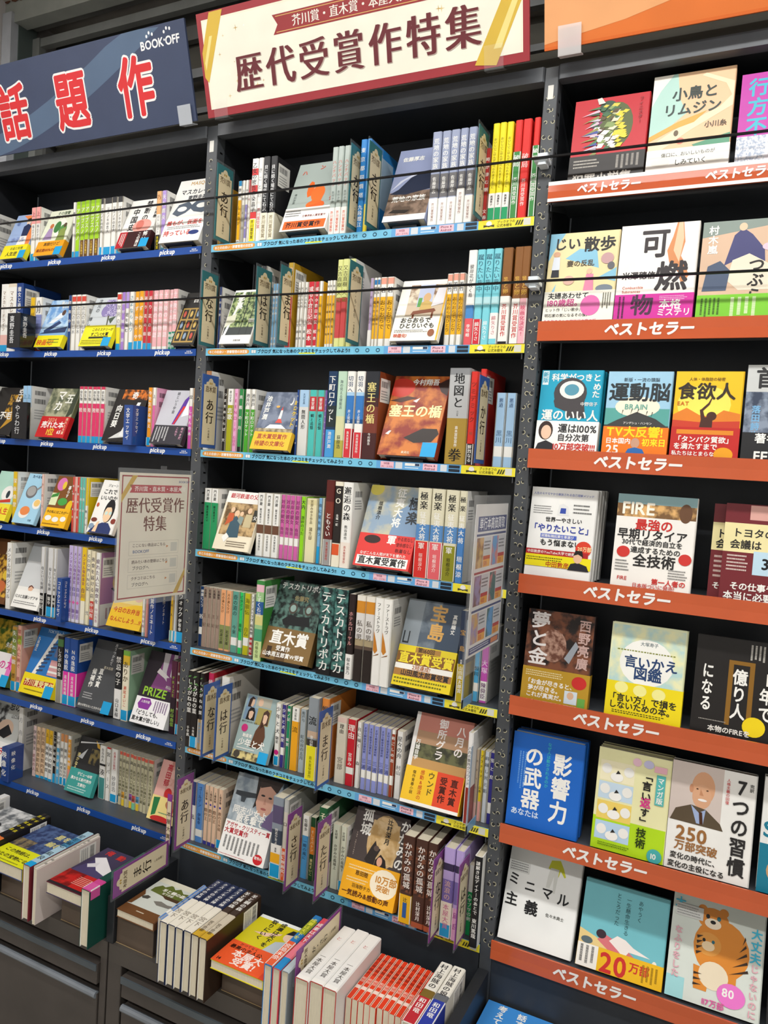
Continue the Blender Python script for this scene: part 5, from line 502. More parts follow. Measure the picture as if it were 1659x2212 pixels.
 ('g', .808, .1298, .1802, .002, {'d': 'yellow and blue cover with walking figures', 'c': 'ecdca8', 'a': (('p', ((0, .7), (0, 1), (.22, 1), (.1, .85)), '8cc4dc'), ('p', ((.25, .72), (.45, .82), (.7, .8), (.75, .6)), '8cc4dc'), ('p', ((.05, .3), (.15, .45), (.12, .3)), '8cc4dc'), ('p', ((.75, .5), (1, .6), (1, .45)), '8cc4dc'), ('h', 'じい', .06, .88, .2, '2e2e30'), ('h', '散歩', .5, .86, .23, '2e2e30'), ('h', '妻の反乱', .28, .66, .1, '5a5040'), ('e', .12, .77, .05, .03, 'd8a888'), ('p', ((.06, .6), (.08, .74), (.17, .74), (.18, .6)), 'dfe4ec'), ('p', ((.06, .52), (.07, .6), (.17, .6), (.18, .52)), '2c2c34'), ('e', .62, .57, .04, .03, 'e8c0a0'), ('p', ((.55, .34), (.58, .54), (.68, .54), (.7, .34)), 'e08aa8'), ('e', .86, .7, .09, .06, 'c8a0a0'), ('e', .92, .62, .05, .04, '6a6a70'), ('e', .33, .48, .08, .05, 'd8b0a0'), ('e', .85, .38, .12, .04, '7a8490')), 'obi': (.36, 'f1eee0', (('h', '夫婦あわせて', .05, .31, .1, '1b1b1d'), ('h', '180歳超。', .05, .235, .12, 'c84a8a'), ('h', 'ヒット作「じい散歩」、', .03, .16, .055, '1b1b1d'), ('h', '明石家の気になるその後。', .03, .1, .055, '1b1b1d'), ('h', '今を生きるシニア世代の家の話', .02, .035, .055, 'd05a8a'), ('e', .68, .2, .14, .11, 'e070b0'), ('lv', .84, .16, .97, .33, 4, '6a6a5a')))}, .02, 7),
 ('g', .941, .1343, .185, .002, {'d': 'white cover with swirling flame', 'c': 'f3efe8', 'a': (('p', ((.72, 1), (.68, .86), (.62, .72), (.66, .6), (.78, .5), (.84, .36), (.92, .46), (.86, .58), (.8, .66), (.84, .8), (.8, 1)), 'd9905e'), ('p', ((.74, 1), (.72, .86), (.7, .72), (.78, .6), (.8, .7), (.82, .84), (.79, 1)), 'f0c8a4'), ('v', '可', .46, .96, .38, '3a3436', .64), ('v', '燃', .7, .62, .42, '3a3436', .3), ('h', '米澤穂信', .06, .48, .11, '3a3436'), ('h', 'Combustible', .08, .36, .05, 'd06a50'), ('h', 'Substances', .08, .32, .05, 'd06a50')), 'obi': (.29, 'd0309c', (('v', '物', .36, .29, .3, '4a2a44'), ('h', '本格', .58, .18, .14, 'f1efe9'), ('h', 'ミステリ', .56, .1, .11, 'f1efe9'), ('l', .58, .22, .95, .27, 3, 'f0c0e0'), ('lv', .04, .04, .14, .27, 2, '3a1a34')))}, .02, 7),
 ('g', 1.082, .13, .1802, .002, {'d': 'beige cover with kimono couple', 'c': 'd9b89c', 'a': (('p', ((0, .84), (1, .95), (1, 1), (0, 1)), '8a978f'), ('p', ((.3, .55), (.4, .85), (.5, .92), (.62, .85), (.78, .7), (.8, .55), (.5, .62)), '4a4a78'), ('p', ((.35, .4), (.4, .6), (.6, .66), (.85, .55), (.9, .3), (.5, .3)), 'eadfc9'), ('e', .5, .93, .05, .04, 'e8c8a8'), ('p', ((.05, .3), (.1, .55), (.25, .6), (.38, .5), (.35, .3)), '4f5c74'), ('v', '村木嵐', .14, .96, .13, 'f1efe9'), ('v', 'つぶら', .7, .62, .2, '2e2a28'), ('e', .85, .72, .1, .04, 'e8c8d8')), 'obi': (.26, '7cc832', (('lv', .04, .04, .3, .23, 5, '24380e'), ('lv', .4, .03, .75, .23, 4, 'e4f4c8')))}, .02, 7),
],
'R3': [
 ('g', .8119, .1164, .1602, .002, {'d': 'cyan cover with brain in head silhouette', 'c': '1fa3c4', 'a': (('r', .02, .82, .12, .99, 'e8f4f6'), ('v', '新版', .07, .98, .09, '1fa3c4'), ('h', '科学がつきと', .17, .91, .135, 'f1efe9'), ('h', 'め', .86, .8, .13, 'f1efe9'), ('h', 'た', .85, .71, .13, 'f1efe9'), ('e', .5, .72, .27, .19, '474345'), ('p', ((.28, .72), (.24, .62), (.27, .55), (.45, .5), (.46, .42), (.78, .42), (.74, .6), (.76, .75)), '474345'), ('e', .52, .76, .2, .11, 'f0eee6'), ('e', .52, .76, .12, .07, '5a9ab0'), ('h', '中野信子', .68, .59, .07, 'f1efe9'), ('h', '運のいい人', .06, .45, .19, 'f1efe9')), 'obi': (.38, 'f3f2ef', (('e', .16, .26, .12, .115, '3a2a24'), ('e', .17, .24, .085, .085, 'e8c4a8'), ('p', ((0, 0), (.05, .1), (.18, .14), (.3, .1), (.34, 0)), '2c2c30'), ('h', '運は100%', .36, .29, .16, '3a3a3c'), ('h', '自分次第', .36, .18, .13, '3a3a3c'), ('h', '10万部突破!!!', .3, .07, .13, 'c83028'))), 'stack': 3}, .02, 7),
 ('g', .939, .1133, .158, .002, {'d': 'pale blue cover with dark hill and runners', 'c': '9fcbe4', 'a': (('r', 0, .36, 1, .56, '5aa49c'), ('e', .5, .58, .35, .12, 'f2ecd4'), ('p', ((0, .34), (.2, .42), (.5, .52), (.8, .44), (1, .34), (1, .3), (0, .3)), '3f403f'), ('r', 0, .3, 1, .36, '3f403f'), ('h', '新版・一流の頭脳', .25, .9, .07, '3a4a58'), ('h', '運動脳', .03, .75, .32, '2c3236'), ('h', 'BRAIN', .3, .58, .12, '6fa898'), ('p', ((.26, .47), (.29, .54), (.275, .54), (.27, .51)), '2c3030'), ('p', ((.4, .48), (.43, .55), (.415, .55), (.41, .52)), '2c3030'), ('p', ((.5, .48), (.53, .55), (.515, .55), (.51, .52)), '2c3030'), ('p', ((.64, .46), (.67, .53), (.655, .53), (.65, .5)), '2c3030'), ('p', ((.72, .45), (.75, .52), (.735, .52), (.73, .49)), '2c3030'), ('h', 'アンデシュ・ハンセン', .3, .385, .045, 'f1efe9')), 'obi': (.34, 'ea7a1e', (('h', 'TV大反響!', .05, .28, .19, 'f4d820'), ('h', '日本国内', .05, .17, .1, 'f1efe9'), ('h', '初来日', .62, .16, .13, 'f4e428'), ('h', '25', .06, .07, .2, 'f1efe9'), ('e', .52, .15, .07, .06, 'c89a80'), ('p', ((.36, 0), (.42, .08), (.52, .1), (.64, .08), (.7, 0)), '2f6ab0')))}, .02, 7),
 ('g', 1.0584, .1107, .1583, .002, {'d': 'yellow savanna cover with raised arm', 'c': 'f2c21c', 'a': (('e', .45, .62, .4, .22, 'f7e460'), ('p', ((0, .5), (.2, .58), (.4, .5), (.6, .48), (.75, .56), (1, .52), (1, .4), (0, .4)), 'e0802a'), ('p', ((0, .36), (0, .44), (.4, .42), (1, .44), (1, .36)), 'c8402a'), ('p', ((.4, .3), (.43, .46), (.5, .48), (.6, .45), (.6, .3)), '4a2a20'), ('e', .58, .49, .075, .05, '4a2a20'), ('p', ((.43, .44), (.4, .56), (.44, .57), (.49, .46)), '4a2a20'), ('p', ((.4, .55), (.52, .64), (.54, .62), (.44, .54)), '4a2a20'), ('p', ((.52, .64), (.56, .7), (.57, .69), (.54, .62)), '4a2a20'), ('h', '人体・体脂肪の秘密', .2, .91, .06, '6a5010'), ('h', '食欲人', .04, .77, .29, '33281c'), ('h', 'EAT', .05, .63, .09, 'd0701c')), 'obi': (.36, 'bf2a26', (('r', .08, .28, .92, .33, 'e08a28'), ('h', '「タンパク質欲」', .05, .22, .11, 'f1efe9'), ('h', 'を満たすまで', .05, .14, .11, 'f1efe9'), ('h', '私たちはとまらない', .03, .06, .08, 'f1efe9'), ('e', .8, .06, .14, .08, 'e8a020')))}, .02, 7),
 ('g', 1.1746, .13, .17, .002, {'d': 'black and white sheep photo cover', 'c': 'c8cac8', 'a': (('r', 0, .3, 1, .72, '4a5468'), ('n', 0, .3, 1, .72, '3a4458', '8a96a8', 5), ('v', '首', .25, .98, .3, '2a2a2c'), ('v', '落田詩也', .14, .58, .11, '7ab0d8')), 'obi': (.3, '262628', (('h', '著名が', .15, .24, .14, 'f1efe9'), ('h', 'FEEL', .15, .06, .18, 'f1efe9')))}, .02, 7),
],
'R4': [
 ('g', .8097, .1263, .1754, .002, {'d': 'white self help cover with blue brush title', 'c': 'eeede9', 'a': (('h', '人生のモヤモヤから解放される自己理解メソッド', .03, .93, .042, '4a5ab0'), ('e', .48, .86, .05, .045, 'f1efe9'), ('p', ((.42, .7), (.44, .81), (.5, .83), (.58, .8), (.6, .7)), 'e4e4e2'), ('p', ((.46, .72), (.47, .78), (.55, .78), (.55, .72)), '3a50a8'), ('l', .05, .7, .35, .8, 4, '777777'), ('l', .66, .72, .95, .84, 3, '555555'), ('h', '世界一やさしい', .25, .645, .08, '1b1b1d'), ('h', '「やりたいこと」', .02, .55, .125, '2a3c9c'), ('r', .2, .44, .75, .485, '4a62c0'), ('h', '就職転職起業仕事選び', .21, .462, .05, 'f1efe9'), ('h', 'もう悩まない!', .2, .39, .105, '1b1b1d'), ('e', .87, .35, .12, .085, 'd8402c'), ('h', '20万部', .78, .35, .08, 'f2d8a0'), ('r', 0, .25, .95, .31, 'b0282c'), ('h', '中田敦彦のYouTube大学で絶賛!', .02, .28, .052, 'f1efe9'), ('r', 0, .12, 1, .25, 'eadb1c'), ('h', '中田敦彦', .32, .15, .09, 'b03a1c'), ('l', .02, .18, .6, .23, 2, '4a4a10'), ('p', ((.66, .11), (.7, .18), (.8, .2), (.94, .17), (.98, .11)), '26242c'), ('e', .8, .25, .065, .06, 'e2b898'), ('p', ((.73, .27), (.76, .33), (.86, .33), (.88, .26), (.8, .29)), '241e1c')), 'stack': 4}, .02, 7),
 ('g', .9744, .138, .1736, .002, {'d': 'white cover with red and black finance title', 'c': 'f1ede6', 'a': (('r', 0, .76, 1, 1, 'b88a5a'), ('n', 0, .76, 1, .9, '7a5a3a', 'e0b070', 6), ('r', 0, .9, 1, 1, '8fb0b4'), ('h', 'FIRE', .06, .855, .23, 'f6f0e0'), ('e', .87, .83, .08, .1, '6a4a34'), ('h', '最強の', .25, .68, .16, 'c8302c'), ('h', '早期リタイア', .03, .575, .148, '2c2a2a'), ('h', '30代で経済的自立を', .1, .49, .085, '3a3a3a'), ('h', '達成するための', .22, .41, .09, '3a3a3a'), ('h', '全技術', .26, .3, .18, '2c2a2a'), ('e', .13, .38, .085, .06, 'cc3a34'), ('e', .91, .35, .08, .06, 'cc3a34'), ('h', 'FIRE', .08, .1, .07, 'c8302c'), ('h', '第一人者の', .52, .09, .085, 'c8302c'), ('h', '日本版ついに発売!', .28, .035, .065, 'c8302c'), ('l', .04, .17, .22, .3, 4, '6a6a6a'), ('l', .72, .13, .95, .24, 4, '6a6a6a'))}, .02, 7),
 ('g', 1.1402, .13, .167, .002, {'d': 'maroon business book at rear', 'c': '72282e', 'a': (('r', 0, .5, 1, .8, 'ece0a8'), ('h', 'ト', .05, .68, .14, '1b1b1d'), ('h', '会', .05, .57, .14, '1b1b1d'), ('l', .05, .2, .2, .46, 5, 'd8c0b8'), ('h', 'そ', .05, .12, .1, 'f1efe9')), 'yo': .022}, .02, 7),
 ('g', 1.1601, .13, .1699, .002, {'d': 'maroon business book with cream title panel', 'c': '72282e', 'a': (('r', 0, .5, 1, .8, 'ece0a8'), ('r', .3, .84, .9, .99, 'd8a49a'), ('h', 'トヨタの', .1, .7, .13, '33302c'), ('h', '会議は', .08, .58, .13, '33302c'), ('r', .38, .28, .85, .52, 'bcd8e8'), ('h', '30', .48, .4, .2, '1b1b1d'), ('l', .06, .3, .32, .48, 5, 'e4d0c8'), ('h', 'その仕事や', .12, .15, .11, 'f1efe9'), ('h', '本当に必要', .05, .05, .12, 'f1efe9'))}, .02, 7),
],
'R5': [
 ('g', .8215, .1284, .1753, .002, {'d': 'dark photo cover with gold band', 'c': '2c2322', 'a': (('n', 0, .3, 1, 1, '241d1c', '7a4a34', 5), ('e', .42, .62, .2, .18, 'b08a78~6a4234~12'), ('p', ((.6, .5), (.75, .7), (.8, .65), (.68, .45)), '9aa0a8'), ('v', '夢と金', .2, .98, .3, 'e8e2e0', .38), ('v', '西野亮廣', .87, .95, .18, 'c9a8a0', .4)), 'obi': (.36, 'b9912a', (('h', '「お金が尽きると、', .05, .2, .085, 'f1efe9'), ('h', '夢が尽きる。', .1, .13, .085, 'f1efe9'), ('h', 'これが真実だ。」', .08, .06, .085, 'f1efe9'), ('l', .05, .26, .6, .33, 3, 'efe0b0'), ('e', .86, .26, .11, .07, 'c8302c'), ('r', .66, .02, .85, .16, 'cfdbe4'), ('e', .75, .11, .05, .04, 'd8b090'), ('r', .86, .0, .97, .1, '6aa84a')))}, .02, 7),
 ('g', .9829, .1324, .1726, .002, {'d': 'pale yellow and mint phrasebook cover', 'c': 'e4e8c0', 'a': (('r', .02, .36, .98, .98, 'c8dfd4'), ('n', .02, .36, .98, .98, 'b8d8d4', 'ecebbc', 3), ('e', .5, .6, .36, .25, 'f6f5ee'), ('h', '大塚寿子', .4, .8, .06, '5a6a70'), ('l', .1, .7, .9, .73, 1, '8a9040'), ('h', '言いかえ', .2, .6, .18, '2a4470'), ('h', '図鑑', .34, .48, .19, '2a4470')), 'obi': (.37, 'eed81c', (('e', .2, .31, .09, .06, 'f4ee98'), ('e', .45, .3, .09, .06, 'f4ee98'), ('e', .7, .29, .09, .06, 'f4ee98'), ('h', '「言い方」で損を', .03, .2, .115, '2a2a20'), ('h', 'しないための本。', .05, .12, .11, '2a2a20'), ('l', .1, .03, .9, .07, 2, '4a4a10'))), 'hcs': 'dfe4b8'}, .02, 7),
 ('g', 1.1325, .13, .1716, .002, {'d': 'black cover with golden door frame', 'c': '242120', 'a': (('p', ((.42, .12), (.42, .78), (.74, .78), (.74, .2), (.68, .2), (.68, .74), (.48, .74), (.48, .12)), '8a6224'), ('v', 'になる', .17, .72, .15, 'f1efe9', .22), ('v', '億り人', .57, .7, .19, 'f1efe9', .18), ('v', '1年で', .9, .72, .17, 'f1efe9', .2), ('lv', .66, .78, .86, .96, 4, 'c8c4bc'), ('e', .78, .14, .14, .1, 'ecd01c'), ('h', '本物のFIREを', .22, .06, .09, 'e8e4dc'), ('l', .1, .13, .5, .15, 1, 'a8a49c'))}, .02, 7),
],
'R6': [
 ('g', .8104, .1399, .1829, .002, {'d': 'cobalt blue cover with large white title', 'c': '1f66c4', 'a': (('v', '影響力', .72, .86, .27, 'f1efe9', .12), ('v', 'の武器', .32, .88, .27, 'f1efe9', .2), ('v', 'なぜ人は動かされるのか', .52, .95, .055, '3fb8b8'), ('lv', .1, .4, .22, .8, 3, '6aa0e0'), ('h', 'あなたは', .06, .16, .1, 'cfe0f6')), 'stack': 2}, .02, 7),
 ('g', .9775, .13, .1877, .002, {'d': 'yellow green manga cover with comic strip', 'c': 'ece8b4', 'a': (('r', 0, 0, 1, .32, 'b4dc22'), ('r', .04, .68, .52, .88, 'f4ecc8'), ('r', .04, .5, .52, .67, 'c8dcec'), ('r', .04, .3, .52, .48, 'f0d26a'), ('r', .04, .1, .52, .28, 'b8d4ec'), ('e', .13, .8, .07, .05, 'f1efe9'), ('e', .13, .6, .07, .05, 'f1efe9'), ('e', .13, .4, .07, .05, 'f1efe9'), ('e', .13, .2, .07, .05, 'f1efe9'), ('e', .44, .8, .07, .05, 'f1efe9'), ('e', .44, .6, .07, .05, 'f1efe9'), ('e', .44, .4, .07, .05, 'f1efe9'), ('e', .44, .2, .07, .05, 'f1efe9'), ('e', .28, .73, .09, .045, 'f6f4ee'), ('e', .28, .54, .09, .045, 'f6f4ee'), ('e', .28, .36, .09, .045, 'f6f4ee'), ('e', .28, .15, .09, .045, 'f6f4ee'), ('p', ((.26, .76), (.29, .8), (.33, .77)), '2c2a28'), ('p', ((.26, .57), (.29, .61), (.33, .58)), '2c2a28'), ('p', ((.26, .4), (.29, .44), (.33, .41)), '2c2a28'), ('p', ((.26, .18), (.29, .22), (.33, .19)), '2c2a28'), ('e', .54, .92, .06, .04, 'eec4d4'), ('e', .7, .92, .07, .04, 'c8c4e4'), ('r', .78, .86, .95, .92, 'eeb8c4'), ('v', '「言い', .7, .86, .14, '1b1b1d'), ('v', '返', .7, .6, .15, 'd83a8a'), ('v', 'す」', .7, .5, .13, '1b1b1d'), ('v', '技術', .68, .3, .14, '2a3a10'), ('r', .82, .55, .94, .84, '5ab8b4'), ('v', 'マンガ版', .88, .82, .09, 'f1efe9'), ('l', .1, .04, .6, .08, 2, '5a7a10'), ('e', .88, .06, .1, .07, '4aacac'), ('h', '10', .83, .06, .1, 'f1efe9')), 'stack': 2}, .02, 7),
 ('g', 1.1095, .1391, .1924, .002, {'d': 'white cover with smiling bald man in suit', 'c': 'f0eee9', 'a': (('r', 0, .45, .62, 1, 'd3c4bc'), ('e', .39, .79, .14, .15, 'd9a37e'), ('e', .25, .77, .025, .04, 'c98f6c'), ('e', .38, .71, .115, .11, 'dba885'), ('p', ((.36, .78), (.4, .72), (.35, .72)), 'c48a66'), ('p', ((.02, .45), (.08, .56), (.26, .62), (.44, .6), (.62, .5), (.66, .44)), '5a4c3a'), ('p', ((.26, .62), (.34, .46), (.42, .46), (.44, .6), (.36, .56)), '9fb0d4'), ('p', ((.36, .57), (.38, .46), (.42, .46), (.4, .57)), '4a2c1c'), ('e', .32, .775, .014, .006, '4a3020'), ('e', .44, .775, .014, .006, '4a3020'), ('e', .39, .68, .055, .012, 'f2ece6'), ('h', '250', .1, .35, .24, '9c6a3a'), ('h', '万部突破', .1, .23, .13, '9c6a3a'), ('h', '変化の時代に、', .06, .13, .085, '33302e'), ('h', '変化の主役になる', .04, .05, .085, '33302e'), ('v', '7つの習慣', .84, .96, .21, '2c2a2a', .06), ('v', '完訳', .95, .92, .05, '1b1b1d'), ('v', '人格主義の回復', .68, .93, .045, 'd05a5a')), 'hcs': 'd8d8d4'}, .02, 7),
 ('g', 1.2607, .13, .1968, .002, {'d': 'white and teal cover at frame edge', 'c': 'e9e9e6', 'a': (('r', 0, 0, 1, .42, '1f7a94'), ('h', 'S', .02, .55, .28, '1f7a94'), ('e', .3, .2, .2, .12, 'c89a70'))}, .02, 7),
],
'R7': [
 ('g', .8122, .1452, .1734, .002, {'d': 'plain white cover with scattered brush characters', 'c': 'ededea', 'a': (('p', ((.55, .87), (.58, .96), (.7, .98), (.76, .9), (.8, .82), (.78, .81), (.72, .87), (.7, .8)), 'cfd02a'), ('p', ((.56, .78), (.58, .88), (.7, .88), (.68, .62), (.65, .62), (.64, .8), (.6, .66), (.55, .66)), 'd8d8d2'), ('h', 'ミ', .02, .66, .17, '1b1b1d'), ('h', 'ニ', .26, .62, .16, '1b1b1d'), ('h', 'マ', .5, .6, .16, '1b1b1d'), ('h', 'ル', .72, .58, .17, '1b1b1d'), ('h', '主', .02, .44, .18, '1b1b1d'), ('h', '義', .3, .4, .19, '1b1b1d'), ('h', '佐々木典士', .6, .38, .05, '55554f'), ('r', .02, .74, .3, .86, 'd8d8d4'), ('l', .03, .75, .28, .85, 4, '6a6a6a'))}, .02, 22),
 ('g', .968, .1551, .1556, .002, {'d': 'turquoise cover with sunbathing cat', 'c': '74bcc6', 'a': (('p', ((0, .42), (.4, .3), (1, .1), (1, .0), (0, 0)), 'e8cc8a'), ('v', 'あやうく', .68, .9, .06, '2f5a60'), ('v', '一生懸命生きる', .54, .9, .06, '2f5a60'), ('v', 'ところだった', .42, .92, .06, '2f5a60'), ('p', ((.22, .34), (.3, .42), (.5, .36), (.7, .24), (.85, .13), (.78, .1), (.45, .2)), 'd8747a'), ('e', .26, .41, .06, .05, '3a2a34'), ('p', ((.36, .36), (.45, .44), (.55, .42), (.65, .36), (.85, .3), (.6, .3), (.55, .22), (.48, .28)), 'f2e8e2'), ('e', .1, .3, .07, .04, '5a6a70'), ('e', .9, .24, .03, .05, 'eee8d8'), ('p', ((.87, .2), (.88, .14), (.94, .13), (.93, .19)), '2a4a8a')), 'obi': (.26, 'e9b61e', (('r', 0, 0, .25, .26, 'eeeae2'), ('lv', .02, .03, .22, .24, 3, '3a3a3a'), ('h', '20', .27, .12, .3, 'c8302c'), ('h', '万部', .62, .15, .12, 'c8302c'), ('lv', .76, .03, .96, .22, 4, 'a07a10')))}, .02, 22),
 ('g', 1.1296, .1552, .1756, .002, {'d': 'pale mint cover with orange tiger', 'c': 'd5dbd3', 'a': (('r', 0, 0, .2, .2, '9fd4d8'), ('e', .56, .56, .3, .28, 'dc8a34'), ('e', .45, .82, .17, .11, 'dc8a34'), ('e', .33, .9, .05, .04, 'dc8a34'), ('e', .56, .91, .05, .04, 'dc8a34'), ('e', .45, .78, .09, .05, 'f4e4cc'), ('e', .39, .84, .022, .022, '1b1b1d'), ('e', .51, .84, .022, .022, '2a6a78'), ('e', .45, .795, .03, .018, '1b1b1d'), ('e', .42, .58, .14, .11, 'e09a48'), ('e', .42, .56, .07, .045, 'f2d8b0'), ('e', .37, .61, .017, .017, '1b1b1d'), ('e', .47, .61, .017, .017, '2a6a78'), ('p', ((.28, .36), (.3, .14), (.44, .14), (.46, .34)), 'dc8a34'), ('p', ((.56, .34), (.58, .12), (.74, .12), (.74, .34)), 'dc8a34'), ('e', .5, .3, .16, .13, 'ecdcc0'), ('p', ((.66, .36), (.86, .42), (.85, .445)), '3a2a20'), ('p', ((.69, .435), (.848, .495), (.838, .52)), '3a2a20'), ('p', ((.72, .51), (.836, .57), (.826, .595)), '3a2a20'), ('p', ((.75, .585), (.824, .645), (.814, .67)), '3a2a20'), ('p', ((.78, .66), (.812, .72), (.802, .745)), '3a2a20'), ('p', ((.3, .46), (.36, .5), (.29, .49)), '3a2a20'), ('p', ((.3, .51), (.36, .55), (.29, .54)), '3a2a20'), ('p', ((.3, .56), (.36, .6), (.29, .59)), '3a2a20'), ('p', ((.3, .61), (.36, .65), (.29, .64)), '3a2a20'), ('p', ((.29, .17), (.38, .19), (.29, .195)), '3a2a20'), ('p', ((.29, .22), (.38, .24), (.29, .245)), '3a2a20'), ('p', ((.29, .27), (.38, .29), (.29, .295)), '3a2a20'), ('e', .7, .17, .15, .11, 'e878c8'), ('h', '80', .6, .19, .12, 'f1efe9'), ('v', '大丈夫', .92, .85, .12, '3fb8d8'), ('v', 'じゃないのに', .92, .52, .09, 'e0a8b4'), ('v', '大', .08, .96, .12, '3fb8d8'), ('v', 'なふりをした', .09, .68, .09, 'e0a8b4'), ('h', '117万部', .4, .05, .08, 'd85a9c'), ('r', .04, .78, .34, .9, 'd8d8d4'), ('l', .05, .79, .32, .89, 4, '8a8a8a'))}, .02, 22),
 ('g', 1.2962, .13, .1929, .002, {'d': 'black edged book at lower frame corner', 'c': '2a2a2c', 'a': (('r', .05, .05, .95, .95, 'c8c8c4'),)}, .02, 22),
],
}
T188 = .188
# ---------------------------------------------------------------- printed art on a face of size w x h
def art_on(mb, items, w, h, plane, lay0=1):
    """plane(x, z, layer) -> 3-D point; items in unit coordinates"""
    sc_ = min(1, 25/max(1, len(items)))
    for i, it in enumerate(items):
        lay = lay0+i*sc_; fn = lambda u, v, lay=lay: plane(min(1, max(0, u))*w, min(1, max(0, v))*h, lay)
        fx = lambda x, z, lay=lay: plane(x, z, lay)
        t = it[0]
        if t == 'r': rect(mb, fn, *it[1:5], it[5])
        elif t == 'n': rect(mb, fn, *it[1:5], '%s~%s~%s' % (it[5], it[6], it[7]))
        elif t == 'e': ellipse(mb, fn, *it[1:5], it[5])
        elif t == 'p': mb.poly([fn(u, v) for u, v in it[1]], it[2])
        elif t == 'h':
            sz = it[4]*w; wid = sum(GL[c][2] if c in GL else .4 for c in it[1])*sz; ks = 'k' if it[4] >= .08 else 'b'
            fit = min(1, (w*.99-it[2]*w)/wid) if wid else 1
            x = it[2]*w
            for ch in it[1]:
                    g = GL.get(ch); a = (g[2] if g else .4)*sz*fit
                    put_glyph(mb, ch, ks, fx, x+a/2, it[3]*h, sz*fit, sz, it[5]); x += a
        elif t == 'v':
            sz = it[4]*w; n = len(it[1]); top = it[3]*h; step = min(sz*1.04, (top-.01*h)/n) if len(it) < 7 else (it[3]-it[6])*h/n
            for j, ch in enumerate(it[1]): put_glyph(mb, ch, 'k' if it[4] >= .08 else 'b', fx, it[2]*w, top-step*(j+.5), sz*1.0, (min(sz, step) if len(it) < 7 else step*.97), it[5], rot=ch in ROT)
        elif t == 'l': dashes(mb, fn, *it[1:6], it[6])
        elif t == 'lv': dashes(mb, fn, *it[1:6], it[6], True)
def ushell(mb, T, D, z0, z1, t, out, key, spine_cuts=None, side_key=None, r=.0022, edge=None):
    """U-shaped jacket: outer skin around spine (front, y=0) and both boards; spine_cuts = [(z0,z1,key)]"""
    r = min(r, T*.25); X = T/2+out; F = -out
    O = [(-X, D), (-X, r), (-X+r, F), (X-r, F), (X, r), (X, D)]
    I = [(-X+t, D), (-X+t, r+t*.3), (-X+t+r*.2, F+t), (X-t-r*.2, F+t), (X-t, r+t*.3), (X-t, D)]
    segs = spine_cuts or [(z0, z1, key)]
    for j in range(5):
        (a, b), (c, d) = O[j], O[j+1]
        if j in (0, 4) and side_key:
            mb.poly([(a, b, z0), (c, d, z0), (c, d, z1), (a, b, z1)], side_key)
        else:
            for s0, s1, k in segs: mb.poly([(a, b, s0), (c, d, s0), (c, d, s1), (a, b, s1)], k)
        (e, f), (g, h) = I[j], I[j+1]
        ek = edge or side_key or key
        mb.poly([(g, h, z0), (e, f, z0), (e, f, z1), (g, h, z1)], 'f1efe9')
        mb.poly([(a, b, z1), (c, d, z1), (g, h, z1), (e, f, z1)], ek)
        mb.poly([(c, d, z0), (a, b, z0), (e, f, z0), (g, h, z0)], ek)
    for j, s in ((0, 1), (5, -1)):
        (a, b), (e, f) = O[j], I[j]
        mb.poly([(a, b, z0), (a, b, z1), (e, f, z1), (e, f, z0)][::s], side_key or key)
def cuts(c, bands, h):
    zs = sorted({0.0, 1.0, *[max(0, min(1, b[0])) for b in bands], *[max(0, min(1, b[1])) for b in bands]})
    out = []
    for a, b in zip(zs[:-1], zs[1:]):
        m = (a+b)/2; k = c
        for b0, b1, bc in bands:
            if b0 <= m <= b1: k = bc
        out.append((a*h, b*h, k))
    return out
def barcode(mb, fn, u0, v0, u1, v1, key='33343a'):
    rnd = random.Random(5); u = u0
    while u < u1:
        a = rnd.uniform(.0006, .0016); rect(mb, fn, u, v0, min(u1, u+a), v1, key); u += a+rnd.uniform(.0006, .0014)
PAGE = 'p:ddd3bb'
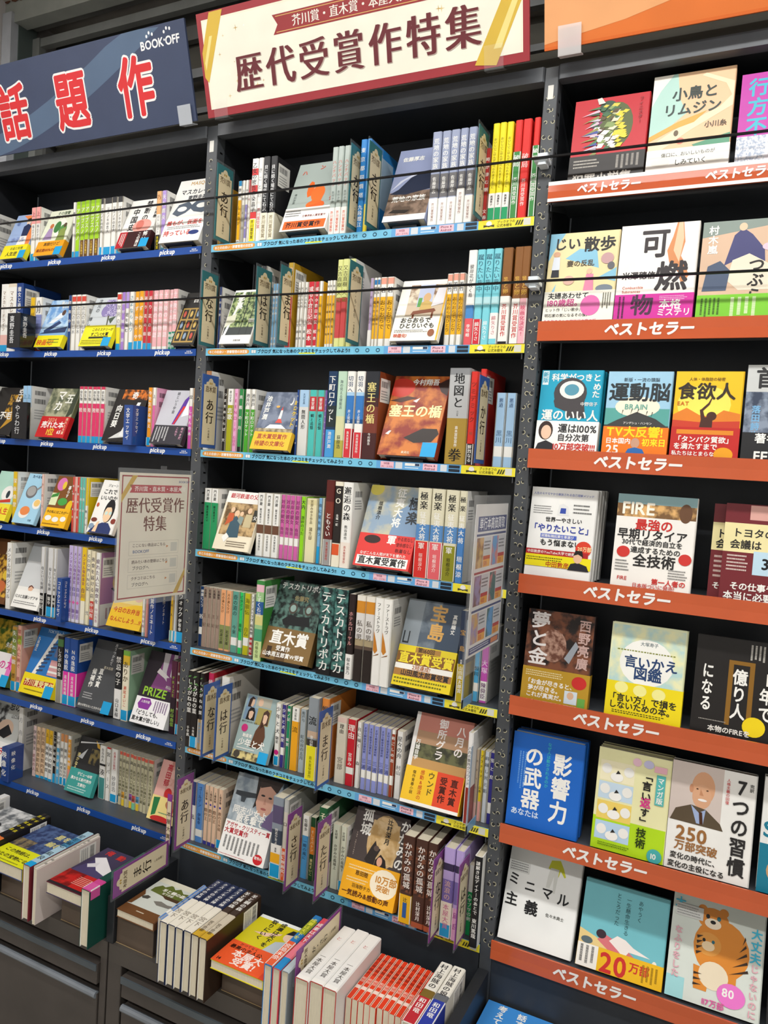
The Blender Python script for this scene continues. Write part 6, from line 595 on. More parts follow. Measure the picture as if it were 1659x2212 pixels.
def book_meshes(T, h, st):
    """all meshes of a spine-out book: list of (part, mesh, sub-part list)"""
    hc = st.get('hc'); D = st.get('D') or (.105 if h < .165 else min(.15, h*.68))
    c = st['c']; sd = st.get('sd') or (W if (not hc and h < .165 and st.get('bc')) else c)
    t = .0019 if hc else .0006; rec = .003 if hc else .0004
    parts = []
    mb = MB(); seg = cuts(c, st['b'], h)
    if st.get('nz'): seg = [(a, b, '1d2b2d~4f7f78~9') if k == c else (a, b, k) for a, b, k in seg]
    ushell(mb, T, D, 0, h, t, 0, c, seg, sd, edge=st.get('edge')); parts.append(('cover', mb, []))
    mb = MB(); mb.box((-T/2+t, t, rec), (T/2-t, D-(.003 if hc else .0006), h-rec), PAGE); parts.append(('page_block', mb, []))
    fn = lambda x, z: (x, -EPS, z)
    pr = MB(); wid = T*.8
    for tx in st['t']: vtext(pr, tx[2], fn, 0, tx[0]*h, tx[1]*h, wid, tx[3])
    f2 = lambda x, z: (x, -2*EPS, z)
    if st.get('star'):
        pr.poly([f2(math.sin(i*math.pi/4)*T*(.42 if i % 2 == 0 else .2), h*.26+math.cos(i*math.pi/4)*T*(.42 if i % 2 == 0 else .2)) for i in range(8)], st['star'])
    if st.get('dot'): ellipse(pr, f2, 0, h*.22, T*.42, T*.42, st['dot'])
    if st.get('dot2'): ellipse(pr, f2, 0, h*.69, T*.2, T*.2, st['dot2'])
    if st.get('leaf'):
        for lx, lz, a in ((-.1, .93, .5), (.15, .84, -.4), (-.15, .76, .6)):
            pr.poly([f2(lx*T+p*math.cos(a)*T-q*math.sin(a)*T*.6, lz*h+p*math.sin(a)*T*.8+q*T*.7) for p, q in ((-.4, 0), (0, .22), (.4, 0), (0, -.12))], '5c8a4e')
    if st.get('brush'):
        pr.poly([f2(-T*.42, h*.62), f2(-T*.1, h*.5), f2(T*.1, h*.4), f2(-T*.2, h*.36), f2(-T*.42, h*.4)], 'c8802c')
        pr.poly([f2(-T*.44, h*.33), f2(T*.2, h*.35), f2(T*.3, h*.37), f2(-T*.3, h*.34)], '8a5a2c')
    if st.get('bsh'):
        for i in range(5):
            rect(pr, lambda x, z: (x, -EPS*.5, z), -T*.42, h*(.36+i*.12), T*.42, h*(.43+i*.12), '7a4a34~3a221a~14')
    for b0, b1, bk in st.get('ob2', ()): rect(pr, f2, -T*.44, b0*h, T*.44, b1*h, bk)
    if pr.f: parts.append(('spine_print', pr, []))
    if st.get('o'):
        of, ok = st['o'][:2]; mb = MB(); zb = .0012
        ushell(mb, T, D*.985, zb, of*h, .0003, .0004, ok, cuts(ok, [(b0/of, b1/of, bk) for b0, b1, bk in st.get('ob', ())], of*h-zb) if 0 else None, None)
        sub = MB(); f3 = lambda x, z: (x, -.00045-EPS, z)
        for b0, b1, bk in st.get('ob', ()): rect(sub, lambda x, z: (x, -.00045-EPS*.6, z), -T*.46, b0*h+zb, T*.46, b1*h, bk)
        for tx in st.get('ot', ()): vtext(sub, tx[2], f3, 0, tx[0]*h, tx[1]*h, wid, tx[3])
        parts.append(('paper_band', mb, [('band_print', sub)] if sub.f else []))
    if st.get('k'):
        mb = MB(); ushell(mb, T, .022, .0025, .0025+(st.get('kh') or .14)*h, .0002, .0005, st['k'], None, None); parts.append(('foot_sticker', mb, []))
    if st.get('k2'):
        mb = MB(); rect(mb, lambda x, z: (x, -.001, z), -T*.44, h*.19, T*.44, h*.31, st['k2']); parts.append(('award_mark', mb, []))
    if st.get('k3'):
        mb = MB(); mb.box((-T*.16, -.0011, h*.07), (T*.16, -.0005, h*.24), st['k3']); parts.append(('note_sticker', mb, []))
    if st.get('bc'):
        X = T/2+EPS; mb = MB(); fr = lambda y, z: (X+EPS*1.5, y, z); y0 = .012
        if st['bc'] == 2:
            mb.box((T/2, y0-.004, h*.66), (X+EPS, y0+.042, h*.93), W)
            f0 = fr; barcode(mb, f0, y0, h*.83, y0+.032, h*.9); dashes(mb, f0, y0, h*.68, y0+.034, h*.8, 4, '77787c')
            parts.append(('price_label', mb, []))
        else:
            barcode(mb, fr, y0, h*.84, y0+.036, h*.92); barcode(mb, fr, y0, h*.68, y0+.036, h*.77)
            dashes(mb, fr, y0, h*.38, y0+.045, h*.58, 4, 'a6a6a6'); parts.append(('back_print', mb, []))
    if st.get('win'):
        mb = MB(); X = T/2+EPS; rect(mb, lambda y, z: (X, y, z), .02, h*.35, .11, h*.9, 'a8c4dc'); parts.append(('back_print', mb, []))
    if st.get('roll'):
        mb = MB(); X = T/2+EPS; fr = lambda y, z: (X, y, z); g2 = lambda y, z: (X+EPS, y, z); g3 = lambda y, z: (X+2*EPS, y, z)
        rect(mb, fr, 0.004, 0.002, D, h*.3, W); mb.poly([fr(.04, h*.5), fr(.06, h*.42), fr(D-.005, h*.48), fr(D-.01, h*.6)], '3a3440')
        for yy in (.06, .088): ellipse(mb, g2, yy, h*.58, .015, .022, 'd8a83a'); ellipse(mb, g3, yy, h*.6, .006, .008, 'c84a30')
        dashes(mb, g2, .02, h*.06, .1, h*.24, 6, 'b88a90', True); parts.append(('back_print', mb, []))
    return parts
def realize(parts): return [(n, mb.mesh(n), [(a, b.mesh(a)) for a, b in sub]) for n, mb, sub in parts]
def assemble(root, meshes):
    for n, me, sub in meshes:
        o = link(n, me, root)
        for a, b in sub: link(a, b, o)
SHELF_N = ['top', 'second', 'third', 'fourth', 'fifth', 'sixth', 'seventh']
BAY = {'L': 'left', 'M': 'middle', 'R': 'right'}
ORD = ['', 'first', 'second', 'third', 'fourth', 'fifth', 'sixth', 'seventh', 'eighth', 'ninth', 'tenth']
NUM = ['', 'one', 'two', 'three', 'four', 'five', 'six', 'seven', 'eight', 'nine', 'ten']
def spine_run(rk, xs, h, st, y, z):
    """books standing spine-out; xs = [(x0,x1),...] metres"""
    n = len(xs); where = '%s bay %s shelf' % (BAY[rk[0]], SHELF_N[int(rk[1])-1])
    cache = {}
    for i, (x0, x1) in enumerate(xs):
        T = round(x1-x0-(.0013 if (st.get('o') or st.get('k')) else .0006), 4); s2 = st
        if st.get('multi'):
            s2 = dict(st); col = st['multi'][i-1] if 1 <= i <= len(st['multi']) else None
            if col: s2['b'] = list(st['b'])+[(.0, .12, 'e8c83a' if i % 2 else '7ac8a0'), (.14, .26, col)]
            s2['bc'] = st.get('bc') if i == n-1 else None
        elif i < n-1 and (st.get('bc') or st.get('roll')):
            s2 = dict(st); s2['bc'] = None; s2['sd'] = st.get('sd') or (W if (not st.get('hc') and h < .165) else st['c'])
        D0 = s2.get('D') or (.105 if h < .165 else min(.15, h*.68))
        if y+D0 > .162: s2 = dict(s2, D=.162-y)
        ck = (T, i if st.get('multi') else (i == n-1))
        if ck not in cache: cache[ck] = realize(book_meshes(T, h, s2))
        lab = st['d'] + (' on ' + where if n == 1 else ', %s from left of %s, %s' % (ORD[i+1], NUM[n], where))
        jit = random.uniform(-.002, .002) if n > 1 else 0
        r = thing('hardcover_book' if st.get('hc') else 'paperback_book', ((x0+x1)/2, y+jit, z), lab, 'book', (st['d']+' on '+where) if n > 1 else None)
        assemble(r, cache[ck])
def face_parts(w, h, th, st, copy=False):
    """book seen from its front cover: x 0..w, front at y=0, thickness to +y, spine on the right"""
    parts = []; c = st['c']; t = .0012
    mb = MB(); mb.box((0, 0, 0), (w, t, h), c); mb.box((0, th-t, 0), (w, th, h), c); mb.bbox((w-.0016, 0, 0), (w+.0012, th, h), st.get('hcs') or c, .001)
    parts.append(('cover', mb, []))
    mb = MB(); mb.box((.001, t, .0015), (w-.0018, th-t, h-.0015), PAGE); parts.append(('page_block', mb, []))
    if copy: return parts
    if st.get('a'):
        mb = MB(); art_on(mb, st['a'], w, h, lambda x, z, l: (x, -EPS*l*.45, z)); parts.append(('cover_print', mb, []))
    base = -EPS*.45*(min(25, len(st.get('a') or []))+2)
    if st.get('obi'):
        of, ok, it = st['obi']; mb = MB(); y1 = base-.0002
        mb.box((-.0003, y1, -.0002), (w+.0016, y1+.0002, of*h), ok); mb.box((w+.0012, y1, -.0002), (w+.0016, th, of*h), ok)
        sub = MB(); art_on(sub, it, w, h, lambda x, z, l: (x, y1-EPS*l*.45, z)); parts.append(('paper_band', mb, [('band_print', sub)] if sub.f else []))
        base = y1-EPS*.45*(min(25, len(it))+2)
    if st.get('tag'):
        mb = MB(); mb.box((w*.76, base-.0004, -.0004), (w+.002, base, h*.17), SKY); parts.append(('corner_sticker', mb, []))
    return parts
def face_book(rk, x, w, h, st, y, z, tilt, th, raise_=.0, stand=True):
    where = '%s bay %s shelf' % (BAY[rk[0]], SHELF_N[int(rk[1])-1])
    R = (-math.radians(tilt), 0, 0); rot = Matrix.Rotation(R[0], 3, 'X')
    y += st.get('yo') or 0
    r = thing('hardcover_book' if h > .165 else 'paperback_book', (x, y, z+raise_), 'face-out %s on %s' % (st['d'], where), 'book', None, R)
    assemble(r, realize(face_parts(w, h, th, st)))
    n = st.get('stack') or 1
    if n > 1:
        me = realize(face_parts(w, h, th, st, True))
        for i in range(1, n):
            off = Vector((.0015*i, (th+.0015)*i/math.cos(math.radians(tilt)), .0))
            r2 = thing('hardcover_book' if h > .165 else 'paperback_book', Vector((x, y, z+raise_)) + off, '%s copy behind the face-out %s' % (ORD[i], st['d']), 'book', 'copies stacked behind '+st['d'], R)
            assemble(r2, me)
    if stand:
        q = thing('book_stand', (x+w*.5, y, z), 'low black display stand under %s' % st['d'], 'stand', 'black stands tilting the face-out books')
        hs = h*.55; ww = w*.36
        sec = [(0, raise_-.0002), (0, raise_-.0022)]
        def P(a, b): v = rot @ Vector((0, a, b)); return (v.y, v.z+raise_)
        mb = MB(); mb.prism([P(.001, -.001), P(th+.004, -.001), P(th+.004, -.0026), P(.001, -.0026)], -ww, ww, 'm:1b1c20', 'x'); mb.build('ledge', q)
        mb = MB(); mb.prism([P(th+.0006, -.001), P(th+.0026, -.001), P(th+.0026, hs), P(th+.0006, hs)], -ww, ww, 'm:1b1c20', 'x'); mb.build('back_plate', q)
        a = P(.012, -.0026); b = P(th+.002, -.0026)
        mb = MB(); mb.prism([(a[0], 0), (a[0], a[1]), (b[0], b[1]), (b[0]+.03, .0015), (b[0]+.03, 0)], -ww*.8, ww*.8, 'm:1b1c20', 'x'); mb.build('foot', q)
def index_box(rk, x0, x1, h, st, z):
    where = '%s bay %s shelf' % (BAY[rk[0]], SHELF_N[int(rk[1])-1])
    r = thing('index_box', ((x0+x1)/2, st.get('yo') or -.02, z), '%s on %s' % (st['d'], where), 'index box'); T = x1-x0; D = st['dep']
    mb = MB(); mb.bbox((-T/2, 0, 0), (T/2, D, h), 'g:'+st['c'], .0015); mb.build('shell', r)
    mb = MB(); vtext(mb, st['t'], lambda x, zz: (x, -EPS, zz), -T*.12 if T > .03 else 0, h*.93, h*.12, min(.02, T*.7), st['tc'], 'b'); mb.build('front_lettering', r)
    if D > .03:
        mb = MB(); vtext(mb, st['t'], lambda y, zz: (T/2+EPS, y, zz), D*.3, h*.93, h*.3, .014, st['tc'], 'b'); mb.build('side_lettering', r)
DCOL = {'teal': ('1f6f74', 'e6d6b0', '芥川賞'), 'blue': ('2a59a8', 'e2d3ae', '直木賞'), 'purple': ('8b3a90', 'e4d5b4', '本屋大賞'), 'plum': ('6a3a78', 'dd8e62', '直木賞')}
def divider(rk, x, y0, z, kind, text, d, w=.066, h=.183, rot=None, name_where=True):
    where = '%s bay %s shelf' % (BAY[rk[0]], SHELF_N[int(rk[1])-1])
    r = thing('index_divider', (x, y0, z), d + ' on ' + where if name_where else d, 'divider', 'clear index dividers standing between the books', rot)
    mb = MB(); mb.box((-.0012, 0, 0), (.0012, w, h), 'c:cfd8dc'); mb.build('acrylic_sheet', r)
    mb = MB(); e = .0016
    if kind == 'clear':
        mb.box((-.0004, .002, .002), (.0004, .01, h-.004), 'a8b8c8'); mb.box((-.0004, .002, .002), (.0004, w-.004, .02), '6a9ac0'); mb.build('edge_card', r); return r
    bc, cc, award = DCOL[kind]
    mb.box((-.0006, .004, .004), (.0006, w-.004, h-.006), bc); card = mb.build('card', r)
    for sgn in (1, -1):
        X = sgn*.0014; f = lambda a, b: (X, a if sgn > 0 else w-a, b); f2 = lambda a, b: (X+sgn*EPS, a if sgn > 0 else w-a, b)
        sub = MB(); top = h-.03; m = w/2
        pts = [(.009, .012), (w-.009, .012), (w-.009, top), (w-.016, top), (w-.017, top+.006), (m+.009, top+.008)] + [(m+.008*math.cos(a), top+.009+.007*math.sin(a)) for a in (.3, .8, 1.3, 1.85, 2.35, 2.85)] + [(m-.009, top+.008), (.017, top+.006), (.016, top), (.009, top)]
        P = [f(*p) for p in pts]
        sub.poly(P if sgn > 0 else P[::-1], cc)
        ellipse(sub, f2, m-.003, top+.004, .002, .003, 'b8902a', 8); ellipse(sub, f2, m+.003, top+.004, .002, .003, 'b8902a', 8)
        wd = .0125 if len(award) == 3 else .0100
        for j, ch in enumerate(award): put_glyph(sub, ch, 'm', f2, m+(j-(len(award)-1)/2)*wd, top-.01, wd*1.05, wd*1.25, '5a4020')
        vtext(sub, text, f2, m, h*.66, h*.33, .031, '2c2218', 'm', 1.0)
        vtext(sub, '(作家順)', f2, m, h*.29, h*.11, .0095, '6a5a44', 'm')
        sub.build('card_print', card)
    return r
# ---------------------------------------------------------------- room shell
ZM = [2.0269, 1.7835, 1.5422, 1.3017, 1.0606, .8161, .5754]
ZR = [2.0636, 1.8036, 1.5618, 1.3194, 1.0787, .8207, .5809]
SH = .017; RSH = .029
BX = {'L': (-.809, -.0304), 'M': (0, .7787), 'R': (.8053, 1.584)}
DEP = .17
GREY = 'm:3d4044'; DARK = 'm:202226'
def collect(o, out):
    if isinstance(o, str): out.update(o)
    elif isinstance(o, dict):
        for v in o.values(): collect(v, out)
    elif isinstance(o, (list, tuple)):
        for v in o: collect(v, out)
    return out
allch = collect(DATA, set()) | set('pickupBOOK・OFF本との出会い読書管理決定版ブクログ気になったのクチコミをチェックしてみよう!WEB(PCスマホ)iPhone&Androidブックオフの公式本棚をベストセラー芥川賞直木本屋大歴代受賞作特集話題あかさたなはまやらわ行(家順)・ここにない商品はこちら読みたい登録へ単行高価買取一万村上海賊の娘和田竜成瀬は天下を取りにいく羊と鋼森宮下奈都クスノキタンゴ俺星編む夜勤頭話考えて円0123456789最高主人公屋宮島未奈青かつてなく黒牢城')
load_glyphs(allch, 3)
def room():
    mb = MB(); mb.box((-1.6, -3.6, -.1), (5.4, .6, 0), 'w:a8a49c'); struct(mb.build('floor'))
    mb = MB(); mb.box((-1.6, -3.6, 2.9), (5.4, .6, 3.0), 'w:d8d2c8'); struct(mb.build('ceiling'))
    mb = MB(); mb.box((-1.6, .36, 0), (5.4, .5, 2.9), 'w:4a4a48'); struct(mb.build('wall_back'))
    mb = MB(); mb.box((-1.12, -3.6, 0), (-.99, .36, 2.9), 'w:dcd6d4'); struct(mb.build('wall_left'))
    mb = MB(); mb.box((5.2, -3.6, 0), (5.35, .36, 2.9), 'w:d6d6d2'); struct(mb.build('wall_right'))
    mb = MB(); mb.box((-1.6, -3.6, 0), (5.4, -3.45, 2.9), 'w:d6d6d2'); struct(mb.build('wall_rear'))
    win = link('window_1', None); struct(win)
    mb = MB(); mb.box((-.99, .17, 2.832), (2.2, .215, 2.9), 'm:aeb2aa'); mb.box((-.99, .215, 2.845), (2.2, .25, 2.9), 'm:7c7c78'); mb.build('lintel', win)
    mb = MB(); mb.box((-.988, .16, 0), (-.948, .19, 2.86), 'm:c9ccd2'); mb.box((-.953, .185, 0), (-.945, .25, 2.85), 'm:5f6a66'); mb.build('side_frame', win)
    mb = MB(); mb.box((-.945, .24, 2.79), (2.2, .262, 2.815), 'm:8d8f8b'); mb.box((-.945, .27, 2.72), (2.2, .29, 2.76), 'm:666662'); mb.box((-.945, .25, 2.60), (2.2, .27, 2.625), 'm:77797a'); mb.box((-.945, .25, 2.5), (2.2, .262, 2.515), 'm:6a6c6c'); mb.build('rail', win)
    mb = MB(); mb.box((-.945, .235, 2.2), (-.915, .262, 2.815), 'm:8d8f8b'); mb.box((-.915, .262, 2.2), (-.9, .3, 2.76), 'm:5a5a58'); mb.build('jamb', win)
    mb = MB(); mb.box((-.9, .3, 2.2), (2.2, .304, 2.8), 'g:55534c'); mb.build('pane', win)
    mb = MB()
    rnd = random.Random(3); x = -.99
    while x < -.6:
        wd = rnd.uniform(.015, .05); hh = rnd.uniform(.004, .013); mb.poly([(x, .168, 2.9), (x, .168, 2.9-hh*.4), (x+wd*.5, .168, 2.9-hh), (x+wd, .168, 2.9-hh*.5), (x+wd, .168, 2.9)], '6a4636'); x += wd*rnd.uniform(.9, 1.8)
    mb.build('peeling_paint_edge', win)
room()
def lamps():
    for i, (x, y) in enumerate(LAMPS):
        r = thing('ceiling_light', (x, y, 2.9), 'long white ceiling strip light, %s from left in the %s row' % (('first', 'second', 'third', 'fourth')[i % 4], ('near', 'far')[i//4]), 'light', 'ceiling strip lights')
        mb = MB(); mb.bbox((-.6, -.06, -.045), (.6, .06, 0), 'm:d8d8d4', .01); mb.build('housing', r)
        for s in (-1, 1):
            mb = MB(); mb.tube([(-.56, .03*s, -.058), (.56, .03*s, -.058)], .012, 'e:f4f8ff', 10); mb.build('tube', r)
        ld = bpy.data.lights.new('lamp', 'AREA'); ld.shape = 'RECTANGLE'; ld.size = 1.12; ld.size_y = .1; ld.energy = LAMP_POWER; ld.color = (1, .985, .95)
        lo = bpy.data.objects.new('lamp', ld); C.objects.link(lo); lo.location = (0, 0, -.075); lo.parent = r
lamps()
# ---------------------------------------------------------------- bookcases
def strip_mid():
    mb = MB(); w = .7787; h = SH; mb.box((0, -.0018, 0), (w, 0, h), '78c3e2'); y = -.0018
    f = lambda l: (lambda a, b: (a, y-EPS*l, b)); R = lambda a, b, c, d, k, l=1: rect(mb, f(l), a, b, c, d, k)
    mb.poly([f(1)(.066+.06*math.copysign(abs(math.cos(t))**.35, math.cos(t)), h/2+.0066*math.copysign(abs(math.sin(t))**.6, math.sin(t))) for t in [i*math.pi/12 for i in range(24)]], 'e39a3c')
    htext(mb, '本との出会い・読書管理の決定版', f(2), .0105, h/2, .0074, 'fbf6ee', 'k')
    R(.131, .004, .147, .013, '5aa0c0'); R(.133, .005, .1385, .012, W, 2); R(.1395, .005, .145, .012, W, 2)
    htext(mb, 'ブクログ', f(2), .149, h/2, .0098, '101c28', 'k')
    R(.262, .002, .305, .005, 'd8e040'); htext(mb, '気になった本のクチコミをチェックしてみよう!!', f(2), .191, h/2, .0094, '0e1a22', 'k')
    for cx in (.41, .435, .46): ellipse(mb, f(1), cx, .0085, .005, .0045, '24506a', 12); ellipse(mb, f(2), cx, .0085, .003, .0025, '78c3e2', 10)
    R(.474, 0, .666, h, '66a8dc'); R(.484, .002, .515, .0155, 'f2c0cc', 2); htext(mb, 'WEB', f(3), .491, .0115, .0062, '8a3a5a'); htext(mb, '(PC・スマホ)', f(3), .486, .005, .0045, '8a3a5a')
    R(.519, .002, .535, .0155, 'd4d8dc', 2); R(.541, .009, .575, .0145, W, 2); R(.564, .0095, .574, .014, '2a3c5a', 3); R(.541, .004, .572, .006, 'cfe4f4', 2)
    R(.582, .002, .614, .0155, 'f2c0cc', 2); htext(mb, 'iPhone &', f(3), .585, .0118, .0062, '6a2a48'); htext(mb, 'Android', f(3), .585, .0055, .0066, '6a2a48')
    R(.621, .002, .635, .0155, 'd4d8dc', 2); R(.639, .0095, .663, .0155, '26303c', 2); R(.639, .002, .663, .008, '26303c', 2)
    R(.666, 0, w, h, 'efe03c'); ellipse(mb, f(2), .688, .0095, .006, .0058, W, 14); mb.poly([f(3)(.677, .003), f(3)(.688, .006), f(3)(.699, .003), f(3)(.699, .008), f(3)(.688, .0035), f(3)(.677, .008)], '4a4a30')
    htext(mb, 'ブックオフの', f(2), .704, .0118, .0062, '3a3a14'); htext(mb, '公式本棚を', f(2), .704, .005, .0064, '3a3a14')
    for a in (.741, .746, .751): mb.poly([f(2)(a, .003), f(2)(a+.004, .004), f(2)(a+.007, .013), f(2)(a+.004, .0125)], '4a4a2a')
    R(.758, .002, .772, .0155, 'd8d8cc', 2)
    return mb.mesh('label_strip')
def strip_left():
    mb = MB(); w = .7787; h = SH; mb.box((0, -.0018, 0), (w, 0, h), '1d4c9c')
    for x in (.07, .26, .455, .65): htext(mb, 'pickup', lambda a, b: (a, -.0018-EPS, b), x, h*.58, .0158, 'f4f4f4', 'B', .22)
    for i in range(3): ellipse(mb, lambda a, b: (a, -.0018-EPS, b), .752+.005*i, .011, .0016, .0016, 'f0f0f0', 8)
    htext(mb, 'BOOKOFF', lambda a, b: (a, -.0018-EPS, b), .745, .007, .005, 'f0f0f0')
    return mb.mesh('label_strip')
def strip_right(wide):
    mb = MB(); w = .7787; h = .037; n = 5
    mb.prism([(-.0045, 0), (-.0005, 0), (.0, h*.5), (-.0005, h), (-.0045, h), (-.004, h*.5)], 0, w, 'g:c65c36', 'x')
    y = -.0048; xs = [(.055, .019), (.275, .019), (.5, .019)] if wide else [(.125, .0258), (.56, .0258)]
    for x, sz in xs: htext(mb, 'ベストセラー', lambda a, b: (a, y, b), x, h*.5, sz, 'f2eeea', 'B', .12)
    if wide: mb.box((0, -.0046, h-.007), (w, -.004, h), W); mb.box((0, -.0046, 0), (w, -.004, .006), W)
    return mb.mesh('label_strip')
def holes_mesh(z0, z1, wd, two):
    mb = MB(); rnd = random.Random(int(z1*1000)); z = z0
    while z < z1:
        for cx in ((wd*.3, wd*.72) if two else (wd*.45,)):
            a0 = rnd.uniform(0, 6.28); ar = rnd.uniform(2.0, 4.4); zz = z+rnd.uniform(-.004, .004); x = cx+rnd.uniform(-.003, .003); r = rnd.uniform(.0022, .0036)
            ellipse(mb, lambda a, b: (a, -EPS, b), x, zz, r, r, '26282b', 10)
            n = 7
            for i in range(n):
                t0 = a0+ar*i/n; t1 = a0+ar*(i+1)/n
                mb.poly([(x+r*math.cos(t0), -2*EPS, zz+r*math.sin(t0)), (x+(r+.0013)*math.cos(t0), -2*EPS, zz+(r+.0013)*math.sin(t0)), (x+(r+.0013)*math.cos(t1), -2*EPS, zz+(r+.0013)*math.sin(t1)), (x+r*math.cos(t1), -2*EPS, zz+r*math.sin(t1))], 'c4bd9e')
            if rnd.random() < .5:
                sx = x+rnd.uniform(-.006, .006); sz = zz+rnd.uniform(.005, .01); mb.poly([(sx, -EPS, sz), (sx+.0012, -EPS, sz), (sx+.0016, -EPS, sz+rnd.uniform(.001, .004)), (sx+.0004, -EPS, sz+.002)], 'b9b49c')
        z += .0245
    return mb
def upright(parent, x0, x1, two, name='upright'):
    mb = MB(); mb.bbox((x0, 0, .0), (x1, .03, 2.322), 'm:484b4f', .0012); mb.box((x0+.001, .03, .0), (x1-.001, DEP, 2.32), DARK)
    u = mb.build('upright', parent)
    h = holes_mesh(.6, 2.27, x1-x0, two).build('perforations', u); h.location.x = x0; h['kind'] = 'stuff'
    mb = MB(); z = .62
    while z < 2.28:
        mb.box((x1-.0005, .012, z), (x1+.0003, .021, z+.004), '08080a'); mb.box((x0-.0003, .012, z), (x0+.0005, .021, z+.004), '08080a'); z += .0245
    s = mb.build('bracket_slots', u); s['kind'] = 'stuff'
    mb = MB(); mb.box((x0+(x1-x0)*.3, -.0008, 2.262), (x0+(x1-x0)*.7, -.0002, 2.288), 'dcdad2'); mb.build('paper_label', u)
LAB = {'L': 'dark grey steel bookcase bay with blue label strips at left', 'M': 'dark grey steel bookcase bay with light blue label strips', 'R': 'dark grey steel bookcase bay with orange label strips'}
STR = {'L': strip_left(), 'M': strip_mid(), 'R': strip_right(False), 'R1': strip_right(True)}
for b in 'LMR':
    x0, x1 = BX[b]; r = thing('bookcase', (0, 0, 0), LAB[b], 'bookcase', 'bookcase bays along the wall')
    if b == 'L': upright(r, -.839, -.809, False); upright(r, -.0304, 0, False)
    elif b == 'M': upright(r, .7787, .8053, True)
    else: upright(r, 1.584, 1.614, True)
    mb = MB(); mb.box((x0+.0003, DEP-.004, .44), (x1-.0003, DEP, 2.299), 'm:2d3138'); bp = mb.build('back_panel', r)
    mb = MB(); mb.box((x0+.003, DEP-.0065, .6), (x0+.0055, DEP-.0042, 2.29), 'b4bcc8'); mb.build('light_gap_strip', bp)  # pale colour stands in for light showing through the corner gap
    mb = MB(); mb.bbox((x0+.0003, -.004, 2.296), (x1-.0003, .02, 2.323), 'm:565a5f', .003); mb.box((x0+.0003, .0, 2.30), (x1-.0003, DEP, 2.305), DARK); mb.build('top_beam', r)
    zs = ZR if b == 'R' else ZM
    for i, z in enumerate(zs):
        top = RSH if b == 'R' else SH
        mb = MB(); mb.box((x0+.0006, .0015, z+top-.0015), (x1-.0006, DEP-.0045, z+top), 'm:4c5056'); mb.box((x0+.0006, 0, z), (x1-.0006, .0015, z+top), GREY); mb.box((x0+.0006, .0015, z), (x1-.0006, .012, z+.0015), GREY)
        for xx in (x0+.003, x1-.006): mb.prism([(.0, z+top-.002), (.12, z+top-.002), (.12, z+top-.008), (.0, z-.012)], xx, xx+.002, GREY, 'x')
        s = mb.build('shelf', r)
        o = link('label_strip', STR['R1' if (b == 'R' and i == 0) else b], s); o.location = (x0+.0003, -.011 if b == 'R' else -.0004, z)
# risers, partitions and the protruding base
for b, d in (('L', 'dark drawer base below the blue labelled bay'), ('M', 'dark drawer base below the middle bay'), ('R', 'dark drawer base below the orange labelled bay')):
    x0, x1 = BX[b]; r = thing('drawer_base', ((x0+x1)/2, -.21, 0), d, 'cabinet', 'drawer bases under the bookcase'); cx, cy = (x0+x1)/2, -.21
    def part(nm, boxes, par=r):
        mb = MB()
        for a, c, k in boxes: mb.bbox((a[0]-cx, a[1]-cy, a[2]), (c[0]-cx, c[1]-cy, c[2]), k, .0015)
        return mb.build(nm, par)
    part('deck', [((x0-.0150, -.21, .4), (x1+.0110, -.001, .44), 'm:4d4742')])
    part('riser', [((x0+.0005, -.0017, .441), (x1-.0005, -.0008, (ZR if b == 'R' else ZM)[6]-.001), 'm:30343a')])
    part('partition', [((x0-.0255, -.209, .4405), (x0-.004, -.002, .545), 'm:26282c')])
    part('post', [((x0-.0150, -.21, 0), (x0+.025, -.17, .4), 'm:48423e')])
    part('post', [((x1-.008, -.21, 0), (x1+.0110, -.17, .4), 'm:48423e')])
    part('back_box', [((x0+.026, -.165, .02), (x1-.009, -.01, .398), '0c0c0e')])
    dr = part('drawer', [((x0+.034, -.217, .337), (x1-.0095, -.17, .384), 'm:48423e')])
    part('grip_lip', [((x0+.034, -.2215, .37), (x1-.0095, -.2172, .384), 'm:4e565c')], dr)
    dr = part('drawer', [((x0+.034, -.214, .06), (x1-.0095, -.17, .312), 'm:48423e')])
    mb = MB(); mb.tube([(x0+.036-cx, -.213-cy, .310), (x1-.0115-cx, -.213-cy, .310)], .008, 'm:777d84', 10); mb.build('grip_lip', dr)  # rounded lip coloured paler than the drawer to paint its highlight
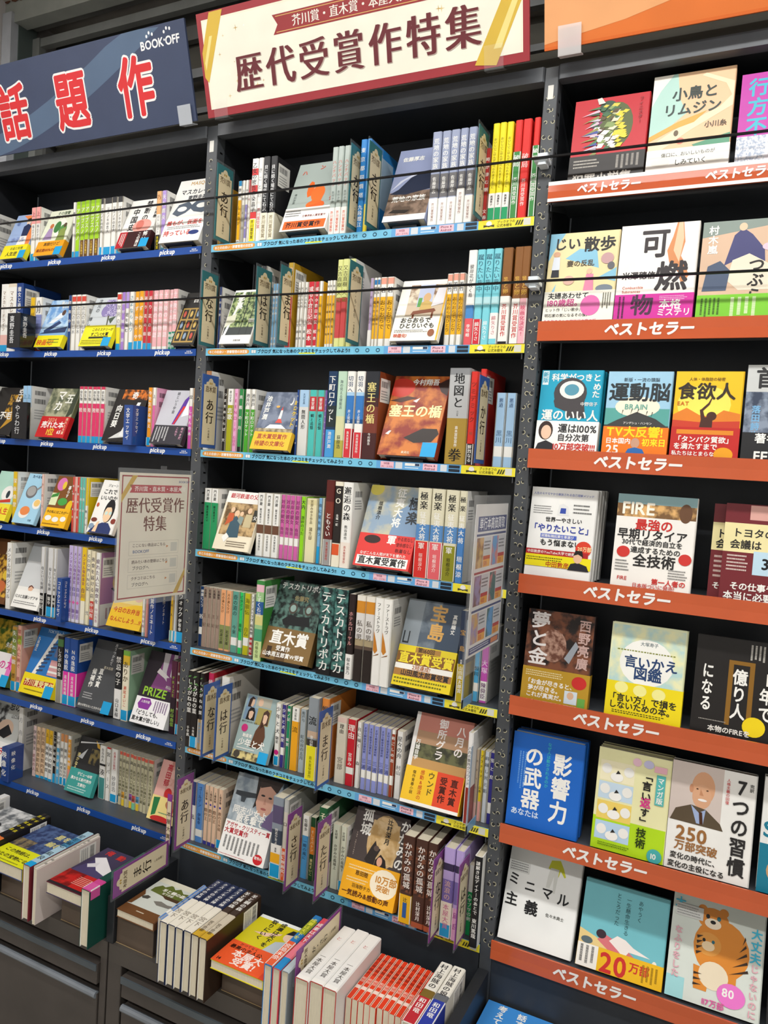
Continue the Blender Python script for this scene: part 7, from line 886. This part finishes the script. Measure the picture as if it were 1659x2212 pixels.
# ---------------------------------------------------------------- header signs
SR = (math.radians(16.9), 0, 0)
def clip(root, x0, x1, v1, key='c:e8eef0'):
    mb = MB(); mb.box((x0, -.0075, -.004), (x1, -.0062, v1), key); mb.box((x0, -.0075, -.006), (x1, .012, -.004), key); mb.build('clip', root)
def signs():
    P = lambda l: (lambda a, b: (a, -.0026-EPS*l, b))
    s = thing('header_sign', (0, -.04, 2.319), 'navy header sign with big red characters outlined in white', 'sign', None, SR)
    mb = MB(); mb.box((-.79, -.0025, 0), (-.028, .0025, .207), '3f4963'); mb.build('board', s)
    pr = MB(); up = []; lo = []
    for i in range(13):
        t = i/12; x = -.79+.66*t; v = .0+.207*t**1.6; up.append((x-.03, min(.207, max(0, v+.035)))); lo.append((x+.028, min(.207, max(0, v-.005))))
    pts = [(max(-.79, a), b) for a, b in up] + [(min(-.03, a), b) for a, b in lo[::-1]]
    for i in range(12): pr.poly([P(1)(*lo[i]), P(1)(*lo[i+1]), P(1)(max(-.79, up[i+1][0]), up[i+1][1]), P(1)(max(-.79, up[i][0]), up[i][1])], '566a84')
    for ch, x in (('話', -.617), ('題', -.407), ('作', -.194)):
        put_glyph(pr, ch, 'O', P(2), x, .092, .112, .134, 'f3f1ee'); put_glyph(pr, ch, 'R', P(4), x, .092, .112, .134, 'd93236')
    x = htext(pr, 'BOOK', P(2), -.163, .172, .0235, 'f3f3f3', 'R', 0, 1.05); x = htext(pr, '・', P(2), x-.008, .174, .02, 'f3f3f3'); htext(pr, 'OFF', P(2), x-.008, .172, .0235, 'f3f3f3', 'R', 0, 1.05)
    for x, v in ((-.141, .187), (-.133, .193), (-.124, .189), (-.089, .188), (-.081, .194), (-.072, .192)): ellipse(pr, P(2), x, v+.002, .0028, .0036, 'f3f3f3', 10)
    pr.build('lettering', s); clip(s, -.076, -.038, .036, 'q:dfe4ea'); clip(s, -.75, -.71, .036)
    s = thing('header_sign', (0, -.04, 2.319), 'cream header sign with maroon characters and gold ribbons', 'sign', None, SR)
    mb = MB(); mb.box((.006, -.0025, 0), (.759, .0025, .207), 'a23a40'); mb.build('board', s)
    pr = MB(); rect(pr, P(1), .018, .016, .747, .193, 'f3ecd6'); rect(pr, P(1.5), .022, .016, .743, .189, 'f5f0de')
    for a in ([(.012, .13), (.042, .205), (.078, .205), (.021, .07), (.012, .082)], [(.652, .008), (.695, .002), (.757, .125), (.757, .2), (.748, .185)]): pr.poly([P(3)(*q) for q in a], 'd9b548')
    for a in ([(.016, .11), (.036, .16), (.044, .16), (.018, .095)], [(.69, .03), (.745, .14), (.753, .135), (.705, .03)]): pr.poly([P(4)(*q) for q in a], 'eedc8c')
    for i, ch in enumerate('歴代受賞作特集'):
        x = .131+.0832*i
        for j, dx in enumerate((-.0024, 0, .0024)): put_glyph(pr, ch, 'n', P(5+j*.08), x+dx+.0014, .0736, .074, .078, 'b8a49a')
        for j, dx in enumerate((-.0022, 0, .0022)): put_glyph(pr, ch, 'n', P(6+j*.08), x+dx, .075, .074, .078, '6b2f34')
    pr.poly([P(3)(*q) for q in ((.204, .134), (.56, .134), (.548, .152), (.56, .171), (.204, .171), (.216, .152))], '9c3a3c')
    rect(pr, P(4), .212, .1665, .553, .1678, 'e0bc70'); rect(pr, P(4), .212, .1372, .553, .1385, 'e0bc70')
    htext(pr, '芥川賞・直木賞・本屋大賞', P(5), .252, .1525, .0225, 'f4ece0', 'm')
    rnd = random.Random(4)
    for i in range(26):
        x = rnd.choice((rnd.uniform(.03, .2), rnd.uniform(.58, .73))); v = rnd.uniform(.03, .18); q = rnd.uniform(.002, .007)
        pr.poly([P(2)(x+q*math.cos(k*math.pi/4)*(1 if k % 2 == 0 else .2), v+q*math.sin(k*math.pi/4)*(1 if k % 2 == 0 else .2)) for k in range(8)], rnd.choice(('ffffff', 'dcc488', 'c8a868')))
    pr.build('lettering', s); clip(s, .028, .065, .034); clip(s, .672, .71, .037)
    s = thing('header_sign', (0, -.04, 2.322), 'orange header sign with white lettering above orange labels', 'sign', None, SR)
    mb = MB(); mb.box((.787, -.0025, .008), (1.56, .0025, .215), 'de7636'); mb.build('board', s)
    pr = MB(); pr.poly([P(1)(*q) for q in ((.787, .018), (.93, .035), (1.1, .07), (1.25, .12), (1.1, .12), (.9, .095), (.787, .09))], 'eba872'); rect(pr, P(1), .787, .008, 1.56, .013, 'd86a2c')
    htext(pr, 'ベストセラー', P(3), .84, .128, .112, 'f6f2ee', 'B'); pr.build('lettering', s); clip(s, .813, .855, .043, 'q:f4efee'); clip(s, 1.45, 1.49, .043)
    for z in (2.142, 1.913):
        nm = 'upper' if z > 2 else 'lower'
        b = thing('safety_cord', (0, -.03, z), 'thin black safety cord across the %s of the high shelves' % nm, 'cord', 'black cords stretched across the top shelves')
        mb = MB(); mb.tube([(-.83, 0, 0), (-.4, 0, -.001), (-.015, 0, 0), (.39, 0, -.0015), (.792, 0, 0), (1.2, 0, -.0015), (1.6, 0, 0)], .0025, '121214', 6); mb.build('cord', b)
        for x in (.792,):
            mb = MB(); mb.bbox((x-.010, .004, .0026), (x+.010, .0295, .0105), 'dfe8ee' if x > 0 else '2a2c30', .002); mb.bbox((x-.008, .004, -.0105), (x+.008, .0295, -.0046), 'dfe8ee' if x > 0 else '2a2c30', .002); mb.bbox((x-.015, .0028, -.0044), (x+.012, .0295, .0024), 'dfe8ee' if x > 0 else '2a2c30', .001); mb.build('clip', b)
signs()
# ---------------------------------------------------------------- projecting posters
def poster():
    r = thing('poster_holder', (-.047, -.214, 1.195), 'clear holder with cream award poster projecting from left upright', 'poster', None, (0, 0, -math.radians(7.5)))
    w, h = .212, .312
    mb = MB(); mb.box((.0006, 0, 0), (.0016, w, h), 'c:e4e8ea'); mb.box((-.0016, 0, 0), (-.0006, w, h), 'c:e4e8ea'); mb.box((-.002, w*.55, h), (.002, w*.62, h+.008), 'c:e4e8ea'); mb.build('acrylic_sleeve', r)
    mb = MB(); mb.box((-.0004, .004, .012), (.0004, w-.004, h-.01), 'e4dccb'); pg = mb.build('poster', r)
    f = lambda l: (lambda a, b: (.0004+.00004*l, .004+a, .012+b)); W_, H = w-.008, h-.022
    pr = MB(); R = lambda a, b, c, d, k, l=1: rect(pr, f(l), a, b, c, d, k)
    for a in ((.006, .006, W_-.006, .009), (.006, H-.009, W_-.006, H-.006), (.006, .006, .009, H-.006), (W_-.009, .006, W_-.006, H-.006)): R(*a, '9c2f34')
    pr.poly([f(2)(*q) for q in ((.006, H-.05), (.034, H-.006), (.048, H-.006), (.006, H-.068))], 'c9a54a'); pr.poly([f(2)(*q) for q in ((W_-.04, .006), (W_-.026, .006), (W_-.006, .05), (W_-.006, .066))], 'c9a54a')
    pr.poly([f(2)(*q) for q in ((.027, H*.845), (W_-.027, H*.845), (W_-.033, H*.876), (W_-.027, H*.907), (.027, H*.907), (.033, H*.876))], 'b5444a')
    htext(pr, '芥川賞・直木賞・本屋大賞', f(3), .04, H*.876, .0124, 'f4ece4', 'm')
    for i, ch in enumerate('歴代受賞作'): put_glyph(pr, ch, 'm', f(3), .036+.0335*i, H*.745, .033, .038, '6b3020')
    for i, ch in enumerate('特集'): put_glyph(pr, ch, 'm', f(3), .085+.0345*i, H*.60, .033, .038, '6b3020')
    for j, (t, g) in enumerate((('ここにない商品はこちら', 'BOOKOFF'), ('読みたい本の登録はこちら', 'ブクログへ'), ('クチコミはこちら', 'ブクログへ'))):
        z = H*(.355-.13*j)
        for a in ((.032, z, W_-.03, z+.0006), (.032, z+.031, W_-.03, z+.0316), (.032, z, .0326, z+.0316), (W_-.0306, z, W_-.03, z+.0316)): R(*a, 'b4aca0')
        htext(pr, t, f(2), .041, z+.0225, .0086, '4a2c24'); htext(pr, g, f(2), .043, z+.0085, .0095, '24508c' if j == 0 else '33302c')
        R(W_-.053, z+.005, W_-.034, z+.026, 'c9c6bc'); pr.poly([f(2)(W_-.066, z+.014), f(2)(W_-.06, z+.018), f(2)(W_-.066, z+.02)], 'c87a3a')
    htext(pr, 'BOOKOFF', f(2), W_-.037, H-.018, .0068, '2a4a8c'); pr.build('poster_print', pg)
    r = thing('poster_holder', (.7735, -.217, 1.188), 'clear holder with price flyer projecting before right upright', 'poster')
    w, h = .212, .318
    mb = MB(); mb.box((.0006, 0, 0), (.0016, w, h), 'c:e4e8ea'); mb.box((-.0016, 0, 0), (-.0006, w, h), 'c:e4e8ea'); mb.build('acrylic_sleeve', r)
    mb = MB(); mb.box((-.0004, .014, .03), (.0004, w-.01, h-.016), 'd9d8d6'); pg = mb.build('flyer', r)
    f = lambda l: (lambda a, b: (.0004+.00004*l, .014+a, .03+b)); W_, H = w-.024, h-.046
    pr = MB(); R = lambda a, b, c, d, k, l=1: rect(pr, f(l), a*W_, b*H, c*W_, d*H, k)
    R(.08, .82, .97, .92, '323c74'); htext(pr, '単行本高価買取', f(2), .12*W_, .87*H, .0215, 'eef0f4', 'b', 0, 1.1)
    cols = ['c8a060', '5a9ad0', '7a4a3a', 'c87a7a', '9a8ab0', '3a6a6a']
    for j in range(3):
        z0 = .58-.25*j; R(.06, z0+.21, .98, z0+.225, ['323c74', '9a3038', '323c74'][j])
        for i in range(2):
            x = .08+.46*i; R(x, z0, x+.2, z0+.2, '%s~%s~4' % (cols[j*2+i], cols[(j*2+i+2) % 6])); R(x+.2, z0, x+.43, z0+.2, 'c4c6cc'); R(x+.21, z0+.05, x+.42, z0+.075, 'b8302c', 2); R(x+.21, z0, x+.42, z0+.05, 'e0a03a', 2)
            htext(pr, ['500', '730', '400', '720', '550', '500'][j*2+i], f(3), (x+.23)*W_, (z0+.025)*H, .0115, 'b8302c'); dashes(pr, f(2), (x+.22)*W_, (z0+.11)*H, (x+.41)*W_, (z0+.18)*H, 3, '4a4a50')
    R(.06, .015, .98, .06, '323c74'); R(.72, .02, .95, .055, 'd8824a', 2); dashes(pr, f(2), .1*W_, .025*H, .65*W_, .055*H, 2, 'dfe2ea'); pr.build('flyer_print', pg)
poster()
# ---------------------------------------------------------------- books on the shelves
for rk, items in DATA.items():
    R_ = rk[0] == 'R'; z = (ZR if R_ else ZM)[int(rk[1])-1] + (RSH if R_ else SH) + .0006
    for it in items:
        k = it[0]
        if k == 's': spine_run(rk, it[1], it[2], it[4], it[3], z)
        elif k == 'f': face_book(rk, it[1], it[2], it[3], it[5], it[4], z, 22, it[6], it[6]*.375+.0034)
        elif k == 'g': face_book(rk, it[1], it[2], it[3], it[5], it[4], z, it[7], it[6], .0006+it[6]*math.sin(math.radians(it[7])), False)
        elif k == 'x': index_box(rk, it[1], it[2], it[3], it[4], z)
        elif k == 'd': divider(rk, it[1], it[2], z+.0005, it[3], it[4], it[5])
# ---------------------------------------------------------------- books on the protruding base
DZ = .4405
def spine_up(x0, x1, yf, h, st, label, n=1, group=None, hc=True, zt=None):
    T = (x1-x0)/n-.0006; D = (.133 if h > .165 else .104); st = dict(st, D=D, hc=hc and h > .165)
    me = realize(book_meshes(T, h, st))
    for i in range(n):
        x = x0+(i+.5)*(x1-x0)/n; lab = label if n == 1 else '%s, %s from left of %s' % (label, ORD[i+1], NUM[n])
        r = thing('hardcover_book' if st['hc'] else 'paperback_book', (x, yf+random.uniform(-.003, .003), DZ+D), lab, 'book', group or (label if n > 1 else None), (-math.pi/2, 0, 0))
        assemble(r, me)
def flat(x0, w, yf, h, th, zb, st, label):
    r = thing('hardcover_book' if h > .165 else 'paperback_book', (x0, yf, zb+th), label, 'book', None, (-math.pi/2, 0, 0))
    assemble(r, realize(face_parts(w, h, th, st)))
def riser_block(x0, x1, y0, y1, z1, label):
    r = thing('display_block', ((x0+x1)/2, (y0+y1)/2, DZ), label, 'block', 'dark blocks lifting flat books'); a = (x1-x0)/2; b = (y1-y0)/2
    mb = MB(); mb.bbox((-a, -b, .001), (a, b, z1-DZ), 'm:5a4c40', .001); mb.build('body', r)
    mb = MB(); mb.box((-a, -b-.0006, 0), (a, b, .0012), 'b09870'); mb.build('base_edge', r)
N = lambda c, b=(), t=(), **k: dict(c=c, b=list(b), t=list(t), **k)
riser_block(-.003, .104, -.2, -.05, .511, 'dark brown block under the green forest paperback')
flat(.008, .107, -.214, .15, .018, .5112, N('6b4526', a=[('r', 0, .2, 1, 1, 'ccd0c8'), ('p', [(.1, .72), (.2, .82), (.3, .8), (.4, .9), (.55, .82), (.65, .88), (.8, .8), (1, .84), (1, .55), (.1, .62)], '5f6a2c'), ('r', 0, .88, 1, 1, 'd9d6c2'), ('p', [(.6, .55), (1, .55), (1, .62), (.4, .62)], '4a3622'), ('h', '羊と鋼の森', .32, .73, .12, 'f0eee4'), ('h', '宮下奈都', .4, .65, .075, 'f0eee4'), ('p', [(.1, .44), (.2, .5), (.3, .48), (.28, .42), (.16, .4)], '4a4640'), ('p', [(.45, .42), (.6, .47), (.8, .44), (.95, .46), (.9, .38), (.6, .36)], '7a766e'), ('p', [(0, .2), (0, .6), (.12, .5), (.1, .22)], '6b4526'), ('r', .4, .09, .6, .11, 'c8b8a0')]), 'paperback with white sheep and green forest lying on brown block')
spine_up(.122, .139, -.21, .15, N('5d88c4', [(.14, .24, W)], [(.9, .3, '羊と鋼の森', '24406a')]), 'slim blue paperback laid spine up beside forest cover', 2, None, False)
spine_up(.165, .248, -.25, T188, N('1f2a4a', [(.0, .52, 'e6dfd0')], [(.97, .55, 'クスノキの女神', W), (.3, .1, '宮下', '8a8070')]), 'navy and cream hardcover laid spine up', 4)
spine_up(.2485, .289, -.25, T188, N('3a2a20', [(.12, .5, 'c9bda8'), (0, .12, 'c8a030')], [(.97, .6, '羊と鋼の森', W), (.3, .08, '宮下奈都', '4a3a20')], bc=2), 'brown and cream hardcover laid spine up', 2)
riser_block(.294, .40, -.203, -.05, .516, 'dark brown block under the yellow girl cover')
flat(.298, .128, -.25, .182, .019, .5165, N('d8c81e', a=[('r', 0, .93, 1, 1, 'eef0ea'), ('r', 0, .42, 1, .94, 'd2c51c'), ('p', [(.55, .42), (.62, .62), (.8, .68), (1, .6), (1, .42)], 'b9c2c8'), ('e', .8, .76, .14, .09, 'eccbb0'), ('p', [(.66, .8), (.72, .9), (.95, .9), (1, .7), (.95, .6), (.9, .72), (.8, .82)], '23262c'), ('p', [(.15, .66), (.4, .72), (.62, .78), (.6, .74), (.4, .64)], 'e8c4a8'), ('v', '成瀬は天下を', .5, .97, .115, K), ('v', '取りにいく', .32, .97, .115, K)], obi=(.42, 'ea5a2c', [('h', 'かつてなく', .18, .38, .07, '33160c'), ('h', '最高の主人公、現', .06, .31, .1, '33160c'), ('h', '本屋大', .2, .22, .19, 'f7e4da'), ('h', '受賞!', .3, .1, .19, 'f7e4da'), ('h', '14', .06, .06, .09, K), ('r', .9, 0, 1, .42, 'd8482c')])), 'yellow cover with girl and orange band lying flat')
spine_up(.4275, .446, -.25, T188, N('2a78b8', [(.62, .9, '8a9a2a')], [(.93, .5, '成瀬は天下を', 'e8e04a')], o=(.45, 'e2603a'), ot=[(.4, .1, '宮島未奈', W)]), 'blue and lime spine up hardcover with orange band')
spine_up(.4475, .465, -.25, T188, N('d84a5a', [(0, .2, '2a8ac8'), (.2, .5, 'e87a8a')], [(.9, .5, '成瀬は天下', W)]), 'coral spine up hardcover with blue foot')
spine_up(.4665, .483, -.25, T188, N('8d949a', [(0, .25, 'b8c4c8')], [(.9, .4, '黒牢城', W)]), 'grey spine up hardcover left of purple plate')
spine_up(.4985, .587, -.25, T188, N('e8e6e2', edge='b83a34', b=[(.0, .06, 'efece6')], t=[(.93, .6, '蜜蜂と遠雷', 'd08a86'), (.45, .1, '一本屋大賞', '55504c')]), 'white hardcover with pink title laid spine up', 3)
spine_up(.589, .7155, -.212, .15, N('dc3c1e', [(.21, .275, 'f0d4c8')], [(.9, .5, '村上海賊の', '8a2010'), (.45, .34, '和田', 'f0c8b8')]), 'scarlet paperback laid spine up', 10, None, False)
spine_up(.7205, .7455, -.25, T188, N('e6e2d6', [(.4, .52, '7a6228'), (.0, .08, 'e9e4da')], [(.97, .55, '村上海賊の', K)], o=(.4, 'b82a34'), ot=[(.38, .15, '和田竜', W)]), 'white hardcover with black title and red band laid spine up')
spine_up(.7465, .7725, -.25, T188, N('e6e2d6', [(.42, .52, '66696c')], [(.97, .5, '村上海賊の娘', K)], o=(.42, '2c3c9c'), ot=[(.38, .15, '和田竜', W)], bc=2), 'white hardcover with black title and blue band laid spine up')
spine_up(-.249, -.2265, -.25, T188, N('a8c8d8', [(0, .1, SKY), (.55, .8, '4a8ab0')], [(.9, .5, '星を編む', '24405a'), (.4, .15, '凪良', K)], sd='7a2a34'), 'pale blue and maroon hardcover laid spine up')
spine_up(-.2215, -.2125, -.247, T188, N('b9b6b0', [], []), 'thin grey softcover laid spine up', 1, None, False)
spine_up(-.212, -.2025, -.25, T188, N('dcd2cc', [], [(.93, .5, '汝星のごとく', K), (.3, .1, '凪良', K)], bc=2, sd='d8cac4'), 'pinkish white softcover laid spine up', 1, None, False)
spine_up(-.0605, -.0345, -.25, T188, N('17463c', [(0, .25, 'c8468c')], [], sd='17463c', k='d2589c'), 'dark green and magenta hardcover laid spine up')
riser_block(-.172, -.07, -.205, -.05, .526, 'dark block under the purple cover with red band')
flat(-.173, .112, -.25, .183, .027, .5265, N('3d3450', a=[('p', [(.0, .3), (.2, .75), (.6, .62), (1, .4), (1, .3), (.6, .28)], '4a4068'), ('p', [(.1, .72), (.3, .8), (.95, .52), (.98, .42), (.5, .5)], 'e6e2e4'), ('p', [(.15, .56), (.35, .66), (.4, .56), (.25, .5)], 'd8d4d8'), ('h', '俺', .15, .9, .2, 'c8302c'), ('h', '動', .5, .88, .2, 'c8302c')], obi=(.36, 'c1221f', [('n', 0, .05, .5, .36, 'c1221f', '7a1414', 5), ('l', .45, .12, .9, .3, 6, 'e8b0a0'), ('r', 0, 0, 1, .05, '2a2026')])), 'purple cover with red band and white streak lying flat')
riser_block(-.38, -.27, -.205, -.05, .526, 'dark block under the night blue cover')
flat(-.384, .13, -.25, .183, .03, .5265, N('33436e', a=[('n', 0, .3, 1, 1, '2c3a64', '4e6490', 7), ('h', '星を', .55, .82, .18, 'd8cf8a'), ('h', '編む', .6, .62, .18, 'd8cf8a'), ('n', .0, .36, .45, .56, '8a7a5a', '3a3a44', 6)], obi=(.36, 'dfe01e', [('h', 'この物語は、', .12, .26, .12, '33331a'), ('h', 'なたの宝物にな', .05, .13, .12, '33331a'), ('l', .2, .02, .9, .06, 1, '77781a')])), 'night blue cover with yellow band lying flat')
spine_up(-.418, -.387, -.245, T188, N('1f1d1e', [(.2, .26, 'e07a3a')], [(.95, .4, '黒牢城の森', 'd8c82a')], bc=2, k='4a9ab0'), 'black hardcover with yellow lettering laid spine up', 2)
riser_block(-.545, -.435, -.205, -.05, .53, 'dark block under the grey photograph cover')
flat(-.548, .128, -.24, .183, .028, .5305, N('9a9ea0', a=[('n', 0, 0, 1, 1, '6a6e70', 'dcdcda', 4), ('e', .45, .5, .16, .1, '2c2c2e')]), 'grey photograph cover lying flat at left edge')
spine_up(-.60, -.575, -.22, T188, N('e8e6e4', [], [(.9, .4, '青の森', K)], bc=2), 'white softcover at frame edge laid spine up', 1, None, False)
riser_block(.812, .93, -.17, -.02, .472, 'dark block under the sky blue cover')
flat(.808, .133, -.195, .186, .02, .4725, N('3f8ad2', a=[('v', '頭', .85, .9, .14, W), ('v', '話す', .55, .96, .14, W), ('v', '考えて', .25, .98, .14, W)]), 'sky blue cover with white characters lying flat below orange bay')
def side_plate(x, y0, z0, w, h, text, label):
    """award divider lying on its long side"""
    r = divider('M7', x, y0+w, z0, 'purple', text, label, h, w, (math.pi/2, 0, 0), False)
side_plate(-.0015, -.224, .545, .185, .07, 'ま行', 'purple edged divider lying sideways between the two bases')
side_plate(.4908, -.246, .5755-.03, .185, .07, 'か・さ行', 'purple edged divider lying sideways before the white hardcovers')
r = thing('award_plate', (-.0115, -.034, .5930), 'small purple plate with four award characters below the first divider', 'plate')
mb = MB(); mb.box((-.007, -.001, 0), (.007, .001, .125), '8b3a90'); mb.build('card', r)
mb = MB(); rect(mb, lambda a, b: (a, -.001-EPS, b), -.0058, .004, .0058, .108, 'e4d5b4'); vtext(mb, '本屋大賞', lambda a, b: (a, -.001-2*EPS, b), 0, .085, .012, .0125, '4a3020', 'b'); mb.build('lettering', r)
